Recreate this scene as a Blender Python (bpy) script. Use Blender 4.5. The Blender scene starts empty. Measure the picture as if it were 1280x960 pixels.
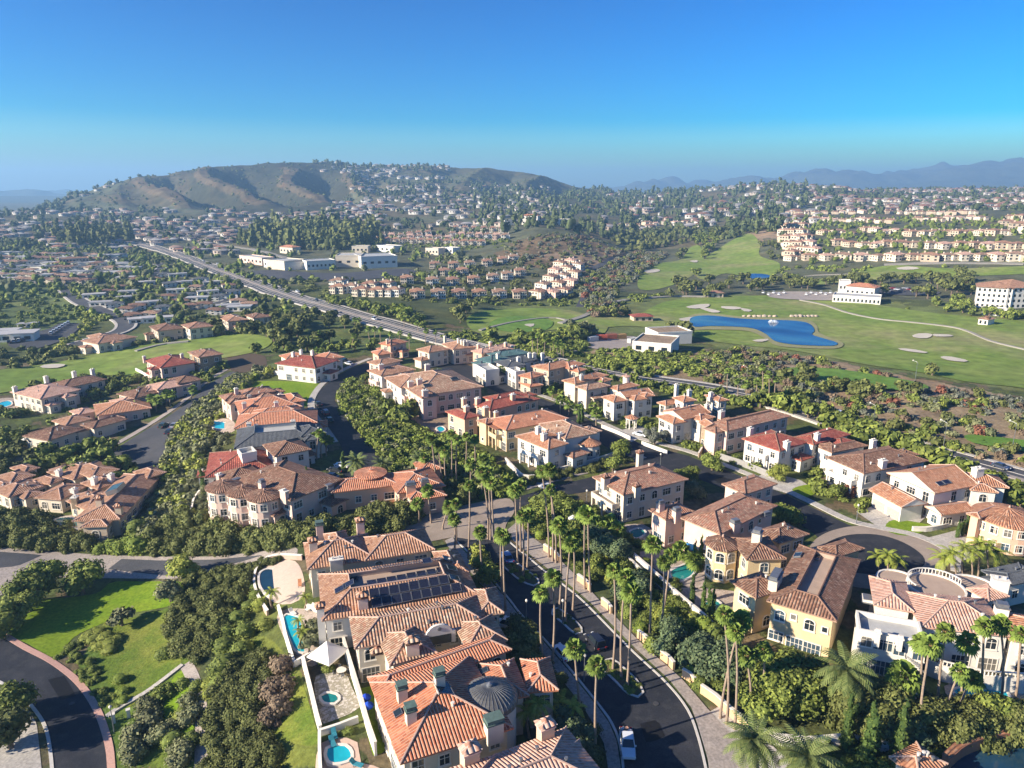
import bpy, math, random
import numpy as np
from math import radians, sin, cos, pi, atan2, hypot, sqrt
from mathutils import Vector, Matrix
from mathutils.geometry import delaunay_2d_cdt

RNG = np.random.default_rng(7)
random.seed(7)
SC = bpy.context.scene
COL = SC.collection

# ------------------------------------------------------------------ camera
F, PIT, CZ = 900.0, radians(15.2), 75.0
CP, SP = cos(PIT), sin(PIT)

def raydir(px, py):
    u = np.asarray(px, float) - 640.0
    v = 480.0 - np.asarray(py, float)
    return u, F * CP + v * SP, -F * SP + v * CP

def project(x, y, z):
    """world -> photo pixel (1280 x 960)"""
    dz = z - CZ
    yc = y * CP - dz * SP
    vc = y * SP + dz * CP
    yc = np.where(np.abs(yc) < 1e-6, 1e-6, yc)
    return 640.0 + F * x / yc, 480.0 - F * vc / yc, yc

cam_d = bpy.data.cameras.new('camera')
cam = bpy.data.objects.new('camera', cam_d)
COL.objects.link(cam)
cam.location = (0, 0, CZ)
cam.rotation_euler = (pi / 2 - PIT, 0, 0)
cam_d.sensor_width = 36.0
cam_d.lens = F / 1280 * 36.0
cam_d.clip_start = 0.5
cam_d.clip_end = 60000
SC.camera = cam

# ------------------------------------------------------------------ object helpers
def tag(o, label=None, cat=None, group=None, kind=None):
    if label: o['label'] = label
    if cat: o['category'] = cat
    if group: o['group'] = group
    if kind: o['kind'] = kind
    return o

def empty(name, loc, rz=0.0):
    o = bpy.data.objects.new(name, None)
    o.location = loc
    o.rotation_euler = (0, 0, rz)
    o.empty_display_size = 0.5
    COL.objects.link(o)
    return o

def link(name, mesh, parent=None, loc=(0, 0, 0), rot=(0, 0, 0), sc=(1, 1, 1)):
    o = bpy.data.objects.new(name, mesh)
    COL.objects.link(o)
    if parent is not None: o.parent = parent
    o.location = loc; o.rotation_euler = rot; o.scale = sc
    return o

class MB:
    """collects polygons (with uv in metres) and builds ONE mesh"""
    def __init__(s): s.v = []; s.f = []; s.uv = []; s.mi = []
    def face(s, pts, uv=None, mi=0):
        k = len(s.v); s.v.extend([tuple(p) for p in pts])
        s.f.append(tuple(range(k, k + len(pts))))
        s.uv.append(uv if uv else [(0, 0)] * len(pts)); s.mi.append(mi)
    def box(s, x0, y0, z0, x1, y1, z1, M=None, mi=0):
        P = [Vector(p) for p in ((x0,y0,z0),(x1,y0,z0),(x1,y1,z0),(x0,y1,z0),(x0,y0,z1),(x1,y0,z1),(x1,y1,z1),(x0,y1,z1))]
        if M is not None: P = [M @ p for p in P]
        for q in ((0,3,2,1),(4,5,6,7),(0,1,5,4),(1,2,6,5),(2,3,7,6),(3,0,4,7)):
            s.face([P[i] for i in q], None, mi)
    def tube(s, pts, rad, n=8, mi=0, cap=True):
        rings = []
        for i, p in enumerate(pts):
            p = Vector(p)
            t = (Vector(pts[min(i+1, len(pts)-1)]) - Vector(pts[max(i-1, 0)])).normalized()
            a = t.orthogonal().normalized() if abs(t.z) < 0.9 else Vector((1,0,0)) - t * t.x
            a.normalize(); b = t.cross(a)
            r = rad[i] if hasattr(rad, '__len__') else rad
            rings.append([p + a * (r*cos(2*pi*k/n)) + b * (r*sin(2*pi*k/n)) for k in range(n)])
        for i in range(len(rings) - 1):
            for k in range(n):
                s.face([rings[i][k], rings[i][(k+1)%n], rings[i+1][(k+1)%n], rings[i+1][k]], [(k/n,i),((k+1)/n,i),((k+1)/n,i+1),(k/n,i+1)], mi)
        if cap:
            s.face(rings[-1], None, mi); s.face(rings[0][::-1], None, mi)
    def lathe(s, c, prof, n=16, mi=0, a0=0.0, a1=2*pi):
        c = Vector(c); full = abs(a1 - a0 - 2*pi) < 1e-6
        for i in range(len(prof) - 1):
            for k in range(n):
                b0 = a0 + (a1-a0)*k/n; b1 = a0 + (a1-a0)*(k+1)/n
                (r0, z0), (r1, z1) = prof[i], prof[i+1]
                q = [c + Vector((r0*cos(b0), r0*sin(b0), z0)), c + Vector((r0*cos(b1), r0*sin(b1), z0)),
                     c + Vector((r1*cos(b1), r1*sin(b1), z1)), c + Vector((r1*cos(b0), r1*sin(b0), z1))]
                sl = hypot(r1-r0, z1-z0); rm = max(r0, r1)
                uv = [(b0*rm, 0), (b1*rm, 0), (b1*rm, sl), (b0*rm, sl)]
                if r1 < 1e-4: q = q[:3]; uv = uv[:3]
                elif r0 < 1e-4: q = [q[0], q[2], q[3]]; uv = [uv[0], uv[2], uv[3]]
                s.face(q, uv, mi)
    def mesh(s, name, mats, smooth=False):
        me = bpy.data.meshes.new(name)
        me.from_pydata(s.v, [], s.f)
        for m in (mats if isinstance(mats, (list, tuple)) else [mats]): me.materials.append(m)
        ul = me.uv_layers.new(name='UVMap')
        ul.data.foreach_set('uv', np.array([c for f in s.uv for c in f], dtype=np.float32).ravel())
        me.polygons.foreach_set('material_index', np.array(s.mi, dtype=np.int32))
        if smooth: me.polygons.foreach_set('use_smooth', np.ones(len(s.f), dtype=bool))
        me.update()
        return me
    def build(s, name, mats, parent=None, loc=(0,0,0), rot=(0,0,0), smooth=False):
        return link(name, s.mesh(name, mats, smooth), parent, loc, rot)

def quads_mesh(name, V, Q, mat, tint=None, colname=None, col=None, smooth=False):
    """fast all-quad mesh from numpy arrays"""
    me = bpy.data.meshes.new(name)
    nv, nq = len(V), len(Q)
    me.vertices.add(nv); me.vertices.foreach_set('co', np.ascontiguousarray(V, dtype=np.float32).ravel())
    me.loops.add(nq*4); me.loops.foreach_set('vertex_index', np.ascontiguousarray(Q, dtype=np.int32).ravel())
    me.polygons.add(nq); me.polygons.foreach_set('loop_start', np.arange(0, nq*4, 4, dtype=np.int32))
    me.update(calc_edges=True)
    if tint is not None:
        a = me.attributes.new('tint', 'FLOAT', 'FACE'); a.data.foreach_set('value', np.ascontiguousarray(tint, dtype=np.float32))
    if col is not None:
        a = me.color_attributes.new(colname, 'FLOAT_COLOR', 'POINT')
        c = np.ones((nv, 4), dtype=np.float32); c[:, :3] = col; a.data.foreach_set('color', c.ravel())
    if smooth: me.polygons.foreach_set('use_smooth', np.ones(nq, dtype=bool))
    me.materials.append(mat)
    return me

# ------------------------------------------------------------------ materials
MATS = {}
class NT:
    def __init__(s, name, rough=0.8, spec=0.2):
        s.m = bpy.data.materials.new(name); s.m.use_nodes = True
        s.t = s.m.node_tree; s.n = s.t.nodes; s.l = s.t.links
        s.b = s.n['Principled BSDF']; s.b.inputs['Roughness'].default_value = rough
        s.b.inputs['Specular IOR Level'].default_value = spec
    def node(s, typ, **kw):
        n = s.n.new(typ)
        for k, v in kw.items():
            if k in ('operation','blend_type','data_type','attribute_name','attribute_type','noise_dimensions','feature','distance','bands_direction','wave_type','wave_profile','voronoi_dimensions','interpolation_type','clamp'):
                setattr(n, k, v)
            else:
                key = int(k[1:]) if k[0] == 'i' and k[1:].isdigit() else k.replace('_', ' ')
                if hasattr(v, 'is_output') or isinstance(v, bpy.types.NodeSocket): s.l.new(v, n.inputs[key])
                else: n.inputs[key].default_value = v
        return n
    def math(s, op, a, b=0.0, c=None):
        n = s.n.new('ShaderNodeMath'); n.operation = op
        for i, v in enumerate((a, b) if c is None else (a, b, c)):
            if isinstance(v, bpy.types.NodeSocket): s.l.new(v, n.inputs[i])
            else: n.inputs[i].default_value = v
        return n.outputs[0]
    def mix(s, fac, a, b, blend='MIX'):
        n = s.n.new('ShaderNodeMix'); n.data_type = 'RGBA'; n.blend_type = blend
        for i, v in ((0, fac), (6, a), (7, b)):
            if isinstance(v, bpy.types.NodeSocket): s.l.new(v, n.inputs[i])
            else: n.inputs[i].default_value = (v if i == 0 else (*v[:3], 1))
        return n.outputs[2]
    def noise(s, scale, detail=3.0, vec=None, rough=0.6):
        n = s.n.new('ShaderNodeTexNoise'); n.inputs['Scale'].default_value = scale
        n.inputs['Detail'].default_value = detail; n.inputs['Roughness'].default_value = rough
        if vec is not None: s.l.new(vec, n.inputs['Vector'])
        return n.outputs[0]
    def ramp(s, fac, stops):
        n = s.n.new('ShaderNodeValToRGB'); s.l.new(fac, n.inputs[0])
        e = n.color_ramp.elements
        while len(e) < len(stops): e.new(0.5)
        for i, (p, c) in enumerate(stops):
            e[i].position = p; e[i].color = (*c, 1) if len(c) == 3 else c
        return n.outputs[0]
    def remap(s, v, a, b, c=0.0, d=1.0):
        n = s.n.new('ShaderNodeMapRange'); s.l.new(v, n.inputs[0])
        for i, x in enumerate((a, b, c, d)): n.inputs[i+1].default_value = x
        return n.outputs[0]
    def bump(s, h, strength=0.5, dist=0.05):
        n = s.n.new('ShaderNodeBump'); n.inputs['Strength'].default_value = strength; n.inputs['Distance'].default_value = dist
        s.l.new(h, n.inputs['Height']); s.l.new(n.outputs[0], s.b.inputs['Normal'])
    def base(s, c):
        if isinstance(c, bpy.types.NodeSocket): s.l.new(c, s.b.inputs['Base Color'])
        else: s.b.inputs['Base Color'].default_value = (*c, 1)
    def pos(s):
        return s.n.new('ShaderNodeNewGeometry').outputs['Position']
    def uv(s):
        return s.n.new('ShaderNodeUVMap').outputs[0]
    def xyz(s, v):
        n = s.n.new('ShaderNodeSeparateXYZ'); s.l.new(v, n.inputs[0]); return n.outputs

def plain(name, c, rough=0.8, var=0.12, scale=1.5, spec=0.2, metal=0.0, fine=0.0):
    """stucco, concrete, asphalt: one colour with worn blotches"""
    if name in MATS: return MATS[name]
    t = NT(name, rough, spec); p = t.pos()
    n = t.noise(scale, 5, p)
    n = t.remap(n, 0.3, 0.7, 1 - var, 1 + var)
    if fine:
        n2 = t.remap(t.noise(scale * 14, 2, p), 0.3, 0.7, 1 - fine, 1 + fine)
        n = t.math('MULTIPLY', n, n2)
    v = t.node('ShaderNodeVectorMath', operation='SCALE', i0=(*c,)); t.l.new(n, v.inputs[3])
    t.l.new(v.outputs[0], t.b.inputs['Base Color'])
    t.b.inputs['Metallic'].default_value = metal
    MATS[name] = t.m
    return t.m

def two_tone(name, c0, c1, scale, rough=0.9, lo=0.4, hi=0.6, fine_scale=None, bump=0.0, c2=None, s2=None):
    if name in MATS: return MATS[name]
    t = NT(name, rough, 0.15); p = t.pos()
    n = t.remap(t.noise(scale, 6, p, 0.65), lo, hi)
    c = t.mix(n, c0, c1)
    if c2: c = t.mix(t.remap(t.noise(s2, 5, p, 0.6), 0.5, 0.68), c, c2)
    fs = fine_scale or scale * 10
    f = t.remap(t.noise(fs, 4, p), 0.25, 0.75, 0.65, 1.35)
    v = t.node('ShaderNodeVectorMath', operation='SCALE'); t.l.new(c, v.inputs[0]); t.l.new(f, v.inputs[3])
    t.l.new(v.outputs[0], t.b.inputs['Base Color'])
    if bump: t.bump(t.noise(fs, 4, p), bump, 0.3)
    MATS[name] = t.m
    return t.m

def foliage(name, c0, c1, rough=0.75):
    """leaf colour: per-face tint + per-tree random"""
    if name in MATS: return MATS[name]
    t = NT(name, rough, 0.25)
    a = t.node('ShaderNodeAttribute', attribute_name='tint').outputs['Fac']
    c = t.mix(a, c0, c1)
    r = t.node('ShaderNodeObjectInfo').outputs['Random']
    n = t.remap(t.noise(0.12, 3, t.pos()), 0.3, 0.7, 0.8, 1.2)
    k = t.math('MULTIPLY', t.remap(r, 0, 1, 0.82, 1.18), n)
    v = t.node('ShaderNodeVectorMath', operation='SCALE'); t.l.new(c, v.inputs[0]); t.l.new(k, v.inputs[3])
    t.l.new(v.outputs[0], t.b.inputs['Base Color'])
    MATS[name] = t.m
    return t.m

def tile_mat(name, cols, period=0.42, course=0.5, groove=(0.35, 0.28, 0.22), gw=0.30, mortar=0.0):
    """barrel tiles: columns run down the slope, every tile has its own fired colour"""
    if name in MATS: return MATS[name]
    t = NT(name, 0.8, 0.2); u, v, _ = t.xyz(t.uv())
    us = t.math('DIVIDE', u, period); vs = t.math('DIVIDE', v, course)
    fu = t.math('FRACT', us)
    h = t.math('SINE', t.math('MULTIPLY', fu, pi))                 # rounded barrel profile
    comb = t.node('ShaderNodeCombineXYZ'); t.l.new(t.math('FLOOR', us), comb.inputs[0]); t.l.new(t.math('FLOOR', vs), comb.inputs[1])
    wn = t.n.new('ShaderNodeTexWhiteNoise'); wn.noise_dimensions = '2D'; t.l.new(comb.outputs[0], wn.inputs['Vector'])
    stops = [(i / (len(cols) - 1) if len(cols) > 1 else 0, c) for i, c in enumerate(cols)]
    c = t.ramp(wn.outputs[0], stops)
    n = t.math('MULTIPLY', t.remap(t.noise(0.35, 5, t.pos(), 0.7), 0.3, 0.7, 0.7, 1.25), t.remap(t.noise(2.6, 3, t.pos()), 0.3, 0.7, 0.85, 1.15))
    v3 = t.node('ShaderNodeVectorMath', operation='SCALE'); t.l.new(c, v3.inputs[0]); t.l.new(n, v3.inputs[3])
    g = t.remap(h, gw, gw + 0.25, 1.0, 0.0)
    c = t.mix(g, v3.outputs[0], groove)
    t.base(c)
    fv = t.math('FRACT', vs)
    t.bump(t.math('ADD', h, t.math('MULTIPLY', fv, -0.35)), 1.0, 0.14)
    MATS[name] = t.m
    return t.m

def in_poly(px, py, poly):
    px = np.asarray(px); py = np.asarray(py)
    c = np.zeros(px.shape, bool); n = len(poly)
    for i in range(n):
        x0, y0 = poly[i]; x1, y1 = poly[(i+1) % n]
        if y0 == y1: continue
        k = ((y0 > py) != (y1 > py)) & (px < (x1-x0)*(py-y0)/(y1-y0)+x0)
        c ^= k
    return c

# ------------------------------------------------------------------ smooth value noise (for relief)
def vnoise(x, y, seed=0):
    xi = np.floor(x).astype(np.int64); yi = np.floor(y).astype(np.int64)
    fx = x - xi; fy = y - yi; fx = fx*fx*(3-2*fx); fy = fy*fy*(3-2*fy)
    def h(a, b):
        n = (a*374761393 + b*668265263 + seed*974634777) & 0xffffffff
        n = ((n ^ (n >> 13)) * 1274126177) & 0xffffffff
        return ((n ^ (n >> 16)) & 0xffff) / 65535.0
    return (h(xi,yi)*(1-fx)+h(xi+1,yi)*fx)*(1-fy) + (h(xi,yi+1)*(1-fx)+h(xi+1,yi+1)*fx)*fy
def fbm(x, y, o=4, seed=0):
    s = 0; a = 0.5; t = 0
    for k in range(o):
        s = s + a*vnoise(x*2**k, y*2**k, seed+k); t += a; a *= 0.5
    return s/t - 0.5
# ------------------------------------------------------------------ terrain height table (azimuth column x distance)
class Y(float): pass      # height given as the photo row a surface point at that distance is seen on
HCOL = 932.0
def azi(px): return math.atan((px - 640.0) / HCOL)
def z_at(px, v, D):
    if not isinstance(v, Y): return float(v)
    u, fy, fz = raydir(px, v)
    u = math.tan(azi(px)) * fy
    return CZ + D * fz / math.hypot(u, fy)
PROF = {
 -500: {60:-9,300:-8,1000:0,1800:Y(270),2600:0,5500:Y(250),6500:Y(246),9000:0},
 0:   {60:-9,220:-9,350:-8,600:-5,1000:0,1800:Y(268),2600:-10,4200:0,5500:Y(252),6500:Y(244),8000:Y(250),11000:0},
 55:  {60:-8.5,220:-8.5,350:-8,600:-5,1000:0,1800:Y(264),2150:Y(259),2600:-10,4200:0,5500:Y(252),6500:Y(243.5),8000:Y(250),11000:0},
 100: {60:-8,220:-8,350:-7,600:-4,1000:0,1500:Y(282),1900:Y(262),2250:Y(241),2600:Y(262),4200:0,6500:Y(244),8000:Y(250)},
 150: {60:-6,220:-7,350:-6,600:-3,1000:0,1500:Y(280),1850:Y(255),2200:Y(231),2330:Y(224),2650:Y(245),4200:0,6500:Y(250)},
 200: {60:-5,160:-5,220:-4,350:-4,600:-2,1000:0,1400:Y(284),1700:Y(262),2000:Y(240),2300:Y(217),2400:Y(212),2750:Y(235),4000:0},
 260: {60:-3,160:-4,220:-1,350:-2,600:-2,1000:0,1350:Y(286),1650:Y(266),1950:Y(240),2200:Y(219),2420:Y(203),2800:Y(230),4000:0},
 330: {60:-1,160:0,350:0,600:0,1000:2,1300:Y(286),1600:Y(267),1900:Y(244),2200:Y(222),2500:Y(201),2850:Y(225),4000:0},
 400: {60:0,350:0,600:0,900:2,1200:Y(288),1500:Y(268),1850:Y(246),2200:Y(223),2600:Y(200),2950:Y(220),4200:0},
 470: {60:0,350:0,700:0,1000:Y(303),1250:Y(283),1600:Y(262),2000:Y(240),2400:Y(218),2650:Y(203),3000:Y(220),4200:0},
 540: {60:0,350:0,650:-2,850:Y(317),1000:Y(302),1250:Y(280),1650:Y(258),2050:Y(238),2450:Y(216),2700:Y(205),3050:Y(222),4500:0},
 600: {60:0,300:0,400:-3,650:-4,850:Y(312),980:Y(299),1250:Y(276),1700:Y(255),2100:Y(237),2500:Y(216),2700:Y(206),3050:Y(225),4500:0},
 650: {60:0,300:0,400:-4,640:-5,760:Y(324),860:Y(303),950:Y(286),1060:Y(280),1300:Y(270),1700:Y(255),2200:Y(234),2600:Y(212),2720:Y(209),3050:Y(230),4500:0},
 700: {60:0,300:0,400:-5,650:-6,740:Y(326),830:Y(303),930:Y(287),1040:Y(284),1300:Y(272),1700:Y(258),2200:Y(241),2550:Y(228),2700:Y(225),3050:Y(245),4500:0},
 745: {60:0,300:0,400:-5,700:-7,830:Y(318),930:Y(303),1040:Y(294),1300:Y(277),1700:Y(260),2200:Y(247),2700:Y(238),3100:Y(246),9000:0},
 800: {60:0,300:0,400:-6,700:-8,950:-6,1050:Y(305),1200:Y(293),1500:Y(274),2000:Y(256),2600:Y(242.5),3200:Y(248),7000:0,9500:Y(235),12000:0},
 850: {60:0,300:0,400:-6,700:-8,980:-5,1150:Y(294),1450:Y(273),2000:Y(253),2600:Y(239.5),3200:Y(248),7000:0,9500:Y(231),12000:0},
 900: {60:0,300:0,400:-6,700:-8,900:-6,1050:Y(299),1250:Y(283),1500:Y(268),2000:Y(250),2450:Y(235),2900:Y(245),7000:0,9500:Y(230),12000:0},
 960: {60:0,300:0,400:-6,700:-7,850:-2,970:Y(300),1200:Y(281),1500:Y(264),1950:Y(243),2350:Y(229),2800:Y(240),7000:0,9500:Y(226),12000:0},
 1030:{60:0,300:0,400:-6,650:-6,780:0,900:Y(306),1150:Y(281),1500:Y(264),2000:Y(246),2400:Y(233),2900:Y(242),7000:0,9500:Y(216),12000:0},
 1100:{60:0,300:0,400:-6,600:-5,720:0,860:Y(310),1050:Y(290),1300:Y(274),1700:Y(259),2300:Y(245),3000:Y(236.5),3600:Y(244),7000:0,9500:Y(219),12000:0},
 1200:{60:0,300:0,400:-6,600:-4,720:2,860:Y(309),1050:Y(288),1350:Y(271),1800:Y(255),2400:Y(244),3100:Y(236.5),3700:Y(244),7000:0,9500:Y(212),12000:0},
 1290:{60:0,300:0,400:-6,600:-3,720:3,860:Y(308),1050:Y(287),1350:Y(270),1800:Y(254),2400:Y(244),3100:Y(236.5),3700:Y(244),7000:0,9500:Y(199),12000:0},
 1800:{60:0,300:0,400:-6,600:-3,720:3,860:Y(308),1350:Y(270),2400:Y(244),3100:Y(237),3700:Y(244),7000:0,9500:Y(212),12000:0},
}
T_COLS = np.array([azi(p) for p in PROF])
N_T = 1060; 
fine_t = np.linspace(azi(-60), azi(1340), N_T)
side = np.radians(np.array([3, 7, 12, 18, 26, 36, 50, 70, 95, 120, 140.0]))
TH = np.concatenate([(fine_t[0] - side)[::-1], fine_t, fine_t[-1] + side])
TH = np.clip(TH, -pi + 1e-3, pi - 1e-3)
ND = 900
DD = np.concatenate([[0.5, 12, 25, 38, 50], 60 * (14000/60.0) ** (np.linspace(0, 1, ND))])
lD = np.log(DD)
rows = []
for p, prof in PROF.items():
    ks = sorted(prof); kz = [z_at(p, prof[k], k) for k in ks]
    rows.append(np.interp(lD, np.log(ks), kz))
rows = np.array(rows)                                  # col x D
def blur(a, s, axis):
    r = int(3*s); k = np.exp(-0.5*(np.arange(-r, r+1)/s)**2); k /= k.sum()
    pad = [(0, 0)]*a.ndim; pad[axis] = (r, r)
    ap = np.pad(a, pad, mode='edge')
    return np.apply_along_axis(lambda v: np.convolve(v, k, 'valid'), axis, ap)
HT = np.empty((len(TH), len(DD)))
for j in range(len(DD)): HT[:, j] = np.interp(TH, T_COLS, rows[:, j])
near = HT.copy()
HT = blur(HT, 5, 1); HT = blur(HT, 16, 0)
TG, DG = np.meshgrid(TH, DD, indexing='ij')
XG, YG = DG*np.sin(TG), DG*np.cos(TG)
PXC = 640 + HCOL*np.tan(np.clip(TG, -1.4, 1.4))
def bell(v, a, b, c, d):
    return np.clip((v-a)/(b-a), 0, 1)*np.clip((d-v)/(d-c), 0, 1)
def ridge(ph): return 1 - 2*np.abs(ph - np.floor(ph) - 0.5)*1.0
# spurs and gullies of the big hill, running down from the crest
envA = bell(DG, 1650, 1950, 2230, 2450) * bell(PXC, 150, 215, 420, 500)
wob = 60*fbm(XG/330, YG/330, 3, 11)
phA = (PXC + (DG-2100)*0.09 + wob - 238)/88.0
HT += envA * 66 * (np.clip(ridge(phA)*1.15, 0, 1) - 0.9)
envB = bell(DG, 1900, 2250, 2550, 2750) * bell(PXC, 540, 590, 700, 745)
HT += envB * 36 * (ridge((PXC - (DG-2400)*0.05 + wob*0.5 - 560)/75.0) - 0.9)
envC = bell(DG, 650, 780, 930, 1100) * bell(PXC, 600, 660, 780, 830)
HT += envC * 14 * fbm(XG/60, YG/60, 3, 5)
far = bell(DG, 7200, 8500, 9600, 12000)
HT += far * 300 * (fbm(XG/480, YG/480, 4, 3)+.08)
HT += bell(DG, 900, 1500, 2700, 5000) * 16 * fbm(XG/160, YG/160, 4, 9)
HT += bell(DG, 1500, 1900, 2500, 2900) * 15 * fbm(XG/55, YG/55, 3, 29)
HT += bell(DG, 240, 500, 2700, 5000) * 2.5 * fbm(XG/40, YG/40, 3, 19)

def terr(x, y):
    x = np.asarray(x, float); y = np.asarray(y, float)
    t = np.arctan2(x, y); d = np.log(np.maximum(np.hypot(x, y), 0.6))
    i = np.clip(np.searchsorted(TH, t) - 1, 0, len(TH)-2); j = np.clip(np.searchsorted(lD, d) - 1, 0, len(DD)-2)
    a = np.clip((t-TH[i])/(TH[i+1]-TH[i]), 0, 1)
    dd = np.exp(d); b = np.clip((dd-DD[j])/(DD[j+1]-DD[j]), 0, 1)
    return (HT[i,j]*(1-a)+HT[i+1,j]*a)*(1-b) + (HT[i,j+1]*(1-a)+HT[i+1,j+1]*a)*b

MARCH = 60*(11000/60.0)**np.linspace(0, 1, 1400)
def ground(px, py, h=0.0, dmax=11000):
    """first terrain point (raised by h) seen through a photo pixel; batched"""
    px = np.atleast_1d(np.asarray(px, float)); py = np.atleast_1d(np.asarray(py, float))
    out = np.empty((len(px), 3))
    for k in range(0, len(px), 256):
        u, fy, fz = raydir(px[k:k+256], py[k:k+256]); n = np.hypot(u, fy)
        u, fy, fz = u/n, fy/n, fz/n
        zr = CZ + fz[:, None]*MARCH[None]
        zt = terr(u[:, None]*MARCH[None], fy[:, None]*MARCH[None]) + h
        below = zr < zt
        idx = np.argmax(below, 1); idx[~below.any(1)] = len(MARCH)-1
        idx = np.maximum(idx, 1); r = np.arange(len(u))
        g0 = zr[r, idx-1]-zt[r, idx-1]; g1 = zr[r, idx]-zt[r, idx]
        f = np.clip(g0/np.where(np.abs(g0-g1) < 1e-9, 1, g0-g1), 0, 1)
        D = MARCH[idx-1] + f*(MARCH[idx]-MARCH[idx-1])
        D[~below.any(1)] = dmax
        # pixels below the nearest march distance
        nearp = below[:, 0]
        if nearp.any():
            D[nearp] = (CZ - (HT[len(TH)//2, 5] + h))/-fz[nearp]
        out[k:k+256, 0] = u*D; out[k:k+256, 1] = fy*D; out[k:k+256, 2] = CZ + fz*D
    return out
def G(px, py, h=0.0): return Vector(ground(px, py, h)[0])
def at_z(px, py, z):
    u, fy, fz = raydir(px, py); t = (z-CZ)/fz
    return Vector((float(u*t), float(fy*t), z))

# ------------------------------------------------------------------ sky, sun, haze
SUN_DIR = Vector((-0.93, -0.37, 0)).normalized(); SUN_EL = radians(24)
w = bpy.data.worlds.new('World'); SC.world = w; w.use_nodes = True
nt = w.node_tree; bg = nt.nodes['Background']; sky = nt.nodes.new('ShaderNodeTexSky')
sky.sky_type = 'NISHITA'; sky.sun_disc = False; sky.sun_elevation = SUN_EL
# sky rotation: 0 puts the sun towards +Y, growing clockwise seen from above
sky.sun_rotation = math.atan2(SUN_DIR.x, SUN_DIR.y) % (2*pi)
sky.altitude = 100; sky.air_density = 1.0; sky.dust_density = 0.6; sky.ozone_density = 3.0
hs = nt.nodes.new('ShaderNodeHueSaturation'); hs.inputs['Saturation'].default_value = 1.95; hs.inputs['Hue'].default_value = 0.506
gm_ = nt.nodes.new('ShaderNodeGamma'); gm_.inputs[1].default_value = 1.6
def vsc(src, k):
    v = nt.nodes.new('ShaderNodeVectorMath'); v.operation = 'SCALE'; v.inputs[3].default_value = k; nt.links.new(src, v.inputs[0]); return v.outputs[0]
nt.links.new(vsc(sky.outputs[0], 0.11), gm_.inputs[0]); nt.links.new(vsc(gm_.outputs[0], 0.9/0.13), hs.inputs['Color']); tn = nt.nodes.new('ShaderNodeVectorMath'); tn.operation = 'MULTIPLY'; tn.inputs[1].default_value = (0.62, 0.905, 1.03); nt.links.new(hs.outputs[0], tn.inputs[0]); nt.links.new(tn.outputs[0], bg.inputs[0])
bg.inputs[1].default_value = 0.13
sl = bpy.data.lights.new('sun', 'SUN'); sl.energy = 5.0; sl.angle = radians(0.5); sl.color = (1.0, 0.88, 0.71)
so = bpy.data.objects.new('sun', sl); COL.objects.link(so)
sdir = Vector((SUN_DIR.x*cos(SUN_EL), SUN_DIR.y*cos(SUN_EL), sin(SUN_EL)))
so.rotation_euler = sdir.to_track_quat('Z', 'Y').to_euler()

hm = bpy.data.materials.new('haze_air'); hm.use_nodes = True
hm.node_tree.nodes.clear()
ho = hm.node_tree.nodes.new('ShaderNodeOutputMaterial'); hv = hm.node_tree.nodes.new('ShaderNodeVolumePrincipled')
hv.inputs['Color'].default_value = (0.36, 0.65, 1.0, 1); hv.inputs['Density'].default_value = 0.00017
hv.inputs['Anisotropy'].default_value = 0.15
hm.node_tree.links.new(hv.outputs[0], ho.inputs['Volume'])
b = MB(); b.box(-14200, -14200, float(HT.min())-3, 14200, 14200, float(max(HT.max()+30, CZ+15)))
hz = b.build('haze', hm); tag(hz, 'pale blue sea air that fades the far hills', None, None, 'stuff')

SC.view_settings.view_transform = 'Standard'; SC.view_settings.look = 'None'
SC.view_settings.exposure = 1.25; SC.view_settings.gamma = 1.0; SC.view_settings.use_curve_mapping = False
SC.cycles.volume_bounces = 1 if False else 0
SC.cycles.max_bounces = 5; SC.cycles.diffuse_bounces = 3; SC.cycles.glossy_bounces = 2
SC.cycles.transparent_max_bounces = 6
SC.cycles.use_adaptive_sampling = True; SC.cycles.adaptive_threshold = 0.015
SC.cycles.use_denoising = True

# ------------------------------------------------------------------ ground sheet
def paint(colr, px, py, poly, c, amt=1.0, msk=None):
    m = in_poly(px, py, poly)
    if msk is not None: m &= msk
    colr[m] = colr[m]*(1-amt) + np.array(c)*amt
PXG, PYG, YCG = project(XG, YG, HT)
gx, gy = PXG.ravel(), PYG.ravel()
wx = gx + 7*fbm(XG/9, YG/9, 3, 31).ravel()*2; wy = gy + 5*fbm(XG/9, YG/9, 3, 32).ravel()*2
dg = DG.ravel()
SCRUB, DIRT, BRUSH, SUB, LUSH = (0.075,0.09,0.035), (0.33,0.24,0.155), (0.15,0.11,0.065), (0.11,0.115,0.075), (0.10,0.15,0.03)
col = np.empty((len(gx), 3)); col[:] = SCRUB
n1 = fbm(XG/70, YG/70, 4, 41).ravel()
def blend(m, c, a):
    a = np.broadcast_to(np.asarray(a, float), m.shape)[m][:, None]
    col[m] = col[m]*(1-a) + np.array(c)*a
blend((dg > 600), SUB, 0.75)
blend((dg > 1000) & (n1 > 0.05), BRUSH, 0.5)
n2 = fbm(XG/6, YG/6, 3, 47).ravel()
blend((dg < 420) & (n2 > .07), (0.115,0.145,0.04), 0.7); blend((dg < 420) & (n2 < -.10), (0.17,0.125,0.08), 0.7)
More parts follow.
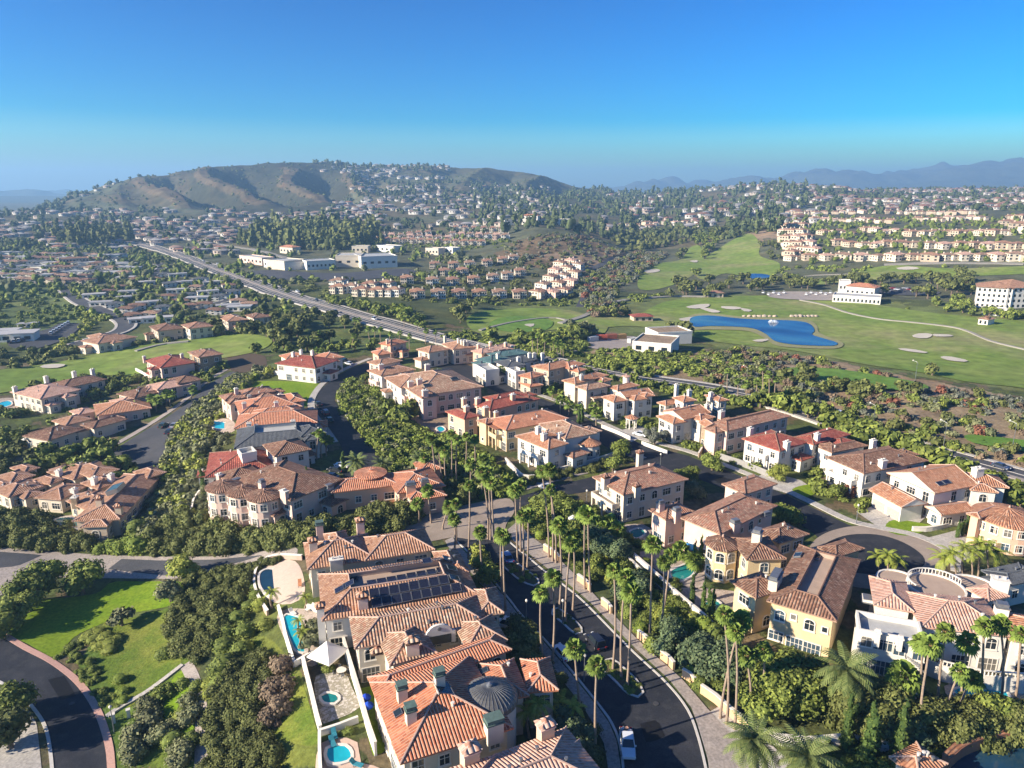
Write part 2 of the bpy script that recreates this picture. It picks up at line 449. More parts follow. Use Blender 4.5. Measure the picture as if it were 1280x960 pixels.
# golf valley margin and canyon: dry soil
GROUND_PAINT = [
 ([(930,430),(1010,445),(1100,465),(1180,480),(1280,500),(1290,600),(1180,565),(1060,530),(960,500),(880,480),(800,465),(740,440),(760,425),(800,440),(900,440)], DIRT, 0.8),
 ([(600,330),(640,305),(690,290),(740,300),(790,318),(770,335),(720,345),(700,335),(640,330)], BRUSH, 1.0),
 ([(680,320),(720,310),(760,318),(770,332),(730,340),(690,335)], (0.26,0.19,0.13), 0.8),
 ([(725,345),(760,330),(800,318),(830,318),(800,345),(770,365),(765,385),(800,385),(790,400),(740,400),(730,380)], (0.26,0.22,0.13), 0.6),
 ([(930,290),(985,280),(975,300),(930,300)], DIRT, 0.8),
 ([(520,500),(560,520),(575,540),(540,545),(510,530)], DIRT, 0.9),
 ([(585,385),(800,370),(1000,366),(1290,395),(1290,492),(1100,462),(930,436),(800,415),(590,415)], (0.15,0.18,0.06), 0.8),
 ([(110,425),(340,400),(480,405),(560,425),(480,440),(300,445),(110,450)], (0.10,0.14,0.045), 0.7),
 ([(430,480),(470,490),(540,540),(600,590),(640,640),(560,640),(500,620),(440,540)], LUSH, 0.6),
 ([(315,790),(340,800),(380,840),(400,960),(330,960),(300,880)], (0.16,0.19,0.04), 0.9),
 ([(130,780),(215,760),(260,880),(250,960),(150,960),(100,830)], (0.10,0.16,0.03), 0.95),
 ([(0,350),(60,345),(110,380),(90,420),(40,440),(0,430)], (0.12,0.16,0.05), 0.8),
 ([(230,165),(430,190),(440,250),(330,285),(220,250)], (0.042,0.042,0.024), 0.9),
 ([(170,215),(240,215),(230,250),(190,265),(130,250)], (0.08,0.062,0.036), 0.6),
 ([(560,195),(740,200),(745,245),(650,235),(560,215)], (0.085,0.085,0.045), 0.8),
]
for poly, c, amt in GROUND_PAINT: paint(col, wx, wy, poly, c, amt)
# paler spur flanks on the big hill
blend((envA.ravel() > 0.25) & (ridge(phA).ravel() > 0.72), (0.14,0.10,0.06), 0.55)
blend(dg > 5000, (0.07,0.08,0.055), 1.0)

gt = NT('ground_cover', 0.95, 0.1); p = gt.pos()
ca = gt.node('ShaderNodeAttribute', attribute_name='cover').outputs['Color']
nA = gt.remap(gt.noise(0.05, 6, p, 0.7), 0.32, 0.68, 0.6, 1.35)
nB = gt.remap(gt.noise(0.9, 5, p, 0.7), 0.3, 0.7, 0.65, 1.35)
vv = gt.node('ShaderNodeVectorMath', operation='SCALE'); gt.l.new(ca, vv.inputs[0]); gt.l.new(gt.math('MULTIPLY', nA, nB), vv.inputs[3])
dry = gt.mix(gt.remap(gt.noise(0.03, 5, p, 0.65), 0.5, 0.72), (1,1,1), (1.35,1.1,0.9))
gt.base(gt.mix(1.0, vv.outputs[0], dry, 'MULTIPLY')); gt.bump(gt.noise(0.6, 5, p), 0.5, 0.6)
nt_, nd_ = HT.shape
I = np.arange(nt_*nd_).reshape(nt_, nd_)
Q = np.stack([I[:-1,:-1], I[1:,:-1], I[1:,1:], I[:-1,1:]], -1).reshape(-1, 4)[:, ::-1]
V = np.stack([XG, YG, HT], -1).reshape(-1, 3)
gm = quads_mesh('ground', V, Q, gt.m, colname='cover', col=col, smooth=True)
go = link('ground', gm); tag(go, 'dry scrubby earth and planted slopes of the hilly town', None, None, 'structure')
# ------------------------------------------------------------------ surface sheets draped on the terrain
AVOID = []           # photo polygons where nothing may be planted
def smooth_line(pts, closed=False, n=6):
    P = [np.array(p, float) for p in pts]; out = []
    m = len(P); rng_ = range(m) if closed else range(m-1)
    for i in rng_:
        p0 = P[(i-1) % m] if closed or i > 0 else P[i]; p1 = P[i]; p2 = P[(i+1) % m]
        p3 = P[(i+2) % m] if closed or i+2 < m else P[(i+1) % m]
        for k in range(n):
            t = k/n
            out.append(0.5*((2*p1)+(-p0+p2)*t+(2*p0-5*p1+4*p2-p3)*t*t+(-p0+3*p1-3*p2+p3)*t**3))
    if not closed: out.append(P[-1])
    return np.array(out)
def resample(w, step, closed=False):
    w = np.asarray(w)[:, :2]
    if closed: w = np.vstack([w, w[:1]])
    seg = np.hypot(*np.diff(w, axis=0).T); s = np.concatenate([[0], np.cumsum(seg)])
    n = max(2, int(round(s[-1]/step))); q = np.linspace(0, s[-1], n+1)
    r = np.stack([np.interp(q, s, w[:, 0]), np.interp(q, s, w[:, 1])], 1)
    return r[:-1] if closed else r
def drape(poly, name, mat, dz=0.05, step=None, smooth=True, avoid=True, label=None, kind='structure', flat=False, link_it=True):
    ln = smooth_line(poly, True, 5) if smooth else np.array([p for i in range(len(poly)) for p in (np.linspace(poly[i], poly[(i+1) % len(poly)], 6)[:-1])])
    if avoid: AVOID.append([tuple(p) for p in ln[::2]])
    w = ground(ln[:, 0], ln[:, 1])
    D = float(np.median(np.hypot(w[:, 0], w[:, 1])))
    if step is None: step = max(1.2, D/110.0)
    r = resample(w, step, True)
    x0, y0 = r.min(0); x1, y1 = r.max(0)
    gx_, gy_ = np.meshgrid(np.arange(x0+step*.6, x1, step), np.arange(y0+step*.6, y1, step))
    gx_, gy_ = gx_.ravel(), gy_.ravel()
    m = in_poly(gx_, gy_, r); gx_, gy_ = gx_[m], gy_[m]
    if len(gx_) > 9000:
        k = RNG.permutation(len(gx_))[:9000]; gx_, gy_ = gx_[k], gy_[k]
    vs = [Vector(p) for p in r] + [Vector(p) for p in zip(gx_, gy_)]
    n = len(r); es = [(i, (i+1) % n) for i in range(n)]
    vo, _, fo, *_ = delaunay_2d_cdt(vs, es, [list(range(n))], 1, 1e-4)
    v2 = np.array([(v.x, v.y) for v in vo]); z = terr(v2[:, 0], v2[:, 1])
    if flat: z = np.full(len(z), float(np.mean(z)))
    V = np.column_stack([v2, z+dz])
    me = bpy.data.meshes.new(name)
    fl = []
    for f in fo:
        a, b_, c = (v2[i] for i in f[:3])
        fl.append(f if (b_[0]-a[0])*(c[1]-a[1])-(b_[1]-a[1])*(c[0]-a[0]) > 0 else f[::-1])
    me.from_pydata([tuple(p) for p in V], [], fl); me.materials.append(mat); me.update()
    me.polygons.foreach_set('use_smooth', np.ones(len(fl), dtype=bool))
    if not link_it: return me
    o = link(name, me); tag(o, label, None, None, kind)
    return o
def line_world(pts, smooth=True, closed=False, step=1.5, world=False):
    if world: w = np.array(pts, float)
    else:
        ln = smooth_line(pts, closed) if smooth and len(pts) > 2 else np.array(pts, float)
        w = ground(ln[:, 0], ln[:, 1])
    return resample(w, step, closed)
def ribbon(pts, width, h, name, mat, off=0.0, smooth=True, closed=False, step=1.5, bury=0.4, nx=1, parent=None, world=False, base=0.0, mb=None):
    """strip of given width (m), top at terrain + h, with side faces; off shifts it sideways"""
    r = line_world(pts, smooth, closed, step, world); n = len(r)
    d = np.roll(r, -1, 0)-np.roll(r, 1, 0)
    if not closed: d[0] = r[1]-r[0]; d[-1] = r[-1]-r[-2]
    d /= np.maximum(np.linalg.norm(d, axis=1)[:, None], 1e-6); nrm = np.stack([d[:, 1], -d[:, 0]], 1)
    mb_ = mb or MB(); us = np.linspace(-width/2, width/2, nx+1)
    cols = []
    for u in us:
        q = r + nrm*(u+off); z = terr(q[:, 0], q[:, 1])
        cols.append(np.column_stack([q, z+h]))
    low = [c-np.array([0, 0, h+bury-base]) for c in (cols[0], cols[-1])]
    rng_ = range(n if closed else n-1)
    for i in rng_:
        j = (i+1) % n
        for k in range(nx): mb_.face([cols[k][i], cols[k+1][i], cols[k+1][j], cols[k][j]][::1], [(us[k], i*step), (us[k+1], i*step), (us[k+1], (i+1)*step), (us[k], (i+1)*step)])
        mb_.face([cols[0][i], cols[0][j], low[0][j], low[0][i]]); mb_.face([cols[-1][j], cols[-1][i], low[1][i], low[1][j]])
    if not closed:
        for i in (0, n-1): mb_.face([cols[0][i], low[0][i], low[1][i], cols[-1][i]])
    if mb: return None
    o = mb_.build(name, mat, parent)
    return o

# ------------------------------------------------------------------ houses
TILE = {
 'red':   tile_mat('red_barrel_tile', [(0.46,0.14,0.065),(0.56,0.21,0.105),(0.38,0.11,0.055),(0.60,0.27,0.15)], 0.46, 0.5, (0.62,0.37,0.25), 0.28),
 'salmon':tile_mat('salmon_barrel_tile', [(0.43,0.23,0.13),(0.53,0.32,0.20),(0.33,0.16,0.09),(0.58,0.38,0.26)], 0.5, 0.5, (0.30,0.15,0.10)),
 'tan':   tile_mat('tan_blend_tile', [(0.48,0.30,0.19),(0.58,0.40,0.27),(0.34,0.19,0.12),(0.50,0.24,0.15),(0.62,0.48,0.34)], 0.5, 0.5, (0.17,0.11,0.075)),
 'brown': tile_mat('brown_blend_tile', [(0.26,0.135,0.085),(0.36,0.20,0.13),(0.20,0.10,0.065),(0.44,0.30,0.21)], 0.5, 0.5, (0.12,0.07,0.05)),
 'mixed': tile_mat('mixed_blend_tile', [(0.40,0.17,0.11),(0.50,0.27,0.18),(0.30,0.14,0.09),(0.56,0.38,0.27),(0.24,0.13,0.09)], 0.5, 0.45, (0.22,0.12,0.08), 0.2),
 'orange':tile_mat('orange_clay_tile', [(0.50,0.23,0.12),(0.58,0.31,0.18),(0.40,0.17,0.09),(0.60,0.38,0.25)], 0.5, 0.5, (0.34,0.15,0.09)),
 'pink':  tile_mat('pink_clay_tile', [(0.54,0.29,0.20),(0.62,0.36,0.26),(0.46,0.22,0.14),(0.66,0.44,0.33)], 0.5, 0.5, (0.66,0.47,0.38), 0.28),
 'slate': tile_mat('grey_slate_tile', [(0.11,0.12,0.13),(0.14,0.15,0.16),(0.10,0.105,0.115)], 0.35, 0.3, (0.07,0.075,0.08), 0.05),
 'teal':  tile_mat('teal_tile', [(0.10,0.20,0.20),(0.14,0.25,0.24),(0.09,0.17,0.18)], 0.45, 0.4, (0.06,0.11,0.11)),
}
WALLC = {
 'white': plain('white_stucco', (0.68,0.64,0.56), 0.85, 0.05, 0.7, fine=0.03), 'cream': plain('cream_stucco', (0.62,0.54,0.42), 0.85, 0.06, 0.7, fine=0.03),
 'yellow': plain('yellow_stucco', (0.62,0.48,0.28), 0.85, 0.07, 0.6, fine=0.04), 'pink': plain('pink_stucco', (0.66,0.48,0.39), 0.85, 0.06, 0.7, fine=0.03),
 'tan': plain('tan_stucco', (0.52,0.42,0.31), 0.85, 0.06, 0.7, fine=0.03), 'peach': plain('peach_stucco', (0.64,0.42,0.29), 0.85, 0.06, 0.7, fine=0.03),
 'stone': two_tone('rough_stone', (0.42,0.32,0.21), (0.28,0.20,0.13), 1.6, 0.9),
}
TRIM = plain('pale_trim', (0.70,0.65,0.56), 0.8, 0.04)
CAPM = plain('ridge_mortar', (0.52,0.35,0.27), 0.85, 0.12, 1.2)
CAPD = plain('dark_ridge', (0.24,0.14,0.10), 0.85, 0.12, 1.2)
CAPG = plain('grey_ridge', (0.13,0.14,0.15), 0.85, 0.1, 1.2)
DECK = plain('roof_deck_tan', (0.40,0.30,0.23), 0.9, 0.1, 0.5)
DECKG = plain('roof_deck_grey', (0.42,0.42,0.40), 0.9, 0.1, 0.5)
PATIO = two_tone('patio_stone', (0.46,0.38,0.31), (0.36,0.29,0.23), 0.5, 0.9, fine_scale=3)
COPPER = plain('green_copper', (0.10,0.15,0.13), 0.6, 0.2, 2.0)
METAL = plain('grey_metal', (0.25,0.26,0.27), 0.45, 0.1, 2.0, 0.5, 0.6)
WOOD = plain('dark_wood', (0.10,0.055,0.035), 0.7, 0.15, 2.0)
REDWOOD = plain('red_door_paint', (0.40,0.09,0.04), 0.6, 0.1, 2.0)
GARAGE = plain('garage_door_paint', (0.44,0.39,0.33), 0.6, 0.04)
gl = NT('window_glass', 0.08, 0.6); gl.base((0.02,0.028,0.035)); GLASS = gl.m
gl = NT('solar_cells', 0.15, 0.6); u_, v_, _ = gl.xyz(gl.uv())
gr = gl.math('MAXIMUM', gl.math('GREATER_THAN', gl.math('FRACT', gl.math('MULTIPLY', u_, 6)), 0.93), gl.math('GREATER_THAN', gl.math('FRACT', gl.math('MULTIPLY', v_, 10)), 0.93))
gl.base(gl.mix(gr, (0.012,0.014,0.03), (0.05,0.055,0.08))); SOLAR = gl.m

GLASS2 = plain('curtained_glass', (.16,.15,.13), .15, .2, .6, .6); GLASS3 = plain('grey_blue_glass', (.05,.08,.11), .08, .3, .5, .6)  # paler pane colours, one brownish and one grey-blue, picked at random per window
WR = random.Random(3)
WIN = {}
def win_mesh(kind):
    """frame and pane meshes of one window kind; local y = outward"""
    if kind in WIN: q = WIN[kind]; return (q[0][WR.choice((0,0,1,2))],)+q[1:]
    w, h, arch, mull = {'std':(1.3,1.5,0,1),'tall':(1.5,2.3,0,1),'arch':(1.5,1.9,1,1),'small':(0.8,0.9,0,0),'door':(2.6,2.4,0,3),'wide':(2.3,1.6,0,2),'bigarch':(2.6,3.6,1,2),'slot':(0.6,1.4,1,0)}[kind]
    if arch: top = [(w/2*cos(a), h/2-w*0.35+w*0.35*sin(a)) for a in np.linspace(0, pi, 9)]
    else: top = [(w/2, h/2), (-w/2, h/2)]
    out = [(-w/2, -h/2), (w/2, -h/2)] + top
    def ring(pts, g):
        cx = 0; cz = 0; return [(x + (g if x > 0 else -g), z + (g if z > 0 else -g)) for x, z in pts]
    P = MB(); P.face([(x, 0.03, z) for x, z in out][::-1])
    R = MB(); o1 = ring(out, 0.16); y1 = 0.10; n = len(out)
    for i in range(n):
        j = (i+1) % n
        a, b_, c, d = out[i], out[j], o1[j], o1[i]
        R.face([(a[0], y1, a[1]), (b_[0], y1, b_[1]), (c[0], y1, c[1]), (d[0], y1, d[1])][::1])
        R.face([(d[0], y1, d[1]), (c[0], y1, c[1]), (c[0], -0.02, c[1]), (d[0], -0.02, d[1])])
        R.face([(a[0], 0.03, a[1]), (b_[0], 0.03, b_[1]), (b_[0], y1, b_[1]), (a[0], y1, a[1])])
    zt_ = h/2 - (w*0.2 if arch else 0)
    for k in range(mull):
        x = -w/2 + w*(k+1)/(mull+1); R.box(x-0.04, 0.035, -h/2, x+0.04, 0.07, zt_)
    if h > 1.3: R.box(-w/2, 0.034, 0.18, w/2, 0.066, 0.25)
    if kind != 'door': R.box(-w/2-0.22, 0, -h/2-0.26, w/2+0.22, 0.2, -h/2-0.12)
    WIN[kind] = ([P.mesh('pane', m) for m in (GLASS, GLASS2, GLASS3)], R.mesh('window', TRIM), w, h)
    return win_mesh(kind)

HOUSES = []
class House:
    def __init__(s, name, label, cat='house', wall='cream', tile='mixed', group=None, seed=0, low=False):
        s.name, s.label, s.cat, s.wall, s.tile, s.group = name, label, cat, wall, tile, group
        s.root = None; s.wings = []; s.rnd = random.Random(seed or len(HOUSES)+1); s.low = low
        HOUSES.append(s)
    def zg(s, p): return float(terr(p[0], p[1]))
    def rect(s, A, B, C, h, zb=None):
        """corner rectangle from three eave corners seen in the photo"""
        z0 = zb if zb is not None else 0.0
        for _ in range(4 if zb is None else 1):
            b = at_z(*B, z0+h)
            if zb is None: z0 = s.zg(b)
        a = at_z(*A, z0+h); c = at_z(*C, z0+h)
        ba, bc = (a-b), (c-b)
        if bc.length >= ba.length:
            e1 = bc.normalized(); e2 = Vector((-e1.y, e1.x, 0))
            if e2.dot(ba) < 0: e2 = -e2
            L1, L2 = bc.length, abs(ba.dot(e2)) * 0.5 + ba.length * 0.5
        else:
            e2 = ba.normalized(); e1 = Vector((-e2.y, e2.x, 0))
            if e1.dot(bc) < 0: e1 = -e1
            L2, L1 = ba.length, abs(bc.dot(e1)) * 0.5 + bc.length * 0.5
        return b, e1, e2, L1, L2, z0
    def wing(s, A, B, C, h=7.0, roof='hip', pitch=0.36, wall=None, tile=None, zb=None, win=True, floors=None, ov=0.7, deck=None, win_kinds=None, box=None):
        if box: b, e1, e2, L1, L2, z0 = box
        else: b, e1, e2, L1, L2, z0 = s.rect(A, B, C, h, zb)
        h += 0.017*len(s.wings)
        if s.root is None:
            cc = b + e1*L1/2 + e2*L2/2
            s.root = empty(s.name, (cc.x, cc.y, z0)); tag(s.root, s.label, s.cat, s.group)
            s.o = Vector((cc.x, cc.y, z0))
        o = Vector((b.x, b.y, 0)) - Vector((s.o.x, s.o.y, 0)); 
        zb_ = z0 - s.o.z
        w = dict(o=o, e1=e1, e2=e2, L1=L1, L2=L2, h=h, zb=zb_, z0=z0, roof=roof, pitch=pitch, ov=ov, wall=wall or s.wall, tile=tile or s.tile, floors=floors or (2 if h > 5.4 else 1), win=win, deck=deck, wk=win_kinds)
        s.wings.append(w)
        def Lp(u, v, z): return o + e1*u + e2*v + Vector((0, 0, z+zb_))
        w['L'] = Lp
        flip = e1.cross(e2).z < 0
        def fc(mb, pts, uv=None):
            if flip: pts = pts[::-1]; uv = uv[::-1] if uv else None
            mb.face(pts, uv)
        # walls
        W_ = MB(); i0, i1, j0, j1 = ov, L1-ov, ov, L2-ov; zt_ = h-0.05; bz = -2.2
        cs = [(i0, j0), (i1, j0), (i1, j1), (i0, j1)]
        for k in range(4):
            a, c = cs[k], cs[(k+1) % 4]
            fc(W_, [Lp(*a, bz), Lp(*c, bz), Lp(*c, zt_), Lp(*a, zt_)])
        fc(W_, [Lp(*c, zt_) for c in cs])
        wm = WALLC[w['wall']]
        # roof
        R = MB(); fz = 0.24; ef = [(0, 0), (L1, 0), (L1, L2), (0, L2)]
        capm = CAPG if w['tile'] in ('slate', 'teal') else (CAPM if w['tile'] in ('red', 'orange', 'pink', 'salmon', 'tan') else CAPD)
        ridges = []
        if roof in ('hip', 'gable', 'gable2', 'trunc', 'shed'):
            S = min(L1, L2)/2; zr = h + pitch*S
            for k in range(4):
                a, c = ef[k], ef[(k+1) % 4]
                fc(R, [Lp(*a, h-fz), Lp(*c, h-fz), Lp(*c, h), Lp(*a, h)], [(0.1,0),(0.1,0),(0.1,0.1),(0.1,0.1)])
            fc(R, [Lp(*c, h-fz) for c in ef[::-1]])
            sl = sqrt(1+pitch*pitch)
            if roof == 'trunc':
                T = min(deck or 4.0, S*0.92); ze = h + pitch*T
                inn = [(T, T), (L1-T, T), (L1-T, L2-T), (T, L2-T)]
                for k in range(4):
                    a, c, d, e = ef[k], ef[(k+1) % 4], inn[(k+1) % 4], inn[k]
                    ln = L1 if k % 2 == 0 else L2
                    fc(R, [Lp(*a, h), Lp(*c, h), Lp(*d, ze), Lp(*e, ze)], [(0,0),(ln,0),(ln-T,T*sl),(T,T*sl)])
                    ridges.append((Lp(*a, h), Lp(*e, ze))); ridges.append((Lp(*e, ze), Lp(*d, ze)))
                D_ = MB(); fc(D_, [Lp(*c, ze-0.9) for c in inn])
                for k in range(4):
                    a, c = inn[k], inn[(k+1) % 4]; fc(D_, [Lp(*a, ze-0.02), Lp(*c, ze-0.02), Lp(*c, ze-0.9), Lp(*a, ze-0.9)])
                w['deckm'] = D_; w['ze'] = ze
            elif roof == 'hip':
                if L1 >= L2: r0, r1 = (S, L2/2), (L1-S, L2/2)
                else: r0, r1 = (L1/2, S), (L1/2, L2-S)
                if L1 >= L2:
                    fs = [((0,0),(L1,0),r1,r0),((L1,0),(L1,L2),r1),((L1,L2),(0,L2),r0,r1),((0,L2),(0,0),r0)]
                else:
                    fs = [((0,0),(L1,0),r0),((L1,0),(L1,L2),r1,r0),((L1,L2),(0,L2),r1),((0,L2),(0,0),r0,r1)]
                for f in fs:
                    a = Vector(f[0]); d = (Vector(f[1])-a).normalized(); nn = Vector((-d.y, d.x))
                    pts = []; uv = []
                    for q in f:
                        top = q in (r0, r1); q2 = Vector(q)
                        pts.append(Lp(q[0], q[1], zr if top else h)); uv.append(((q2-a).dot(d), abs((q2-a).dot(nn))*sl))
                    fc(R, pts, uv)
                ridges = [(Lp(*r0, zr), Lp(*r1, zr))] + [(Lp(*c, h), Lp(*(r0 if (Vector(c)-Vector(r0)).length <= (Vector(c)-Vector(r1)).length else r1), zr)) for c in ef]
            elif roof in ('gable', 'gable2'):
                al = (L1 >= L2) if roof == 'gable' else (L1 < L2)
                if al:
                    S = L2/2; zr = h+pitch*S; r0, r1 = (0, S), (L1, S); ln = L1
                    sd = [((0,0),(L1,0),r1,r0), ((L1,L2),(0,L2),r0,r1)]; ge = [((L1,0),(L1,L2),r1), ((0,L2),(0,0),r0)]
                else:
                    S = L1/2; zr = h+pitch*S; r0, r1 = (S, 0), (S, L2); ln = L2
                    sd = [((L1,0),(L1,L2),r1,r0), ((0,L2),(0,0),r0,r1)]; ge = [((0,0),(L1,0),r0), ((L1,L2),(0,L2),r1)]
                for f in sd:
                    fc(R, [Lp(*f[0], h), Lp(*f[1], h), Lp(*f[2], zr), Lp(*f[3], zr)], [(0,0),(ln,0),(ln,S*sl),(0,S*sl)])
                for f in ge: # gable wall, set back under the roof edge
                    fc(W_, [Lp(*f[0], h-0.02), Lp(*f[1], h-0.02), Lp(*f[2], zr-0.05)])
                ridges = [(Lp(*r0, zr), Lp(*r1, zr))] + [(Lp(*f[0], h), Lp(*f[2], zr)) for f in ge] + [(Lp(*f[1], h), Lp(*f[2], zr)) for f in ge]
            elif roof == 'shed':
                zr = h + pitch*L2
                fc(R, [Lp(0,0,h), Lp(L1,0,h), Lp(L1,L2,zr), Lp(0,L2,zr)], [(0,0),(L1,0),(L1,L2*sl),(0,L2*sl)])
                fc(W_, [Lp(L1,0,h), Lp(L1,L2,h), Lp(L1,L2,zr-0.02)]); fc(W_, [Lp(0,L2,h), Lp(0,0,h), Lp(0,L2,zr-0.02)]); fc(W_, [Lp(L1,L2,h), Lp(0,L2,h), Lp(0,L2,zr-0.02), Lp(L1,L2,zr-0.02)])
            rf = R.build('roof', TILE[w['tile']], s.root); w['rf'] = rf
            if roof == 'trunc': w['deckm'].build('roof_deck', DECKG if deck and s.tile == 'slate' else DECK, rf)
            if not s.low:
                Cp = MB()
                for a, c in ridges:
                    if (a-c).length > 0.3: Cp.tube([a+Vector((0,0,0.03)), c+Vector((0,0,0.03))], 0.14, 5)
                Cp.build('ridge_tiles', capm, rf)
        elif roof == 'flat':
            P = MB(); ph = 0.9
            i0_, i1_, j0_, j1_ = ov-0.12, L1-ov+0.12, ov-0.12, L2-ov+0.12
            a_ = [(i0_, j0_), (i1_, j0_), (i1_, j1_), (i0_, j1_)]; b__ = [(i0_+.35, j0_+.35), (i1_-.35, j0_+.35), (i1_-.35, j1_-.35), (i0_+.35, j1_-.35)]
            for k in range(4):
                m = (k+1) % 4
                fc(P, [Lp(*a_[k], h-0.3), Lp(*a_[m], h-0.3), Lp(*a_[m], h+ph), Lp(*a_[k], h+ph)])
                fc(P, [Lp(*a_[k], h+ph), Lp(*a_[m], h+ph), Lp(*b__[m], h+ph), Lp(*b__[k], h+ph)])
                fc(P, [Lp(*b__[k], h+ph), Lp(*b__[m], h+ph), Lp(*b__[m], h), Lp(*b__[k], h)])
            par = P.build('parapet', wm, s.root)
            D_ = MB(); fc(D_, [Lp(*c, h+0.02) for c in b__]); D_.build('roof_deck', DECKG, s.root)
        W_.build('wall', wm, s.root)
        s.pxpoly(w)
        if win: s.pending = getattr(s, 'pending', []) + [w]
        return w
    def pxpoly(s, w):
        pts = []
        for u, v in ((-.5,-.5),(w['L1']+.5,-.5),(w['L1']+.5,w['L2']+.5),(-.5,w['L2']+.5)):
            q = w['L'](u, v, 0)+s.o; px, py, _ = project(q.x, q.y, float(terr(q.x, q.y))); pts.append((float(px), float(py)))
        AVOID.append(pts)
    def windows(s):
        if s.low: return
        for w in getattr(s, 'pending', []):
            L, L1, L2, ov, h = w['L'], w['L1'], w['L2'], w['ov'], w['h']
            sides = [((ov, ov), (L1-ov, ov), -w['e2']), ((L1-ov, ov), (L1-ov, L2-ov), w['e1']), ((L1-ov, L2-ov), (ov, L2-ov), w['e2']), ((ov, L2-ov), (ov, ov), -w['e1'])]
            for a, c, n in sides:
                A_, C_ = L(*a, 0), L(*c, 0); mid = (A_+C_)/2 + s.o
                if n.dot(Vector((-mid.x, -mid.y, 0)).normalized()) < -0.15: continue
                ln = (C_-A_).length; cnt = max(1, int(ln/3.3))
                if ln < 2.4: continue
                kinds = w['wk'] or (['std','std','tall','arch','wide'] if w['wall'] != 'x' else ['std'])
                sunny = n.dot(Vector((0, -1, 0))) + n.dot(Vector((-1, 0, 0))) > 0.6
                for fl in range(w['floors']):
                    zc = (fl+0.5)*(h-0.3)/w['floors'] - 0.05
                    for k in range(cnt):
                        if s.rnd.random() < 0.14: continue
                        kd = s.rnd.choice(kinds)
                        if fl == 0 and w['floors'] == 2 and sunny and s.rnd.random() < 0.45: kd = 'door'
                        if kd == 'door' and ln/cnt < 3.0: kd = 'tall'
                        P, R, ww, hh = win_mesh(kd)
                        if hh > (h/w['floors'])-0.5: kd = 'std'; P, R, ww, hh = win_mesh(kd)
                        if ln/cnt < ww+0.7: kd = 'small'; P, R, ww, hh = win_mesh(kd)
                        t = (k+0.5)/cnt; q = A_.lerp(C_, t) + Vector((0, 0, zc if kd != 'door' else (fl*(h-0.3)/w['floors'] + hh/2+0.05)))
                        test = q + n*0.6
                        if s.inside(test, w): continue
                        rz = atan2(n.y, n.x) - pi/2
                        fr = link('window', R, s.root, q, (0, 0, rz))
                        link('pane', P, fr)
    def inside(s, q, skip):
        for w in s.wings:
            if w is skip: continue
            d = Vector((q.x-w['o'].x, q.y-w['o'].y, 0)); u, v = d.dot(w['e1']), d.dot(w['e2'])
            if w['ov']-0.2 < u < w['L1']-w['ov']+0.2 and w['ov']-0.2 < v < w['L2']-w['ov']+0.2 and q.z-w['zb'] < w['h']: return True
        return False
    def roof_z(s, x, y):
        """height of the highest roof above a world point"""
        best = None
        for w in s.wings:
            d = Vector((x-s.o.x-w['o'].x, y-s.o.y-w['o'].y, 0)); u, v = d.dot(w['e1']), d.dot(w['e2'])
            if 0 <= u <= w['L1'] and 0 <= v <= w['L2']:
                m = min(u, v, w['L1']-u, w['L2']-v)
                if w['roof'] == 'hip': z = w['h']+w['pitch']*m
                elif w['roof'] == 'trunc': z = w['h']+w['pitch']*m if m < (w['ze']-w['h'])/w['pitch'] else w['ze']-0.9
                elif w['roof'] == 'gable': z = w['h']+w['pitch']*(min(v, w['L2']-v) if w['L1'] >= w['L2'] else min(u, w['L1']-u))
                else: z = w['h']
                z += w['z0']
                if best is None or z > best[0]: best = (z, w, u, v, m)
        return best
    def roof_hit(s, px, py):
        u, fy, fz = raydir(px, py); d = Vector((float(u), float(fy), float(fz))).normalized()
        t0 = (s.o.z+16-CZ)/d.z
        for k in range(400):
            p = Vector((0, 0, CZ)) + d*(t0+k*0.12)
            r = s.roof_z(p.x, p.y)
            if r and p.z <= r[0]: return p, r
        return None, None
    def ray_over(s, px, py, lift):
        u, fy, fz = raydir(px, py); d = Vector((float(u), float(fy), float(fz))).normalized()
        t0 = (s.o.z+18-CZ)/d.z; prev = None
        for k in range(500):
            p = Vector((0, 0, CZ)) + d*(t0+k*0.12); r = s.roof_z(p.x, p.y)
            if r and p.z <= r[0]+lift: return p
            if p.z < s.o.z+3: return None
        return None
    def chimney(s, px, py, w=1.3, d=1.1, up=None, mat=None, cap='slab'):
        """px,py: middle of the chimney top in the photo"""
        hh = max(x['h'] for x in s.wings) + 2.0; W0 = s.wings[0]
        p = s.ray_over(px, py, 2.1)
        if p is None: p = at_z(px, py, s.o.z + hh)
        hh = p.z - s.o.z
        rz = atan2(W0['e1'].y, W0['e1'].x)
        M = Matrix.Translation(p - s.o) @ Matrix.Rotation(rz, 4, 'Z')
        b = MB(); r = s.roof_z(p.x, p.y); zlow = -(hh if r is None else hh - (r[0]-s.o.z) + 1.2)
        b.box(-w/2, -d/2, zlow, w/2, d/2, -0.35, M)
        ch = b.build('chimney', mat or WALLC[s.wall], s.root)
        c = MB(); c.box(-w/2-.14, -d/2-.14, -0.345, w/2+.14, d/2+.14, -0.15, M)
        if cap == 'slab':
            for i in (-1, 1): c.box(i*w*0.25-.18, -.2, -0.15, i*w*0.25+.18, .2, 0.25, M)
            c.build('chimney_cap', TRIM, ch)
        elif cap == 'copper':
            c.box(-w/2, -d/2, -0.15, w/2, d/2, 0.35, M); c.box(-w/2-.1, -d/2-.1, 0.35, w/2+.1, d/2+.1, 0.45, M); c.build('chimney_cap', COPPER, ch)
        elif cap == 'metal':
            c.box(-w/2+.1, -d/2+.1, -0.15, w/2-.1, d/2-.1, 0.4, M); c.build('chimney_cap', METAL, ch)
        else:
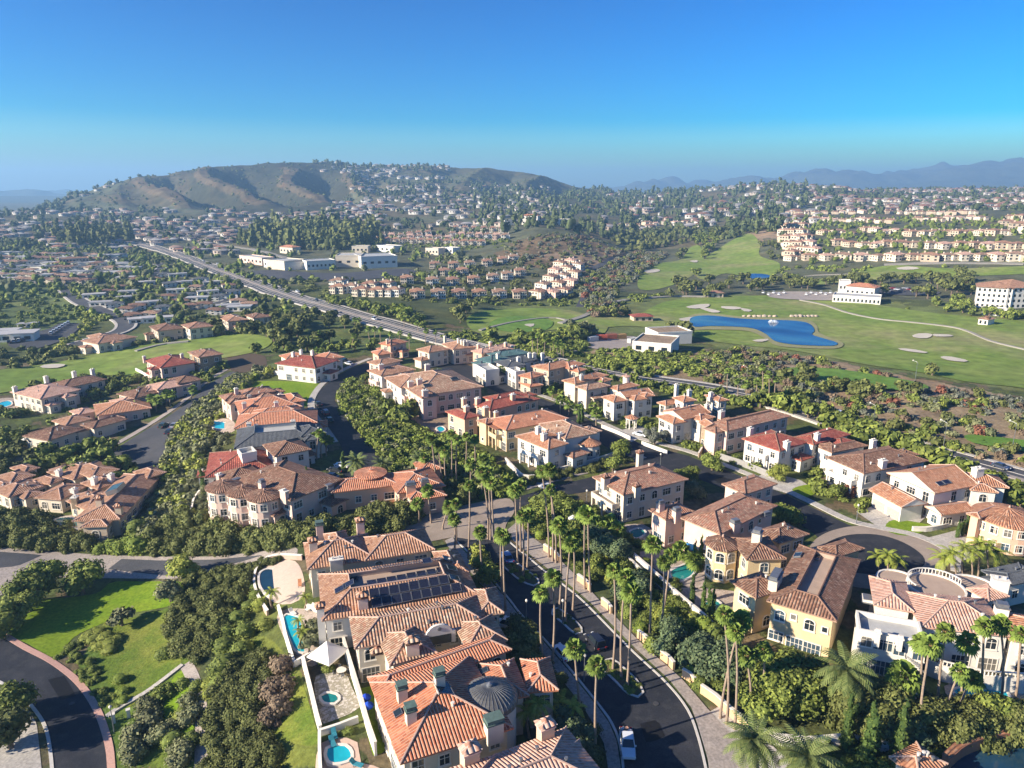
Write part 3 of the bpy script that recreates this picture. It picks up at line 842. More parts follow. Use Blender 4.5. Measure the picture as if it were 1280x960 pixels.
            q = [M @ Vector(v) for v in ((-w/2-.3,-d/2-.3,0.2),(w/2+.3,-d/2-.3,0.2),(w/2+.3,d/2+.3,0.2),(-w/2-.3,d/2+.3,0.2))]; t = M @ Vector((0,0,0.8))
            for i in range(4): c.face([q[i], q[(i+1)%4], t], [(0,0),(1.6,0),(0.8,0.9)])
            for i in (-1, 1):
                for j in (-1, 1): c.box(i*(w/2-.2)-.12, j*(d/2-.2)-.12, -0.15, i*(w/2-.2)+.12, j*(d/2-.2)+.12, 0.22, M)
            c.build('chimney_cap', TILE[s.tile], ch)
    def on_roof(s, px, py, name, mat, w, l, t=0.12, lift=0.06, rot=0.0, frame=None):
        """a panel, skylight or vent lying on the roof slope under a photo pixel"""
        p, r = s.roof_hit(px, py)
        if p is None: return
        z, W0, u, v, m = r; e = 0.05
        zx = s.roof_z(p.x+e, p.y); zy = s.roof_z(p.x, p.y+e)
        n = Vector((-(zx[0]-z)/e if zx else 0, -(zy[0]-z)/e if zy else 0, 1))
        if n.length > 3: n = Vector((0, 0, 1))
        n.normalize()
        if n.z > 0.999: X = W0['e1'].copy()
        else: X = Vector((0, 0, 1)).cross(n).normalized()
        Yv = n.cross(X)
        M = Matrix((X, Yv, n)).transposed().to_4x4(); M.translation = Vector((p.x, p.y, z)) - s.o + n*lift
        b = MB(); b.box(-w/2, -l/2, 0, w/2, l/2, t)
        for i, f in enumerate(b.f):
            b.uv[i] = [((b.v[k][0]+w/2)/w, (b.v[k][1]+l/2)/l) for k in f]
        b.v = [tuple(M @ Vector(q)) for q in b.v]
        o = b.build(name, mat, s.root)
        if frame:
            f = MB(); 
            for q in ((-w/2-.06,-l/2-.06,w/2+.06,-l/2),(-w/2-.06,l/2,w/2+.06,l/2+.06),(-w/2-.06,-l/2,-w/2,l/2),(w/2,-l/2,w/2+.06,l/2)): f.box(q[0], q[1], 0, q[2], q[3], t+.05, M)
            f.build('panel_frame', frame, o)
        return o
    def annexes(s):
        """lower side wings, porches and garages built against the main block"""
        for w in sorted([q for q in s.wings if q['roof'] != 'flat'], key=lambda q: -q['L1']*q['L2'])[:2]:
            for k in range(s.rnd.choice((1, 2))):
                sd = s.rnd.randrange(4); ln = w['L1'] if sd % 2 == 0 else w['L2']
                wd = min(ln*.6, s.rnd.uniform(4.5, 7)); dp = s.rnd.uniform(2.6, 3.8); u = s.rnd.uniform(.1, .9)*(ln-wd); h2 = s.rnd.choice((3.3, 3.6, w['h']-.9, w['h']-.5))
                if wd < 3.5 or h2 > w['h']-.3: continue
                o, e1, e2 = w['o']+s.o, w['e1'], w['e2']; o = Vector((o.x, o.y, 0))
                if sd == 0: b = o+e1*u-e2*dp; L = (wd, dp+2)
                elif sd == 2: b = o+e1*u+e2*(w['L2']-2); L = (wd, dp+2)
                elif sd == 1: b = o+e1*(w['L1']-2)+e2*u; L = (dp+2, wd)
                else: b = o-e1*dp+e2*u; L = (dp+2, wd)
                s.wing(None, None, None, h2, pitch=w['pitch'], wall=w['wall'], tile=w['tile'], box=(b, e1, e2, L[0], L[1], w['z0']), ov=.5)
    def vents(s, n=4):
        if s.low or not s.wings: return
        for _ in range(n):
            w = max(s.wings, key=lambda q: q['L1']*q['L2']) if s.rnd.random() < .6 else s.rnd.choice(s.wings)
            if w['roof'] not in ('hip', 'gable'): continue
            u = w['L1']*s.rnd.uniform(.2, .8); v = w['L2']*s.rnd.uniform(.2, .8)
            q = w['L'](u, v, 0)+s.o; r = s.roof_z(q.x, q.y)
            if r is None: continue
            b = MB(); p = Vector((q.x, q.y, r[0]))-s.o
            b.tube([p-Vector((0,0,.3)), p+Vector((0,0,.45))], 0.16, 6); b.tube([p+Vector((0,0,.45)), p+Vector((0,0,.6))], 0.26, 6)
            b.build('roof_vent', METAL if s.rnd.random() < .5 else TRIM, s.root)
    def tower(s, px, py, r, h, tile=None, wall=None, pitch=0.5, n=20, zb=None, name='tower', win=True, band=False):
        """round or many-sided tower; px,py is the centre of its roof apex"""
        z0 = s.o.z if (s.root and zb is None) else (zb or 0)
        apex = h + (r+0.5)*pitch
        p = at_z(px, py, z0+apex)
        if s.root is None:
            z0 = s.zg(p); p = at_z(px, py, z0+apex)
            s.root = empty(s.name, (p.x, p.y, z0)); tag(s.root, s.label, s.cat, s.group); s.o = Vector((p.x, p.y, z0))
        c = Vector((p.x, p.y, z0)) - s.o
        b = MB(); b.lathe(c, [(r, -2), (r, h+0.02)], n); 
        t = b.build(name, WALLC[wall or s.wall], s.root, smooth=n > 12)
        k = MB(); k.lathe(c, [(r+0.5, h-0.22), (r+0.5, h), (r*0.5, h+(r*0.5+0.5)*pitch), (0, apex)], n); k.lathe(c, [(0, h-0.22), (r+0.5, h-0.22)], n)
        k.build('tower_roof', TILE[tile or s.tile] if isinstance(tile or s.tile, str) else tile, t)
        f = MB(); f.lathe(c, [(0.22, apex-0.15), (0.16, apex+0.3), (0, apex+0.45)], 8); f.build('finial', CAPM, t)
        if win:
            for fl in range(2 if h > 5.4 else 1):
                zc = (fl+.5)*h/(2 if h > 5.4 else 1)
                for a in np.arange(pi*0.95, pi*2.1, 2.5/r):
                    P, R, ww, hh = win_mesh('std' if n > 12 else 'arch')
                    if n <= 12: a = (math.floor(a/(2*pi/n))+0.5)*2*pi/n
                    rr = r*cos(pi/n) if n <= 12 else r - 0.05
                    q = c + Vector((rr*cos(a), rr*sin(a), zc))
                    if s.inside(q+Vector((cos(a), sin(a), 0))*.7, None): continue
                    fr = link('window', R, t, q, (0, 0, a-pi/2)); link('pane', P, fr)
        AVOID.append([tuple(float(v) for v in project(p.x+(r+.5)*cos(a), p.y+(r+.5)*sin(a), z0)[:2]) for a in np.linspace(0, 2*pi, 9)[:-1]])
        return t
    def balcony(s, wing=0, side=None, t=0.5, width=6, depth=1.8, z=3.6, solid=True, roofed=False):
        """deck hung on a wall, walk level z"""
        w = s.wings[wing]; d = [-w['e2'], w['e1'], w['e2'], -w['e1']]; ov = w['ov']; L1, L2 = w['L1'], w['L2']
        if side is None: side = max(range(4), key=lambda i: d[i].dot(Vector((-.8,-.6,0))))
        n = d[side]; cs = [(ov,ov),(L1-ov,ov),(L1-ov,L2-ov),(ov,L2-ov)]
        a, c = w['L'](*cs[side], 0), w['L'](*cs[(side+1)%4], 0)
        width = min(width, (c-a).length-.4)
        M = Matrix.Translation(a.lerp(c, t)) @ Matrix.Rotation(atan2(n.y, n.x)-pi/2, 4, 'Z')
        b = MB(); b.box(-width/2, 0, z-.3, width/2, depth, z, M); bl = b.build('balcony', WALLC[s.wall], s.root)
        r = MB()
        if solid:
            r.box(-width/2, depth-.2, z, width/2, depth+.02, z+1.0, M); r.box(-width/2-.02, 0, z, -width/2+.2, depth-.2, z+1.0, M); r.box(width/2-.2, 0, z, width/2+.02, depth-.2, z+1.0, M)
        else:
            for x in np.arange(-width/2+.15, width/2, 0.32): r.box(x-.07, depth-.2, z, x+.07, depth-.06, z+.9, M)
            r.box(-width/2, depth-.28, z+.9, width/2, depth+.02, z+1.05, M)
        r.build('parapet' if solid else 'balustrade', WALLC[s.wall], bl)
        for x in (-width/2+.25, 0, width/2-.25):
            cp = MB(); cp.box(x-.2, depth-.45, -1.5, x+.2, depth-.05, z-.31, M)
            if roofed: cp.box(x-.15, depth-.4, z+1.01, x+.15, depth-.1, z+2.9, M)
            cp.build('column', WALLC[s.wall], bl)
        if roofed:
            q = MB(); q.box(-width/2-.3, -.1, z+2.9, width/2+.3, depth+.4, z+3.05, M); q.build('canopy', TILE[s.tile], bl)
# ------------------------------------------------------------------ roads, pavements, lawns, golf, water
ASPH = two_tone('dark_asphalt', (0.026,0.029,0.037), (0.036,0.038,0.046), 0.15, 0.85, fine_scale=6, c2=(0.050,0.051,0.056), s2=0.4)
ASPH2 = two_tone('worn_asphalt', (0.065,0.068,0.076), (0.085,0.085,0.09), 0.12, 0.85, fine_scale=4)
CONC = two_tone('pavement_concrete', (0.36,0.31,0.27), (0.31,0.27,0.24), 0.25, 0.9, fine_scale=2.5)
CONC2 = two_tone('pale_concrete', (0.46,0.43,0.38), (0.40,0.37,0.33), 0.25, 0.9, fine_scale=2.5)
KERB = plain('kerb_concrete', (0.55,0.52,0.47), 0.85, 0.08)
BRICK = plain('pink_brick_gutter', (0.50,0.30,0.24), 0.9, 0.12, 3)
def pavers():
    t = NT('beige_pavers', 0.9, 0.15)
    br = t.n.new('ShaderNodeTexBrick'); t.l.new(t.pos(), br.inputs[0]); br.inputs['Scale'].default_value = 1.6
    br.inputs['Color1'].default_value = (0.36,0.29,0.23,1); br.inputs['Color2'].default_value = (0.31,0.25,0.20,1); br.inputs['Mortar'].default_value = (0.25,0.21,0.17,1)
    n = t.remap(t.noise(0.2, 4, t.pos()), .3, .7, .85, 1.15)
    v = t.node('ShaderNodeVectorMath', operation='SCALE'); t.l.new(br.outputs[0], v.inputs[0]); t.l.new(n, v.inputs[3]); t.l.new(v.outputs[0], t.b.inputs['Base Color'])
    return t.m
PAVER = pavers()
LAWN = two_tone('mown_lawn', (0.13,0.22,0.012), (0.18,0.25,0.018), 0.10, 0.95, fine_scale=1.6)
GRASS = two_tone('slope_grass', (0.10,0.15,0.02), (0.18,0.20,0.035), 0.16, 0.95, fine_scale=2.0, bump=0.5)
FAIR = two_tone('golf_fairway', (0.145,0.215,0.035), (0.20,0.25,0.055), 0.018, 0.95, fine_scale=0.16, c2=(0.27,0.25,0.11), s2=0.012)
GREEN = two_tone('golf_green', (0.11,0.21,0.03), (0.14,0.235,0.04), 0.03, 0.95, fine_scale=0.3)
SAND = plain('bunker_sand', (0.52,0.47,0.38), 0.95, 0.05, 0.2)
PATH = plain('cart_path', (0.28,0.26,0.22), 0.9, 0.1, 0.2)
DIRTM = two_tone('bare_dirt', (0.34,0.25,0.17), (0.25,0.18,0.12), 0.1, 0.95, fine_scale=1.0)
def water(name, c, rough=0.06, bump=0.05, scale=1.0):
    t = NT(name, rough, 0.5); n = t.remap(t.noise(scale*0.3, 3, t.pos()), .3, .7, .85, 1.15)
    v = t.node('ShaderNodeVectorMath', operation='SCALE', i0=c); t.l.new(n, v.inputs[3]); t.l.new(v.outputs[0], t.b.inputs['Base Color'])
    t.bump(t.noise(scale*3, 3, t.pos()), bump, 0.1); return t.m
POND = water('pond_water', (0.003,0.022,0.07), 0.10, 0.25, 0.25); POOLB = water('pool_water', (0.02,0.42,0.52)); POOLT = water('teal_pool_water', (0.02,0.22,0.20)); POOLD = water('dark_pool_water', (0.015,0.05,0.085))

def S(o, label): return tag(o, label, None, None, 'structure')

# main avenue
AV_L = [(568,672),(572,679),(588,694),(633,746),(650,768),(680,800),(711,836),(748,882),(763,903),(773,927),(778,960),(779,1000),(779,1080)]
AV_R = [(628,668),(640,680),(660,696),(680,713),(707,733),(733,755),(787,810),(833,853),(860,887),(873,920),(883,960),(890,1000),(895,1080)]
drape(AV_L + AV_R[::-1], 'road', ASPH, 0.06, smooth=False, label='dark asphalt avenue running down past the palms to the front edge')
drape([(500,660),(530,646),(562,636),(600,628),(628,623),(640,626),(643,640),(633,655),(628,668),(600,676),(568,672),(545,676),(515,678)], 'plaza', PAVER, 0.10, label='beige paver junction at the top of the avenue')
drape([(640,628),(652,620),(700,606),(750,594),(800,580),(830,571),(856,577),(830,590),(790,600),(740,614),(700,620),(660,632),(643,640)], 'road', ASPH, 0.065, smooth=False, label='short asphalt link road between junction and upper street')
US_U = [(540,440),(600,462),(640,484),(700,507),(760,537),(800,554),(860,570),(905,587),(960,609),(1010,632),(1060,656),(1095,668)]
US_L = [(520,448),(575,470),(612,486),(650,503),(690,520),(720,536),(745,551),(775,570),(800,580),(870,598),(935,622),(985,647),(1015,665),(1040,690)]
drape(US_U + US_L[::-1], 'road', ASPH, 0.062, smooth=False, label='upper residential street with dark asphalt')
# cul-de-sac
drape([(1010,690),(1020,674),(1045,662),(1085,657),(1130,664),(1165,678),(1182,697),(1180,716),(1160,732),(1125,738),(1080,736),(1035,725),(1012,708)], 'turning_circle', PAVER, 0.09, label='beige paver ring of the turning circle')
drape([(1022,692),(1035,678),(1062,669),(1098,669),(1130,679),(1153,695),(1154,708),(1135,717),(1105,719),(1065,716),(1035,707)], 'turning_circle', ASPH, 0.13, label='dark asphalt middle of the turning circle')
# driveways on the upper street
for q, nm in (([(1070,640),(1115,625),(1165,640),(1140,662),(1118,668),(1095,657)], 'pale concrete drive in front of the double garage'),
              ([(1142,677),(1200,662),(1245,668),(1235,690),(1190,706),(1175,690)], 'pale paved forecourt beside the pink round house'),
              ([(940,600),(958,590),(1000,600),(1018,612),(1000,622),(960,610)], 'shaded drive beside the brown roofed villa'),
              ([(768,540),(800,532),(812,540),(790,553)], 'paved entry between the white villas'),
              ([(640,466),(670,470),(680,487),(655,480)], 'pale drive beside the teal roofed villas')):
    drape(q, 'driveway', CONC2, 0.08, smooth=False, label=nm)
# west street (curving past the dark-roof house)
WS_L = [(470,448),(440,460),(415,474),(400,488),(393,503),(397,517),(412,535),(424,552),(430,570),(424,588),(436,602),(470,610)]
WS_R = [(485,455),(450,467),(432,478),(421,488),(418,500),(430,521),(456,549),(474,568),(490,590),(490,606)]
drape(WS_L + WS_R[::-1], 'road', ASPH, 0.06, smooth=False, label='curving asphalt street behind the ridge villas')
drape([(138,566),(165,548),(204,525),(233,505),(262,480),(285,466),(300,463),(300,471),(272,490),(240,515),(215,542),(203,572),(205,592),(185,598),(172,585),(140,578)], 'road', ASPH2, 0.07, smooth=False, label='grey side street below the ridge on the left')
ribbon([(136,560),(165,544),(202,521),(230,501),(258,477),(283,462)], 2.4, 0.14, 'pavement', CONC); S(bpy.context.scene.objects[-1] if False else COL.objects[-1], 'pale pavement along the grey side street')
# entry road across the left
drape([(-60,684),(0,684),(53,689),(130,694),(200,696),(267,696),(340,688),(372,684),(372,694),(340,698),(300,706),(262,716),(215,724),(133,723),(70,722),(23,735),(0,745),(-60,765)], 'road', CONC, 0.06, smooth=False, label='pale paved entry road across the left slope')
drape([(135,712),(152,699),(200,701),(267,700),(330,694),(300,703),(262,712),(207,720)], 'road', ASPH2, 0.10, smooth=False, label='grey asphalt strip set in the pale entry road, nearer the estate')
drape([(-60,690),(0,690),(53,694),(22,708),(0,710),(-60,716)], 'road', ASPH2, 0.10, smooth=False, label='grey asphalt strip set in the pale entry road at the left edge')
# lower left curve
LL_O = [(-40,775),(0,790),(33,809),(67,827),(100,853),(123,887),(137,927),(141,960),(142,1010),(140,1080)]
LL_I = [(-40,838),(0,853),(25,868),(43,887),(58,913),(65,960),(66,1010),(64,1080)]
drape(LL_O + LL_I[::-1], 'road', ASPH, 0.06, smooth=False, label='curving asphalt road in the bottom left corner')
S(ribbon(LL_O, 1.1, 0.12, 'gutter', BRICK, off=0.2), 'pink brick gutter along the curving road')
S(ribbon(LL_I, 0.5, 0.14, 'kerb', KERB), 'pale kerb on the inner side of the curving road')
drape([(-40,850),(0,860),(30,878),(46,905),(52,960),(52,1080),(-40,1080)], 'pavement', CONC2, 0.05, smooth=False, avoid=False, label='pale pavement inside the curve at bottom left')
# kerbs + pavements of the avenue
S(ribbon(AV_L, 0.35, 0.15, 'kerb', KERB, off=-0.1), 'pale kerb on the left of the avenue')
S(ribbon(AV_R, 0.35, 0.15, 'kerb', KERB, off=0.1), 'pale kerb on the right of the avenue')
AVR2 = [(647,652),(660,668),(690,690),(730,730),(760,762),(800,803),(853,850),(890,893),(920,925),(945,960),(960,1000)]
AVR1 = [(634,663),(642,677),(664,695),(684,711),(711,731),(737,753),(791,808),(837,851),(864,885),(877,920),(887,960),(890,1000)]
drape(AVR1 + AVR2[::-1], 'pavement', CONC, 0.13, smooth=False, label='wide pavement on the right of the avenue')
AVL1 = [(566,672),(570,679),(586,695),(631,747),(648,769),(678,801),(709,837),(746,883),(761,904),(771,927),(776,960),(777,1000)]
AVL2 = [(556,676),(560,684),(576,702),(618,750),(636,776),(664,806),(690,836),(726,880),(742,906),(755,930),(760,960),(760,1000)]
drape(AVL1 + AVL2[::-1], 'pavement', CONC, 0.13, smooth=False, label='narrow pavement on the left of the avenue')
drape([(870,900),(905,880),(985,950),(1010,1000),(890,1000),(885,950)], 'driveway', CONC2, 0.10, smooth=False, avoid=False, label='pale forecourt by the date palms at the front')
S(ribbon([(650,486),(700,503),(760,532),(800,548),(860,564),(905,581),(960,603),(1010,626),(1060,650),(1100,660),(1150,671),(1190,692),(1196,715)], 2.2, 0.15, 'pavement', CONC2, off=0), 'pavement along the far side of the upper street')
S(ribbon([(652,612),(700,598),(750,586),(805,571)], 2.2, 0.15, 'pavement', CONC), 'pavement above the short link road')
S(ribbon([(425,488),(423,500),(434,520),(460,548),(480,570),(494,590)], 1.0, 0.15, 'kerb', KERB), 'pale kerb on the slope side of the curving street')
S(ribbon([(463,448),(434,460),(410,474),(396,488),(389,503),(393,519),(407,537),(418,553)], 2.4, 0.15, 'pavement', CONC2), 'pavement beside the lawn on the curving street')
S(ribbon([(436,578),(447,590),(444,604),(428,612)], 2.0, 0.15, 'pavement', CONC2), 'pavement bulb beside the parked cars of the curving street')
# medians with planted beds
MED_P = [[(628,706),(640,718),(652,727),(668,733),(674,727),(664,718),(648,706),(636,698)],
         [(690,768),(703,779),(716,791),(724,794),(728,788),(718,776),(704,765),(694,760)],
         [(750,833),(766,849),(783,866),(795,872),(804,868),(798,854),(782,838),(764,824)]]
SOIL = two_tone('planting_soil', (0.12,0.08,0.05), (0.09,0.10,0.04), 0.8, 0.95, fine_scale=5)
for i, q in enumerate(MED_P):
    lab = ('far', 'middle', 'near')[i]
    drape(q, 'median_bed', SOIL, 0.17, label=f'planted strip of the {lab} palm median on the avenue')
    S(ribbon(q, 0.32, 0.24, 'kerb', KERB, closed=True), f'pale kerb round the {lab} palm median')

# lawns
drape([(0,772),(40,752),(75,748),(120,742),(140,728),(180,727),(218,727),(232,730),(228,745),(215,757),(160,768),(120,783),(92,797),(68,822),(35,805),(2,790)], 'lawn', LAWN, 0.05, label='bright mown lawn between the road and the hedge')
drape([(322,477),(380,478),(405,482),(390,492),(385,505),(375,510),(330,500),(310,490)], 'lawn', LAWN, 0.05, label='empty lawn plot by the curving street')
drape([(444,862),(470,857),(482,888),(484,940),(466,945)], 'lawn', LAWN, 0.07, smooth=False, label='small striped lawn beside the villa patio')
drape([(1108,655),(1122,650),(1160,656),(1164,661),(1135,670),(1110,665)], 'lawn', LAWN, 0.10, label='small front lawn by the turning circle')
drape([(990,612),(1012,606),(1022,615),(1004,622)], 'lawn', LAWN, 0.10, label='small lawn beside the brown roofed villa')
drape([(215,850),(235,838),(245,860),(248,890),(250,930),(230,940),(205,900)], 'lawn', LAWN, 0.06, label='narrow sloping lawn beside the garden path')
drape([(130,778),(150,776),(215,764),(222,800),(226,835),(200,850),(170,880),(150,880),(125,830)], 'grass_slope', GRASS, 0.045, avoid=False, label='rough green slope below the clipped bushes')
drape([(318,800),(345,830),(375,850),(392,900),(398,930),(370,930),(335,915),(325,880)], 'grass_slope', GRASS, 0.045, avoid=False, label='yellow green bank under the pool terrace')
drape([(0,600),(60,606),(120,616),(120,606),(60,596),(0,590)], 'lawn', LAWN, 0.05, avoid=False, label='shaded lawn behind the tiled cottages on the left')
S(ribbon([(232,830),(240,845),(248,870),(252,900),(252,940),(250,980)], 2.0, 0.08, 'garden_path', CONC), 'curving garden path beside the big hedge')
S(ribbon([(228,832),(205,850),(180,868),(150,885),(134,896)], 0.9, 0.3, 'garden_wall_path', CONC2), 'thin pale path down to the corner gate')

# golf course
GOLF = [
 ([(-60,465),(0,463),(60,455),(110,446),(150,436),(215,428),(300,418),(340,425),(320,440),(250,452),(200,452),(180,470),(120,470),(70,480),(0,492),(-60,500)], FAIR, 'golf fairway sweeping behind the left houses'),
 ([(590,393),(640,386),(700,387),(738,395),(760,405),(748,420),(700,412),(650,420),(608,420),(585,408)], FAIR, 'golf fairway behind the teal roofed villas'),
 ([(620,400),(650,396),(690,402),(680,414),(640,416),(612,410)], GREEN, 'smooth green on the near fairway'),
 ([(790,395),(830,378),(880,372),(960,370),(1030,372),(1100,382),(1170,392),(1280,402),(1340,410),(1340,500),(1280,486),(1210,478),(1150,466),(1080,456),(1000,440),(930,432),(880,425),(830,412),(780,408),(730,412),(725,398)], FAIR, 'broad golf fairway round the pond'),
 ([(980,462),(1040,462),(1120,474),(1160,484),(1140,490),(1060,483),(1000,474)], GREEN, 'narrow tee strip on the near side of the scrub'),
 ([(1210,545),(1280,552),(1340,560),(1340,575),(1270,565),(1215,555)], GREEN, 'green tee patch by the highway on the right'),
 ([(800,345),(822,330),(850,325),(862,310),(875,308),(880,330),(865,345),(830,360),(800,362)], FAIR, 'golf fairway up the canyon, left side'),
 ([(870,345),(880,325),(900,310),(920,298),(938,292),(950,305),(950,320),(975,330),(965,345),(930,345),(905,342),(885,350)], FAIR, 'golf fairway up the canyon, right side'),
 ([(1000,352),(1060,345),(1090,335),(1130,332),(1190,336),(1280,333),(1340,333),(1340,345),(1280,343),(1200,346),(1130,345),(1080,352),(1020,356)], FAIR, 'golf fairway below the terraced villas'),
]
for k, (q, m, lb) in enumerate(GOLF): drape(q, 'golf_fairway', m, 0.30 if m is FAIR else 0.55, label=lb)
for q in ([(857,385),(870,382),(886,381),(884,385),(868,387)],[(902,384),(925,385),(922,388),(905,387)],[(848,400),(870,397),(877,399),(860,403)],
          [(940,427),(955,425),(962,426),(950,429)],[(1140,421),(1150,418),(1165,419),(1160,424),(1145,424)],[(1167,419),(1190,420),(1188,422),(1168,422)],[(1175,448),(1185,447),(1209,452),(1205,454),(1185,452)],[(1122,437),(1140,438),(1160,442),(1155,443),(1130,440)],
          [(50,460),(60,457),(82,457),(75,461),(58,462)],[(805,339),(822,337),(824,340),(810,342)],[(862,327),(872,326),(870,329)],[(655,407),(668,406),(664,410)],[(1120,336),(1135,334),(1150,336),(1140,338),(1125,338)],[(870,384),(900,390),(890,392)],[(925,386),(940,389),(932,391)]):
    drape(q, 'sand_bunker', SAND, 0.75, label='pale sand bunker on the golf course')
DPOND = [(862,402),(868,397),(890,396),(930,400),(985,402),(1005,404),(1014,408),(1018,415),(1015,420),(1030,425),(1046,430),(1040,434),(1000,433),(975,430),(965,426),(955,418),(935,411),(890,409),(868,410)]
drape([(856,403),(866,394),(892,393),(930,397),(987,399),(1010,401),(1021,408),(1023,416),(1034,422),(1054,430),(1044,437),(998,436),(970,433),(955,424),(935,415),(888,413),(862,413)], 'pond_bank', plain('pond_bank_sand', (0.26,0.25,0.12), 0.9, 0.1, 0.3), 0.60, label='pale sandy bank round the pond')
drape(DPOND, 'pond', POND, 0.85, label='deep blue golf pond with a fountain')
drape([(930,344),(948,343),(962,345),(958,349),(940,349)], 'pond', POND, 0.8, label='small far pond among the canyon trees')
for ln, wd in (([(1000,376),(1030,382),(1060,392),(1100,400),(1150,405),(1200,412),(1240,428),(1290,440)], 1.8), ([(700,405),(730,396),(752,384),(770,378),(800,374),(850,371),(900,372)], 4.0),
               ([(170,440),(200,432),(216,430),(236,428)], 2.5), ([(600,414),(640,404),(690,398),(715,404)], 2.0), ([(600,474),(700,444),(720,440)], 2.0)):
    S(ribbon(ln, wd, 0.9, 'cart_path', PATH, step=6, nx=1), 'pale cart path winding over the golf course')
# highway and far roads
def far_road(pts, wd, lab, m=ASPH2, h=0.5, edge=True, name='road', lines=0):
    S(ribbon(pts, wd, h, name, m, step=6, nx=4, bury=1.5), lab)
    px = np.array(smooth_line(pts)); AVOID.append([tuple(p+np.array([0, -3])) for p in px] + [tuple(p+np.array([0, 4 if wd < 15 else 9])) for p in px[::-1]])
    if edge:
        S(ribbon(pts, 1.6, h+0.14, 'kerb', CONC2, off=-wd/2-0.8, step=6, bury=1.5), 'pale pavement on one edge of the ' + lab.split(',')[0])
        S(ribbon(pts, 1.6, h+0.14, 'kerb', CONC2, off=wd/2+0.8, step=6, bury=1.5), 'pale pavement on the other edge of the ' + lab.split(',')[0])
    for k in range(lines):
        o_ = (k-(lines-1)/2)*wd/(lines+1)
        S(ribbon(pts, 0.35 if k != lines//2 else 2.2, h+0.05 if k != lines//2 else h+0.2, 'lane_marking' if k != lines//2 else 'median_strip', KERB if k != lines//2 else CONC, off=o_, step=6), f'pale line along the {lab}')
HWY = [(165,303),(214,316),(262,334),(310,352),(360,370),(405,383),(450,396),(500,410),(550,424),(600,436)]
HWY2 = [(590,434),(640,444),(680,450),(740,462),(800,474),(880,486),(950,500),(1020,520),(1100,548),(1180,572),(1280,600),(1340,620)]
far_road(HWY, 17, 'coast highway, wide and grey', lines=5)
far_road(HWY2, 12, 'coast highway past the golf links, grey', h=0.52, lines=2)
far_road([(78,353),(84,364),(100,377),(125,388),(148,397),(158,406),(150,415),(120,424),(95,432)], 9, 'curving grey street above the golf course')
far_road([(190,345),(203,334),(196,330)], 7, 'short grey lane between left villas')
far_road([(235,350),(262,352),(280,362),(288,374),(270,380)], 7, 'grey lane looping among white houses')
far_road([(742,335),(741,350),(738,362),(731,375),(727,384)], 8, 'grey canyon road beside the villas', edge=False)
far_road([(742,335),(755,330),(770,322)], 7, 'upper bend of the canyon road', edge=False)
far_road([(270,305),(330,315),(380,330)], 7, 'pale hillside street above the shops', m=PATH, edge=False)
far_road([(1105,331),(1180,329),(1280,330)], 7, 'street below the terraced villas', m=PATH, edge=False)
far_road([(985,352),(1010,345),(1060,343)], 3, 'path along the planted bank', m=PATH, edge=False)
drape([(10,432),(25,420),(60,412),(75,405),(100,405),(98,412),(80,425),(55,434),(30,438)], 'car_park', ASPH2, 0.4, label='open car park below the curving street')
drape([(1090,362),(1140,360),(1175,365),(1160,370),(1100,368)], 'car_park', ASPH2, 0.5, label='car park behind the clubhouse trees')
drape([(965,366),(1030,366),(1080,371),(1060,376),(1010,376),(965,373)], 'car_park', CONC, 0.7, label='pale forecourt beside the clubhouse')
drape([(730,425),(790,421),(810,430),(790,436),(745,437),(733,432)], 'yard', CONC, 0.4, label='gravel works yard with stored machines')
drape([(330,338),(420,342),(500,336),(520,342),(450,350),(360,350),(310,345)], 'car_park', ASPH2, 0.4, label='car park in front of the shops')
drape([(505,522),(540,520),(575,524),(582,536),(560,546),(535,542),(515,534)], 'bare_plot', DIRTM, 0.1, label='bare dirt plot beside the large pink villa')
drape([(285,446),(300,442),(330,445),(330,462),(300,466),(288,462)], 'bare_plot', plain('dark_earth', (0.09,0.065,0.045), 0.95, 0.1), 0.1, label='dark bare plot at the end of the side street')

# ------------------------------------------------------------------ pools
def pool(poly, m, label, terr_poly=None, terr_mat=PATIO, cat='pool', spill=None):
    if terr_poly: drape(terr_poly, 'patio', terr_mat, 0.06, label=label.replace('pool', 'pool terrace', 1) if 'pool' in label else label+' terrace', step=2)
    ln = smooth_line(poly, True, 5); w_ = ground(ln[:, 0], ln[:, 1]); z = float(w_[:, 2].mean())+0.28
    c = w_[:, :2].mean(0); o = empty('swimming_pool', (c[0], c[1], z)); tag(o, label, cat)
    me = drape(poly, 'water', m, 0.0, flat=True, link_it=False)
    for v in me.vertices: v.co = (v.co.x-c[0], v.co.y-c[1], 0)
    wt = link('water', me, o)
    r = resample(w_, 0.8, True); n = len(r); mb = MB()
    d = np.roll(r, -1, 0)-np.roll(r, 1, 0); d /= np.linalg.norm(d, axis=1)[:, None]; nn = np.stack([d[:, 1], -d[:, 0]], 1)
    ar = 0.5*np.sum(r[:, 0]*np.roll(r[:, 1], -1)-np.roll(r[:, 0], -1)*r[:, 1])
    if ar < 0: nn = -nn
    a = r-c; b_ = a+nn*0.45
    for i in range(n):
        j = (i+1) % n
        q = [(*a[i], .08), (*b_[i], .08), (*b_[j], .08), (*a[j], .08)]
        mb.face(q if ar > 0 else q[::-1]); mb.face([(*b_[i], .08), (*b_[i], -.8), (*b_[j], -.8), (*b_[j], .08)]); mb.face([(*a[i], -.1), (*a[i], .08), (*a[j], .08), (*a[j], -.1)])
    mb.build('coping', TRIM, o)
pool([(356,776),(362,772),(380,774),(388,780),(392,798),(386,812),(372,816),(364,804),(358,790)], POOLB, 'bright blue curved pool on the white walled terrace', [(348,765),(395,765),(400,800),(402,830),(372,830),(356,800)])
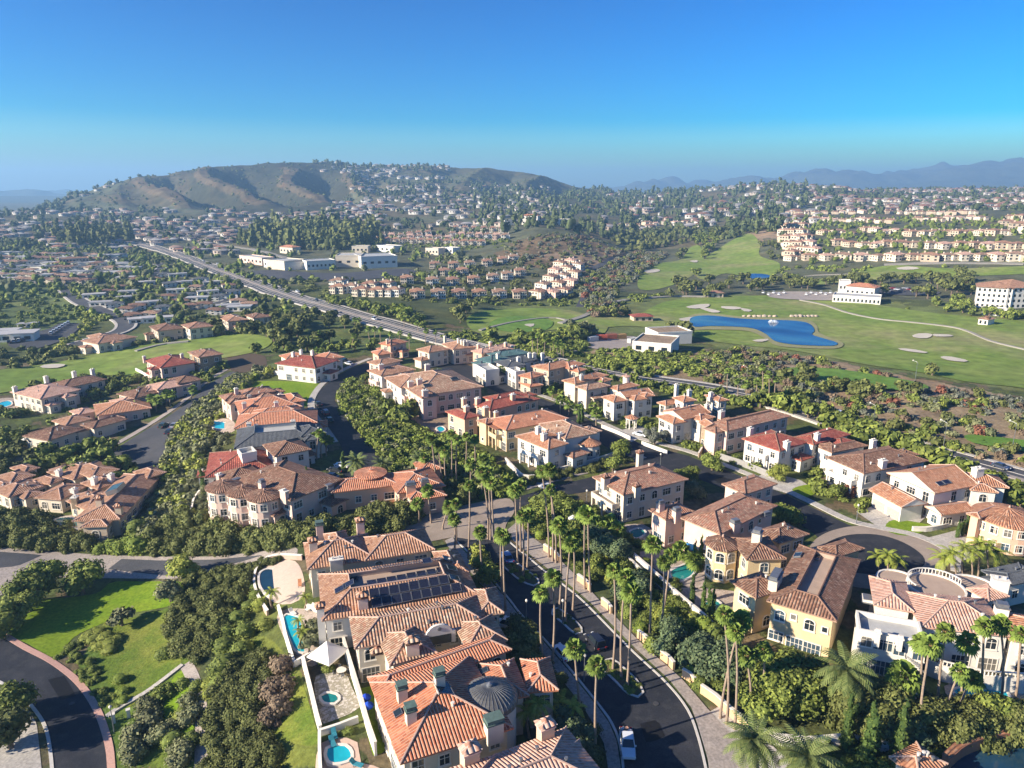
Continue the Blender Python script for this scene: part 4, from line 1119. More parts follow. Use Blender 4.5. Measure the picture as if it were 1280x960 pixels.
pool([(326,722),(334,714),(348,712),(352,722),(345,738),(341,746),(332,744),(326,735)], POOLD, 'dark plunge pool inside the curved stone wall', [(322,716),(335,706),(365,700),(378,716),(380,745),(360,756),(340,752),(326,742)], plain('pink_patio', (0.50,0.40,0.32), 0.9, 0.08))
pool([(410,939),(432,934),(438,949),(414,956)], POOLB, 'small square pool at the front of the terrace garden', [(400,930),(444,925),(452,955),(480,960),(470,990),(402,990)], plain('pink_patio2', (0.52,0.38,0.30), 0.9, 0.08))
pool([(402,873),(408,869),(418,869),(423,874),(418,880),(406,880)], POOLT, 'round green hot tub pool set in crazy paving', [(395,845),(430,842),(440,860),(450,885),(430,895),(402,905),(396,880)], two_tone('crazy_paving', (0.55,0.50,0.44), (0.30,0.27,0.20), 1.5, 0.9, 0.42, 0.5, fine_scale=4))
pool([(1192,866),(1205,862),(1240,862),(1258,868),(1256,878),(1225,884),(1205,876)], POOLB, 'turquoise pool below the white balustrade', [(1180,858),(1215,852),(1280,855),(1290,880),(1240,890),(1195,880)])
pool([(838,717),(850,710),(862,706),(868,712),(862,722),(845,728)], POOLT, 'teal pool among hedges below the arched villa', [(800,690),(870,690),(880,730),(860,735),(820,712)])
pool([(880,757),(895,752),(902,762),(900,774),(888,770)], POOLT, 'small teal pool beside the row of cypresses', [(840,738),(870,735),(930,742),(935,760),(905,778),(885,772),(860,756)])
pool([(252,652),(262,648),(285,650),(297,655),(285,660),(265,658)], POOLT, 'green pool in front of the pale ridge villa', [(250,640),(300,642),(330,652),(310,662),(262,662),(244,650)])
pool([(266,529),(284,529),(285,535),(268,537)], POOLB, 'small blue pool beside the red roofed ridge villas', [(262,525),(290,525),(292,540),(264,540)])
pool([(68,652),(84,648),(100,652),(98,658),(80,660)], POOLT, 'dark green pool behind the tiled pavilion', [(100,642),(120,636),(160,648),(158,662),(120,660),(62,660),(66,648)])
pool([(0,504),(12,502),(14,507),(2,510)], POOLB, 'blue pool at the left edge beside the cream house', [(-5,500),(18,498),(22,510),(-5,514)])
pool([(788,666),(800,662),(806,668),(794,674)], POOLT, 'small teal pool in front of the cream villa', [(765,660),(800,655),(815,665),(800,680),(770,672)])
pool([(546,536),(552,534),(556,538),(550,541)], POOLB, 'tiny pool beside the orange villa', [(541,532),(560,530),(562,542),(545,544)])
pool([(1195,950),(1230,938),(1280,932),(1330,930),(1330,1000),(1190,1000)], POOLD, 'dark curved pool at the bottom right corner')
# ------------------------------------------------------------------ near villas, one by one (corners are eave corners in the photo)
H = House
# --- row on the left of the avenue, back to front
h = H('villa', 'salmon tiled villa at the back of the near row, behind the solar roof house', wall='cream', tile='salmon')
h.wing((372,680),(384,712),(470,698), 6.6, pitch=0.42); h.wing((450,672),(456,701),(544,687), 6.4, pitch=0.42); h.wing((404,668),(410,686),(440,682), 7.6, pitch=0.45)
h.chimney(399,654,1.4,1.2,11.5,cap='copper',mat=WALLC['pink']); h.chimney(450,650,1.5,1.2,13,mat=WALLC['pink'],cap='tile'); h.chimney(391,675,1.5,1.3,9.8,cap='tile'); h.chimney(420,697,2.4,1.2,8.2,cap='slab')
h.tower(572,705,0.1,0.1) if False else None
h = H('villa', 'villa with a big black solar array on its tiled roof and a small round turret', wall='white', tile='salmon')
w = h.wing((396,718),(402,776),(600,744), 6.6, roof='trunc', pitch=0.40, deck=5.2)
h.wing((364,751),(400,778),(452,768), 6.0, pitch=0.40) if False else None
h.wing((540,690),(555,720),(585,712), 6.5, pitch=0.42)
h.tower(572,703,1.9,6.2,tile='orange',n=16,pitch=0.75)
h.chimney(400,757,1.2,1.0,8.8,cap='tile'); h.chimney(453,744,1.6,1.4,10,cap='tile',mat=WALLC['pink'])
for r_ in range(4):
    for c_ in range(9 if r_ else 8):
        px = 462+c_*12.4+r_*3.0+(10 if r_ == 0 else 0); py = 719+r_*12.2-c_*2.35-(2 if r_ == 0 else 0)
        if px < 590: h.on_roof(px, py, 'solar_panel', SOLAR, 1.55, 1.75, 0.07, 0.35, frame=METAL)
for q in ((426,737),(436,731),(442,725)): h.on_roof(*q, 'solar_panel', SOLAR, 1.5, 1.9, 0.07, 0.12, frame=METAL)
h = H('villa', 'tan blend roofed villa with a scrolled white dormer arch, beside the solar roof', wall='cream', tile='tan')
h.wing((428,773),(443,811),(612,780), 6.8, pitch=0.42); h.wing((600,733),(612,775),(634,772), 6.5, pitch=0.42, ov=.5) if False else None
h.wing((470,792),(487,832),(549,820), 6.7, pitch=0.42); h.wing((566,778),(583,812),(634,799), 6.6, pitch=0.42); h.wing((588,737),(596,770),(629,763), 6.4, pitch=0.42)
h.chimney(515,800,1.9,1.4,9.2,cap='tile'); h.chimney(471,813,1.6,1.4,8.6,cap='tile'); h.chimney(400,755,1,1) if False else None
P_ = h.o
# scrolled parapet dormer
def scroll_dormer(h, px, py):
    p, r = h.roof_hit(px, py)
    if p is None: return
    q = Vector((p.x, p.y, p.z)) - h.o; W0 = h.wings[0]; rz = atan2(W0['e1'].y, W0['e1'].x)
    M = Matrix.Translation(q) @ Matrix.Rotation(rz, 4, 'Z')
    prof = [(-2.6,-1.8),(-2.6,0.3),(-2.1,0.3),(-1.9,0.75)] + [(1.7*cos(a), 0.75+0.95*sin(a)) for a in np.linspace(pi*0.93, pi*0.07, 11)] + [(1.9,0.75),(2.1,0.3),(2.6,0.3),(2.6,-1.8)]
    b = MB()
    for y, fl in ((-0.25, False), (0.2, True)):
        pts = [M @ Vector((x, y, z)) for x, z in prof]; b.face(pts if not fl else pts[::-1])
    for i in range(len(prof)):
        a, c = prof[i], prof[(i+1) % len(prof)]
        b.face([M @ Vector((a[0], -.25, a[1])), M @ Vector((a[0], .2, a[1])), M @ Vector((c[0], .2, c[1])), M @ Vector((c[0], -.25, c[1]))])
    d = b.build('dormer', WALLC['white'], h.root)
    b = MB(); b.tube([M @ Vector((0, -.24, 1.0)), M @ Vector((0, -.33, 1.0))], 0.33, 12); b.tube([M @ Vector((0, -.3, 1.0)), M @ Vector((0, -.36, 1.0))], 0.2, 10); b.build('round_ornament', METAL, d)
    b = MB(); b.box(-1.9, -.31, -1.7, 1.9, -.26, -.15, M); b.build('pane', GLASS, d)
scroll_dormer(h, 549, 792)
h = H('villa', 'large red barrel tiled villa with a grey metal dome, nearest the front', wall='cream', tile='red')
h.wing((462,853),(500,955),(644,912), 7.2, pitch=0.40, zb=0); h.wing((464,845),(474,872),(640,812), 6.9, pitch=0.42, zb=0); h.wing((650,824),(658,866),(694,852), 6.6, pitch=0.42, zb=0)
h.wing((600,830),(616,878),(660,866), 6.8, pitch=0.40, zb=0)
h.chimney(549,840,1.3,1.1,9.9,cap='copper'); h.chimney(502,857,1.3,1.1,9.3,cap='copper'); h.chimney(513,884,1.3,1.2,9.6,cap='copper'); h.chimney(617,899,2.2,1.5,10.4,cap='copper')
DOME = plain('standing_seam_metal', (0.17,0.165,0.15), 0.45, 0.12, 1.0, 0.5, 0.5)
def dome(h, px, py, r, hb):
    p = at_z(px, py, h.o.z+hb+r*0.52); c = Vector((p.x, p.y, h.o.z))-h.o
    b = MB(); b.lathe(c, [(r-0.25, 0), (r-0.25, hb+.05)], 28); t = b.build('rotunda', WALLC['white'], h.root, smooth=True)
    b = MB(); N = 36; prof = [(r*cos(a), hb+r*0.52*sin(a)) for a in np.linspace(0, pi/2*0.97, 8)] + [(0, hb+r*0.53)]
    prof = [(r+.02, hb-.2)] + prof; b.lathe(c, prof, N); d = b.build('dome', DOME, t)
    b = MB()
    for k in range(N):
        a = 2*pi*k/N; b.tube([c + Vector((rr*cos(a)*1.003, rr*sin(a)*1.003, z+.03)) for rr, z in prof[1:-1]], 0.045, 4)
    b.build('dome_seams', METAL, d)
    b = MB(); b.lathe(c, [(.45, hb+r*.5), (.45, hb+r*.53+.25), (0, hb+r*.53+.5)], 12); b.build('finial', METAL, d)
dome(h, 612, 857, 3.9, 7.3)
h.on_roof(554, 861, 'solar_panel', SOLAR, 2.6, 2.2, .08, .1, frame=METAL); h.on_roof(605, 839, 'skylight', GLASS, 1.0, 1.2, .12, .05, frame=METAL); h.on_roof(498,892,'skylight',GLASS,1.1,1.0,.15,.05,frame=METAL)
h = H('villa', 'brown and pink tiled roof at the bottom edge beside the parked pickup', wall='tan', tile='pink')
h.wing((560,965),(600,1060),(770,985), 6.5, pitch=0.40, zb=0); h.wing((640,935),(655,965),(735,955), 6.3, pitch=0.42, zb=0); h.wing((535,968),(560,1010),(640,985), 6.8, pitch=.4, zb=0)
h.chimney(682,905,1.9,1.4,9.0,cap='tile'); h.chimney(587,935,2.0,1.6,9.4,cap='tile')

# --- hedge-side terraces left of that row: walls, curved stone wall, umbrella
# --- right of the avenue
h = H('villa', 'cream villa with arched loggia and red loggia doors beside the link road', wall='cream', tile='mixed')
h.wing((725,600),(779,619),(861,599), 7.4, pitch=0.36); h.wing((735,588),(748,593),(800,577), 6.8, pitch=.36) if False else None
h.chimney(800,565,1.5,1.1,12.2,cap='tile'); h.chimney(757,595,1.7,1.4,9.7,cap='tile'); h.chimney(796,606,1.6,1.3,9.2,cap='tile')
h.balcony(width=8.5,depth=2.2,z=3.6,wing=0)
h = H('villa', 'pink villa with a tall arched window and curved terrace, in front of the cream villa', wall='pink', tile='mixed')
h.wing((812,636),(832,650),(870,640), 7.0, pitch=.36); h.wing((856,645),(900,668),(972,632), 7.6, pitch=.36, win_kinds=['std','arch','small']); h.wing((905,604),(932,618),(972,605), 6.6, pitch=.36)
h.chimney(846,636,1.5,1.3,9.6,cap='metal'); h.chimney(919,651,1.7,1.4,10.0,cap='metal'); h.chimney(957,641,1.9,1.5,10.4,cap='metal'); h.chimney(826,627,1.4,1.2,9.2,cap='metal')
def wall_piece(h, kind, px, py, wi, side):
    """a single special window on a chosen side of a wing, centred under a photo pixel"""
    w = h.wings[wi]; L = w['L']; ov = w['ov']; sd = [((ov,ov),(w['L1']-ov,ov),-w['e2']),((w['L1']-ov,ov),(w['L1']-ov,w['L2']-ov),w['e1']),((w['L1']-ov,w['L2']-ov),(ov,w['L2']-ov),w['e2']),((ov,w['L2']-ov),(ov,ov),-w['e1'])][side]
    a = L(*sd[0], 0)+h.o; n = sd[2]
    u, fy, fz = raydir(px, py); d = Vector((float(u), float(fy), float(fz)))
    t = (a-Vector((0,0,CZ))).dot(n)/d.dot(n); q = Vector((0,0,CZ))+d*t - h.o
    P, R, ww, hh = win_mesh(kind); fr = link('window', R, h.root, q+n*0.05, (0, 0, atan2(n.y, n.x)-pi/2)); link('pane', P, fr)
h = H('villa', 'yellow villa with an eight sided tower and brown tiled roofs, seen through the palms', wall='yellow', tile='brown')
h.wing((957,753),(1046,777),(1076,700), 7.6, roof='trunc', deck=3.8, pitch=.36, floors=2, zb=0, win=False); h.wing((930,722),(945,748),(985,735), 7.5, pitch=.34, zb=0)
h.wing((1010,692),(1046,776),(1076,700), 7.4, pitch=.30, wall='yellow', zb=0) if False else None
h.wing((912,672),(933,700),(968,685), 7.3, pitch=.34, zb=0); h.wing((1030,682),(1046,697),(1081,686), 6.0, pitch=.36, zb=0)
for kd, x, y in (('arch',975,769),('small',992,771),('arch',1012,781),('small',1031,787),('wide',970,794),('door',993,805),('door',1014,812)): wall_piece(h, kd, x, y, 0, 3)
h.tower(904,670,3.1,7.2,n=8,pitch=.42,tile='brown')
h.wing((950,662),(975,680),(1012,668), 7.1, pitch=.36, zb=0)
h.chimney(947,663,1.9,1.6,10.2,cap='metal',mat=WALLC['cream']); h.chimney(970,718,4.0,1.5,9.6,cap='metal',mat=WALLC['cream'])
for q in ((998,695),(1020,698)): h.on_roof(*q, 'skylight', GLASS, 1.8, 1.2, .3, .05, frame=METAL)
h = H('villa', 'white villa with a grey roof terrace, pink striped tiles and balustrades, at the right edge', wall='white', tile='pink')
h.wing((1085,722),(1078,748),(1100,770), 6.8, roof='flat', zb=-.5) if False else None
h.wing((1078,768),(1068,794),(1162,812), 6.8, roof='flat', zb=0, win=False)
h.wing((1086,720),(1092,756),(1142,762), 7.4, pitch=.36, zb=0, win=False); h.wing((1140,740),(1152,784),(1268,796), 7.2, pitch=.36, zb=0); h.wing((1238,762),(1262,800),(1330,800), 6.6, pitch=.36, zb=0, tile='orange'); h.wing((1206,736),(1236,752),(1262,746),6.8,pitch=.36,zb=0)
for kd, x, y in (('arch',1083,801),('door',1104,804),('arch',1124,812),('arch',1148,818),('arch',1078,826),('door',1100,834),('arch',1126,840),('arch',1148,844)): wall_piece(h, kd, x, y, 0, 0)
h.chimney(1088,749,2.6,2.2,9.0,cap='metal'); h.chimney(1251,722,2.4,2.0,9.2,cap='slab'); h.chimney(1253,756,1.8,1.6,9.6,cap='metal')
for q in ((1098,788),(1126,796)): h.chimney(*q, 0.7, 0.7, 7.0, cap='slab')
h = H('villa', 'grey flat roofed house with a white tower at the right edge', wall='white', tile='slate')
h.wing((1228,712),(1262,732),(1310,722), 5.0, roof='hip', pitch=.12, zb=0)
h = H('pool_pavilion', 'tiled pavilion with pale domed skylight cut by the bottom edge', cat='pavilion', wall='cream', tile='orange')
h.wing((1128,940),(1150,975),(1185,955), 3.4, pitch=.40, zb=0, win=False)
# --- far side of the upper street, from the turning circle up to the left
h = H('villa', 'pink round fronted villa with fluted orange roof at the turning circle', wall='peach', tile='orange')
h.tower(1262,634,6.4,6.4,n=28,pitch=.28); h.wing((1214,640),(1225,648),(1256,636), 7.0, pitch=.3, zb=0); h.wing((1262,650),(1284,668),(1330,660), 4.0, pitch=.4, zb=0)
h = H('villa', 'white villa with orange roof and a double garage at the front', wall='white', tile='orange')
h.wing((1086,612),(1127,634),(1155,627), 4.2, roof='gable', pitch=.42, win=False); h.wing((1121,589),(1169,617),(1224,606), 7.0, roof='gable', pitch=.38); h.wing((1157,633),(1177,644),(1219,638), 3.8, roof='gable', pitch=.42)
h.wing((1170,588),(1200,604),(1262,610),6.9,pitch=.36)
h.chimney(1223,584,2.2,1.6,11.0); h.on_roof(1175,605,'solar_panel',SOLAR,1.9,1.2,.1,.08,frame=METAL); h.on_roof(1183,603,'solar_panel',SOLAR,1.9,1.2,.1,.08,frame=METAL)
for q in ((1096,625),(1112,634)):
    w = h.wings[0]; 
def garage(h, wi, side, n):
    w = h.wings[wi]; L = w['L']; ov = w['ov']; sd = [((ov,ov),(w['L1']-ov,ov),-w['e2']),((w['L1']-ov,ov),(w['L1']-ov,w['L2']-ov),w['e1']),((w['L1']-ov,w['L2']-ov),(ov,w['L2']-ov),w['e2']),((ov,w['L2']-ov),(ov,ov),-w['e1'])][side]
    a, c = L(*sd[0],0), L(*sd[1],0); nn = sd[2]
    for k in range(n):
        q = a.lerp(c, (k+.5)/n)+nn*.04; b = MB(); M = Matrix.Translation(q) @ Matrix.Rotation(atan2(nn.y,nn.x)-pi/2,4,'Z')
        ww = min(4.6, (c-a).length/n-.8)
        for r in range(4): b.box(-ww/2, 0, .05+r*.6, ww/2, .06+.0*r, .05+r*.6+.56, M)
        b.build('garage_door', GARAGE, h.root)
def cam_side(h, wi):
    w = h.wings[wi]; d = [-w['e2'], w['e1'], w['e2'], -w['e1']]; return max(range(4), key=lambda i: d[i].dot(Vector((-.75,-.66,0))))
garage(h, 0, cam_side(h, 0), 2)
h = H('villa', 'brown roofed white villa with a gabled upper loggia', wall='white', tile='brown')
h.wing((1019,574),(1080,592),(1161,576), 7.2, pitch=.34); h.wing((1019,560),(1040,566),(1085,557), 7.4, pitch=.34)
h.chimney(1092,549,1.4,1.2,12,mat=WALLC['white']); h.chimney(1104,574,1.6,1.4,10.2); h.balcony(width=8,depth=2,z=3.6,wing=0)
h = H('villa', 'white villa with dark red roof in two hipped parts', wall='white', tile='red')
h.tile = 'darkred'; TILE['darkred'] = tile_mat('dark_red_tile', [(0.36,0.09,0.06),(0.44,0.13,0.09),(0.30,0.07,0.05),(0.48,0.19,0.13)], .5, .5, (.20,.06,.05))
h.wing((926,548),(975,564),(1012,552), 7.0, pitch=.34); h.wing((988,547),(1017,556),(1064,543), 7.0, pitch=.34)
h.chimney(938,534,1.4,1.2,10.5); h.chimney(984,551,1.5,1.3,10.2); h.chimney(1022,541,1.4,1.2,10.8); h.balcony(width=5,depth=1.4,z=3.6,wing=0)
h = H('villa', 'pale pink villa with a flat roof deck and a stone arched porch', wall='pink', tile='mixed')
h.wing((884,529),(909,539),(989,520), 7.6, roof='trunc', deck=5.0, pitch=.34); h.wing((873,528),(882,534),(896,531), 7.4, roof='gable', pitch=.45, wall='stone', tile='orange', win_kinds=['arch'])
h.chimney(884,505,1.2,1.1,11.5); h.chimney(902,513,1.6,1.2,10.2); h.on_roof(925,516,'skylight',GLASS,3.2,2.2,.9,.0,frame=TRIM)
h = H('villa', 'white villa with orange gabled front wing behind a small rotunda gate', wall='white', tile='orange')
h.wing((820,520),(841,530),(857,526), 6.6, pitch=.4); h.wing((842,513),(855,525),(889,516), 7.4, roof='gable', pitch=.36); h.wing((822,503),(832,507),(858,501), 6.4, pitch=.4); h.wing((840,497),(854,503),(864,498),8.2,pitch=.4); h.wing((880,494),(898,502),(905,498),6.0,pitch=.3)
h.chimney(884,503,1.2,1) if False else None; h.chimney(862,487,1.3,1.1,10.5); h.chimney(889,490,1.3,1.1,10.5)
h = H('villa', 'white stepped villa with orange roof and dark arched entry', wall='white', tile='orange')
h.wing((751,496),(767,503),(782,499), 6.8, pitch=.4); h.wing((768,491),(782,497),(817,492), 7.4, roof='gable', pitch=.36); h.wing((798,492),(806,496),(815,493),7.8,pitch=.4); h.wing((760,484),(772,488),(800,482),6.4,pitch=.36)
h.chimney(846,480,1.2,1.1,10); h.tower(783,468,1.2,9.5,n=12,pitch=.3,win=False,tile='pink')
h = H('villa', 'cream villa with wide tan roof and a brown garage door', wall='cream', tile='tan')
h.wing((720,483),(733,488),(763,482), 7.2, pitch=.36); h.wing((704,475),(719,480),(761,469), 7.2, pitch=.34, tile='orange'); h.wing((728,493),(742,499),(760,495),4.0,roof='shed',pitch=.2)
h.chimney(727,468,1.3,1.1,10.8); h.chimney(755,472,1.3,1.1,10)
h = H('villa', 'orange roofed villa with dark timber loggia behind the wavy hedge', wall='tan', tile='red')
h.wing((668,458),(686,463),(720,455), 7.0, pitch=.36, tile='orange'); h.wing((652,468),(664,473),(682,468), 6.8, pitch=.34); h.wing((648,478),(662,484),(676,480), 3.8, pitch=.36); h.wing((698,456),(712,461),(732,455),6.6,pitch=.36)
h.chimney(716,457,1.2,1.1,9.8); h.chimney(720,457,1.0,1,9.8)
h = H('villa', 'white villa with pale grey roofs beside the teal roofed one', wall='white', tile='slate')
h.wing((618,452),(634,459),(652,454), 7.2, pitch=.3); h.wing((640,448),(652,454),(672,449), 6.8, pitch=.3); h.wing((632,462),(644,468),(656,465), 6.2, roof='flat')
for q in ((662,441),(668,441),(678,441),(648,446)): h.chimney(*q, 1.3, 1.1, 9.5)
h = H('villa', 'white villa with teal tiled roofs at the bend of the upper street', wall='white', tile='teal')
h.wing((598,448),(614,454),(640,448), 6.8, pitch=.32); h.wing((608,442),(622,447),(664,441), 6.6, pitch=.3); h.wing((592,458),(606,466),(620,461), 5.8, roof='flat')
h.chimney(622,442,1.1,1,9.4)
h = H('villa', 'pink villa with twin chimneys behind the teal roofs', wall='peach', tile='pink')
h.wing((592,438),(602,442),(632,436), 6.6, pitch=.34); h.wing((612,434),(622,438),(645,432),6.2,pitch=.34)
for q in ((613,427),(632,428),(640,432),(598,430)): h.chimney(*q, 1.3, 1.1, 10)
h = H('villa', 'salmon roofed villa with a row of small chimneys near the highway', wall='cream', tile='salmon')
h.wing((524,436),(536,441),(563,436), 6.8, pitch=.36); h.wing((552,430),(566,437),(588,431), 7.0, pitch=.36); h.wing((574,440),(582,444),(592,441),4,pitch=.4)
for q in ((556,420),(573,423),(577,425),(580,426),(584,426)): h.chimney(*q, 1.0, 1.0, 9.6)
h = H('villa', 'terracotta roofed corner villa beside the palms at the street entry', wall='peach', tile='red')
h.wing((464,440),(472,444),(486,440), 5, pitch=.4); h.wing((480,428),(488,432),(510,427),6.4,pitch=.4)
h.chimney(484,424,1,1,9)
# --- villas on the near side of the upper street
h = H('villa', 'white villa with conical corner tower and terrace, above the fan palms', wall='white', tile='orange')
h.wing((643,545),(685,562),(713,555), 7.0, pitch=.38); h.wing((672,530),(706,549),(738,538), 6.9, pitch=.36, tile='tan'); h.wing((704,568),(716,573),(738,566), 4.2, pitch=.34, tile='mixed')
h.tower(737,547,2.9,4.6,n=18,pitch=.45,tile='orange'); h.chimney(673,533,1.4,1.2,9.8); h.chimney(680,541,1.4,1.2,9.6); h.chimney(700,541,1.5,1.2,9.4)
h.balcony(width=8,depth=1.6,z=3.6,wing=0)
h = H('villa', 'yellow villa with long orange roof between white and orange villas', wall='yellow', tile='orange')
h.wing((600,526),(632,538),(711,523), 7.0, pitch=.36, tile='red'); h.wing((597,525),(607,530),(622,526),7.2,pitch=.3)
h.chimney(641,492,1,1) if False else None; h.chimney(607,508,1.6,1.4,10.6); h.chimney(620,514,1.1,1,10); h.balcony(width=5,depth=2,z=3.6,wing=0,roofed=True)
h = H('villa', 'peach villa with brick red roofs and a rooftop deck', wall='peach', tile='darkred')
h.wing((556,514),(580,524),(600,519), 6.8, roof='trunc', deck=3, pitch=.34); h.wing((592,505),(612,513),(668,500), 7.2, pitch=.34); h.wing((600,497),(620,503),(664,494),6.9,pitch=.3)
for q in ((580,497),(597,497),(641,492),(583,507)): h.chimney(*q, 1.5, 1.2, 10.4)
h = H('villa', 'very large pale pink mansion with tan roof above the wooded slope', wall='pink', tile='tan')
h.wing((486,471),(522,495),(606,484), 7.6, pitch=.30); h.wing((460,463),(476,470),(520,462), 7.2, pitch=.30, tile='salmon', wall='white'); h.wing((512,488),(527,498),(545,493), 7.9, pitch=.4, tile='mixed'); h.wing((480,472),(500,485),(540,478),7.3,pitch=.28,wall='white',tile='salmon'); h.wing((462,452),(474,457),(503,451),7.4,pitch=.3,tile='salmon')
for q in ((524,473),(513,476),(476,455),(534,455),(531,487)): h.chimney(*q, 1.8, 1.4, 10.8, mat=WALLC['pink'])
h.on_roof(534,482,'skylight',GLASS,2.4,1.8,.2,.03,frame=METAL); h.on_roof(568,474,'skylight',GLASS,2.6,1.8,.3,.03,frame=METAL)
h.balcony(width=7,depth=1.4,z=3.6,wing=0); h.balcony(width=6,depth=1.4,z=3.6,wing=1)
# --- ridge row left
h = H('villa', 'big pink ridge villa with scalloped bays and brown tiles, by the cypress pair', wall='pink', tile='brown')
h.wing((258,606),(362,626),(419,595), 7.2, pitch=.30) if False else None
h.wing((290,598),(363,626),(420,596), 7.0, pitch=.30); h.wing((268,592),(285,604),(330,592),7.2,pitch=.3)
h.tower(279,601,3.8,7.0,n=18,pitch=.28,tile='brown'); h.tower(303,607,3.6,6.9,n=18,pitch=.28,tile='brown'); h.tower(330,612,3.8,7.1,n=18,pitch=.28,tile='brown')
h.chimney(295,600,2.4,1.4,9.4,cap='metal'); h.chimney(327,601,1.3,1.2,9.4,cap='metal'); h.chimney(274,592,1.2,1.2,9.4); h.chimney(411,607,1.8,1.4,9.0,cap='metal'); h.chimney(355,612,1.0,2.0,8.6)
h.balcony(width=4,depth=1.6,z=3.6,wing=0)
h = H('villa', 'ridge villa with striped red brown roof and a white rooftop terrace', wall='white', tile='red')
h.wing((262,566),(256,597),(342,583), 6.8, pitch=.32, tile='darkred'); h.wing((328,556),(343,571),(391,563), 6.8, pitch=.34, tile='brown'); h.chimney(272,592,1.2,1,8.8)
h.wing((293,565),(300,573),(325,568), 8.0, roof='flat', win=False)
h = H('villa', 'dark slate roofed ridge house between red roofs', wall='white', tile='slate')
h.wing((289,537),(292,561),(396,551), 7.0, roof='trunc', deck=5.4, pitch=.40); h.wing((368,534),(376,546),(408,540),6.4,pitch=.35)
h = H('villa', 'bright red roofed ridge villa just behind the slate one', wall='white', tile='red')
h.wing((302,518),(292,536),(397,528), 6.8, pitch=.32); h.wing((312,514),(318,524),(380,516),6.4,pitch=.34); 
for q in ((311,528),(320,531),(366,525)): h.chimney(*q, 1.2, 1.1, 8.6)
h = H('villa', 'red roofed ridge villa with two chimneys, third from the bare lawn plot', wall='pink', tile='red')
h.wing((294,502),(300,518),(378,508), 6.8, pitch=.34); h.wing((350,494),(360,504),(382,500),6.6,pitch=.34)
for q in ((305,503),(367,507),(345,502)): h.chimney(*q, 1.2, 1.1, 9)
h = H('villa', 'mixed tile ridge villa at the edge of the bare lawn plot', wall='pink', tile='mixed')
h.wing((277,494),(281,501),(312,496), 6.8, pitch=.34); h.wing((300,488),(306,495),(345,489),6.6,pitch=.34)
for q in ((311,494),(295,485),(350,492)): h.chimney(*q, 1.2, 1.1, 9)
h = H('villa', 'sprawling villa with a raised oval roof lantern and arched terrace', wall='peach', tile='red')
h.wing((409,600),(414,616),(500,606), 5.2, pitch=.30); h.wing((480,592),(496,617),(552,602), 5.2, pitch=.30); h.wing((516,578),(524,590),(556,588),5.0,pitch=.3)
h.tower(463,587,3.6,6.6,n=24,pitch=.2,win=False,name='lantern'); h.chimney(513,604,2.2,1.6,7.4,cap='metal'); h.chimney(531,600,1.8,1.4,7.2,cap='metal'); h.chimney(412,601,1.6,1.2,7.0,cap='metal')
h.balcony(width=13,depth=3,z=1.6,wing=0,solid=False)
h = H('villa', 'white and red house standing alone beside the empty lawn', wall='white', tile='red')
h.wing((343,454),(394,460),(400,448), 6.6, pitch=.32, tile='darkred'); h.wing((392,444),(404,450),(430,446), 6.4, pitch=.32); h.wing((352,444),(358,449),(386,445),6.2,pitch=.34)
for q in ((366,440),(376,437),(390,438)): h.chimney(*q, 1.2, 1.1, 9)
# --- west cluster
h = H('villa', 'curved tiled villa with a glass roof lantern and timber pergola, bottom of the side street', wall='tan', tile='salmon')
h.wing((116,634),(150,649),(206,590), 4.6, pitch=.30); h.wing((82,626),(108,638),(150,622), 4.2, pitch=.30); h.wing((166,590),(184,598),(208,590), 4.6, pitch=.36)
h.chimney(93,620,1.6,1.4,7.2,mat=WALLC['stone']); h.chimney(124,622,1.6,1.4,7.0,cap='tile'); h.chimney(148,632,1.4,1.4,6.8,cap='tile')
h.on_roof(146,614,'skylight',GLASS,4.5,3.0,1.2,.1,frame=METAL)
h = H('villa', 'low pink tiled villa with long parallel ridges behind the glass lantern', wall='cream', tile='salmon')
h.wing((50,618),(76,625),(112,606), 4.2, pitch=.3); h.wing((58,590),(92,600),(142,586), 4.0, pitch=.3); h.wing((86,586),(114,598),(140,584), 4.4, pitch=.3); h.wing((40,600),(62,606),(86,600), 4.1, pitch=.3); h.wing((100,604),(122,612),(156,600),4.3,pitch=.3)
for q in ((73,587),(117,596),(138,592),(92,610)): h.chimney(*q, 1.5, 1.3, 7.0, mat=WALLC['white'])
h = H('villa', 'low tiled villa at the left edge with many small hips', wall='cream', tile='salmon')
h.wing((-8,596),(12,604),(38,592), 4.0, pitch=.3); h.wing((-12,612),(10,622),(38,604), 4.2, pitch=.3); h.wing((12,585),(30,591),(48,584), 4.1, pitch=.3); h.wing((-20,602),(0,610),(20,606),4.05,pitch=.3)
h = H('villa', 'long brown tiled villa with clipped trees along its front', wall='cream', tile='brown')
h.wing((18,548),(60,551),(106,536), 4.6, pitch=.28); h.wing((64,526),(82,532),(118,524),4.4,pitch=.3,tile='salmon'); h.wing((104,530),(116,536),(160,524),4.5,pitch=.28)
h.chimney(31,548,1.2,1.1,6.6,mat=WALLC['white'])
h = H('villa', 'orange tiled villa beside the tall palms on the side street', wall='pink', tile='orange')
h.wing((90,510),(120,520),(190,510), 4.8, pitch=.26); h.wing((130,502),(145,508),(190,500), 4.6, pitch=.28, tile='pink'); h.wing((86,514),(98,519),(122,514),4.4,pitch=.3,tile='pink')
h = H('villa', 'grey pink villa half hidden by trees at the side street', wall='pink', tile='brown')
h.wing((146,492),(168,498),(208,488), 5.6, pitch=.28); h.wing((180,482),(196,488),(240,480), 5.8, pitch=.28, tile='pink'); h.wing((210,474),(222,480),(252,474),5.4,pitch=.3)
h = H('villa', 'cream villa with three tall white chimneys at the golf edge', wall='cream', tile='brown')
h.wing((12,490),(50,499),(92,485), 6.0, pitch=.28, tile='pink'); h.wing((60,480),(78,486),(134,474), 5.6, pitch=.28)
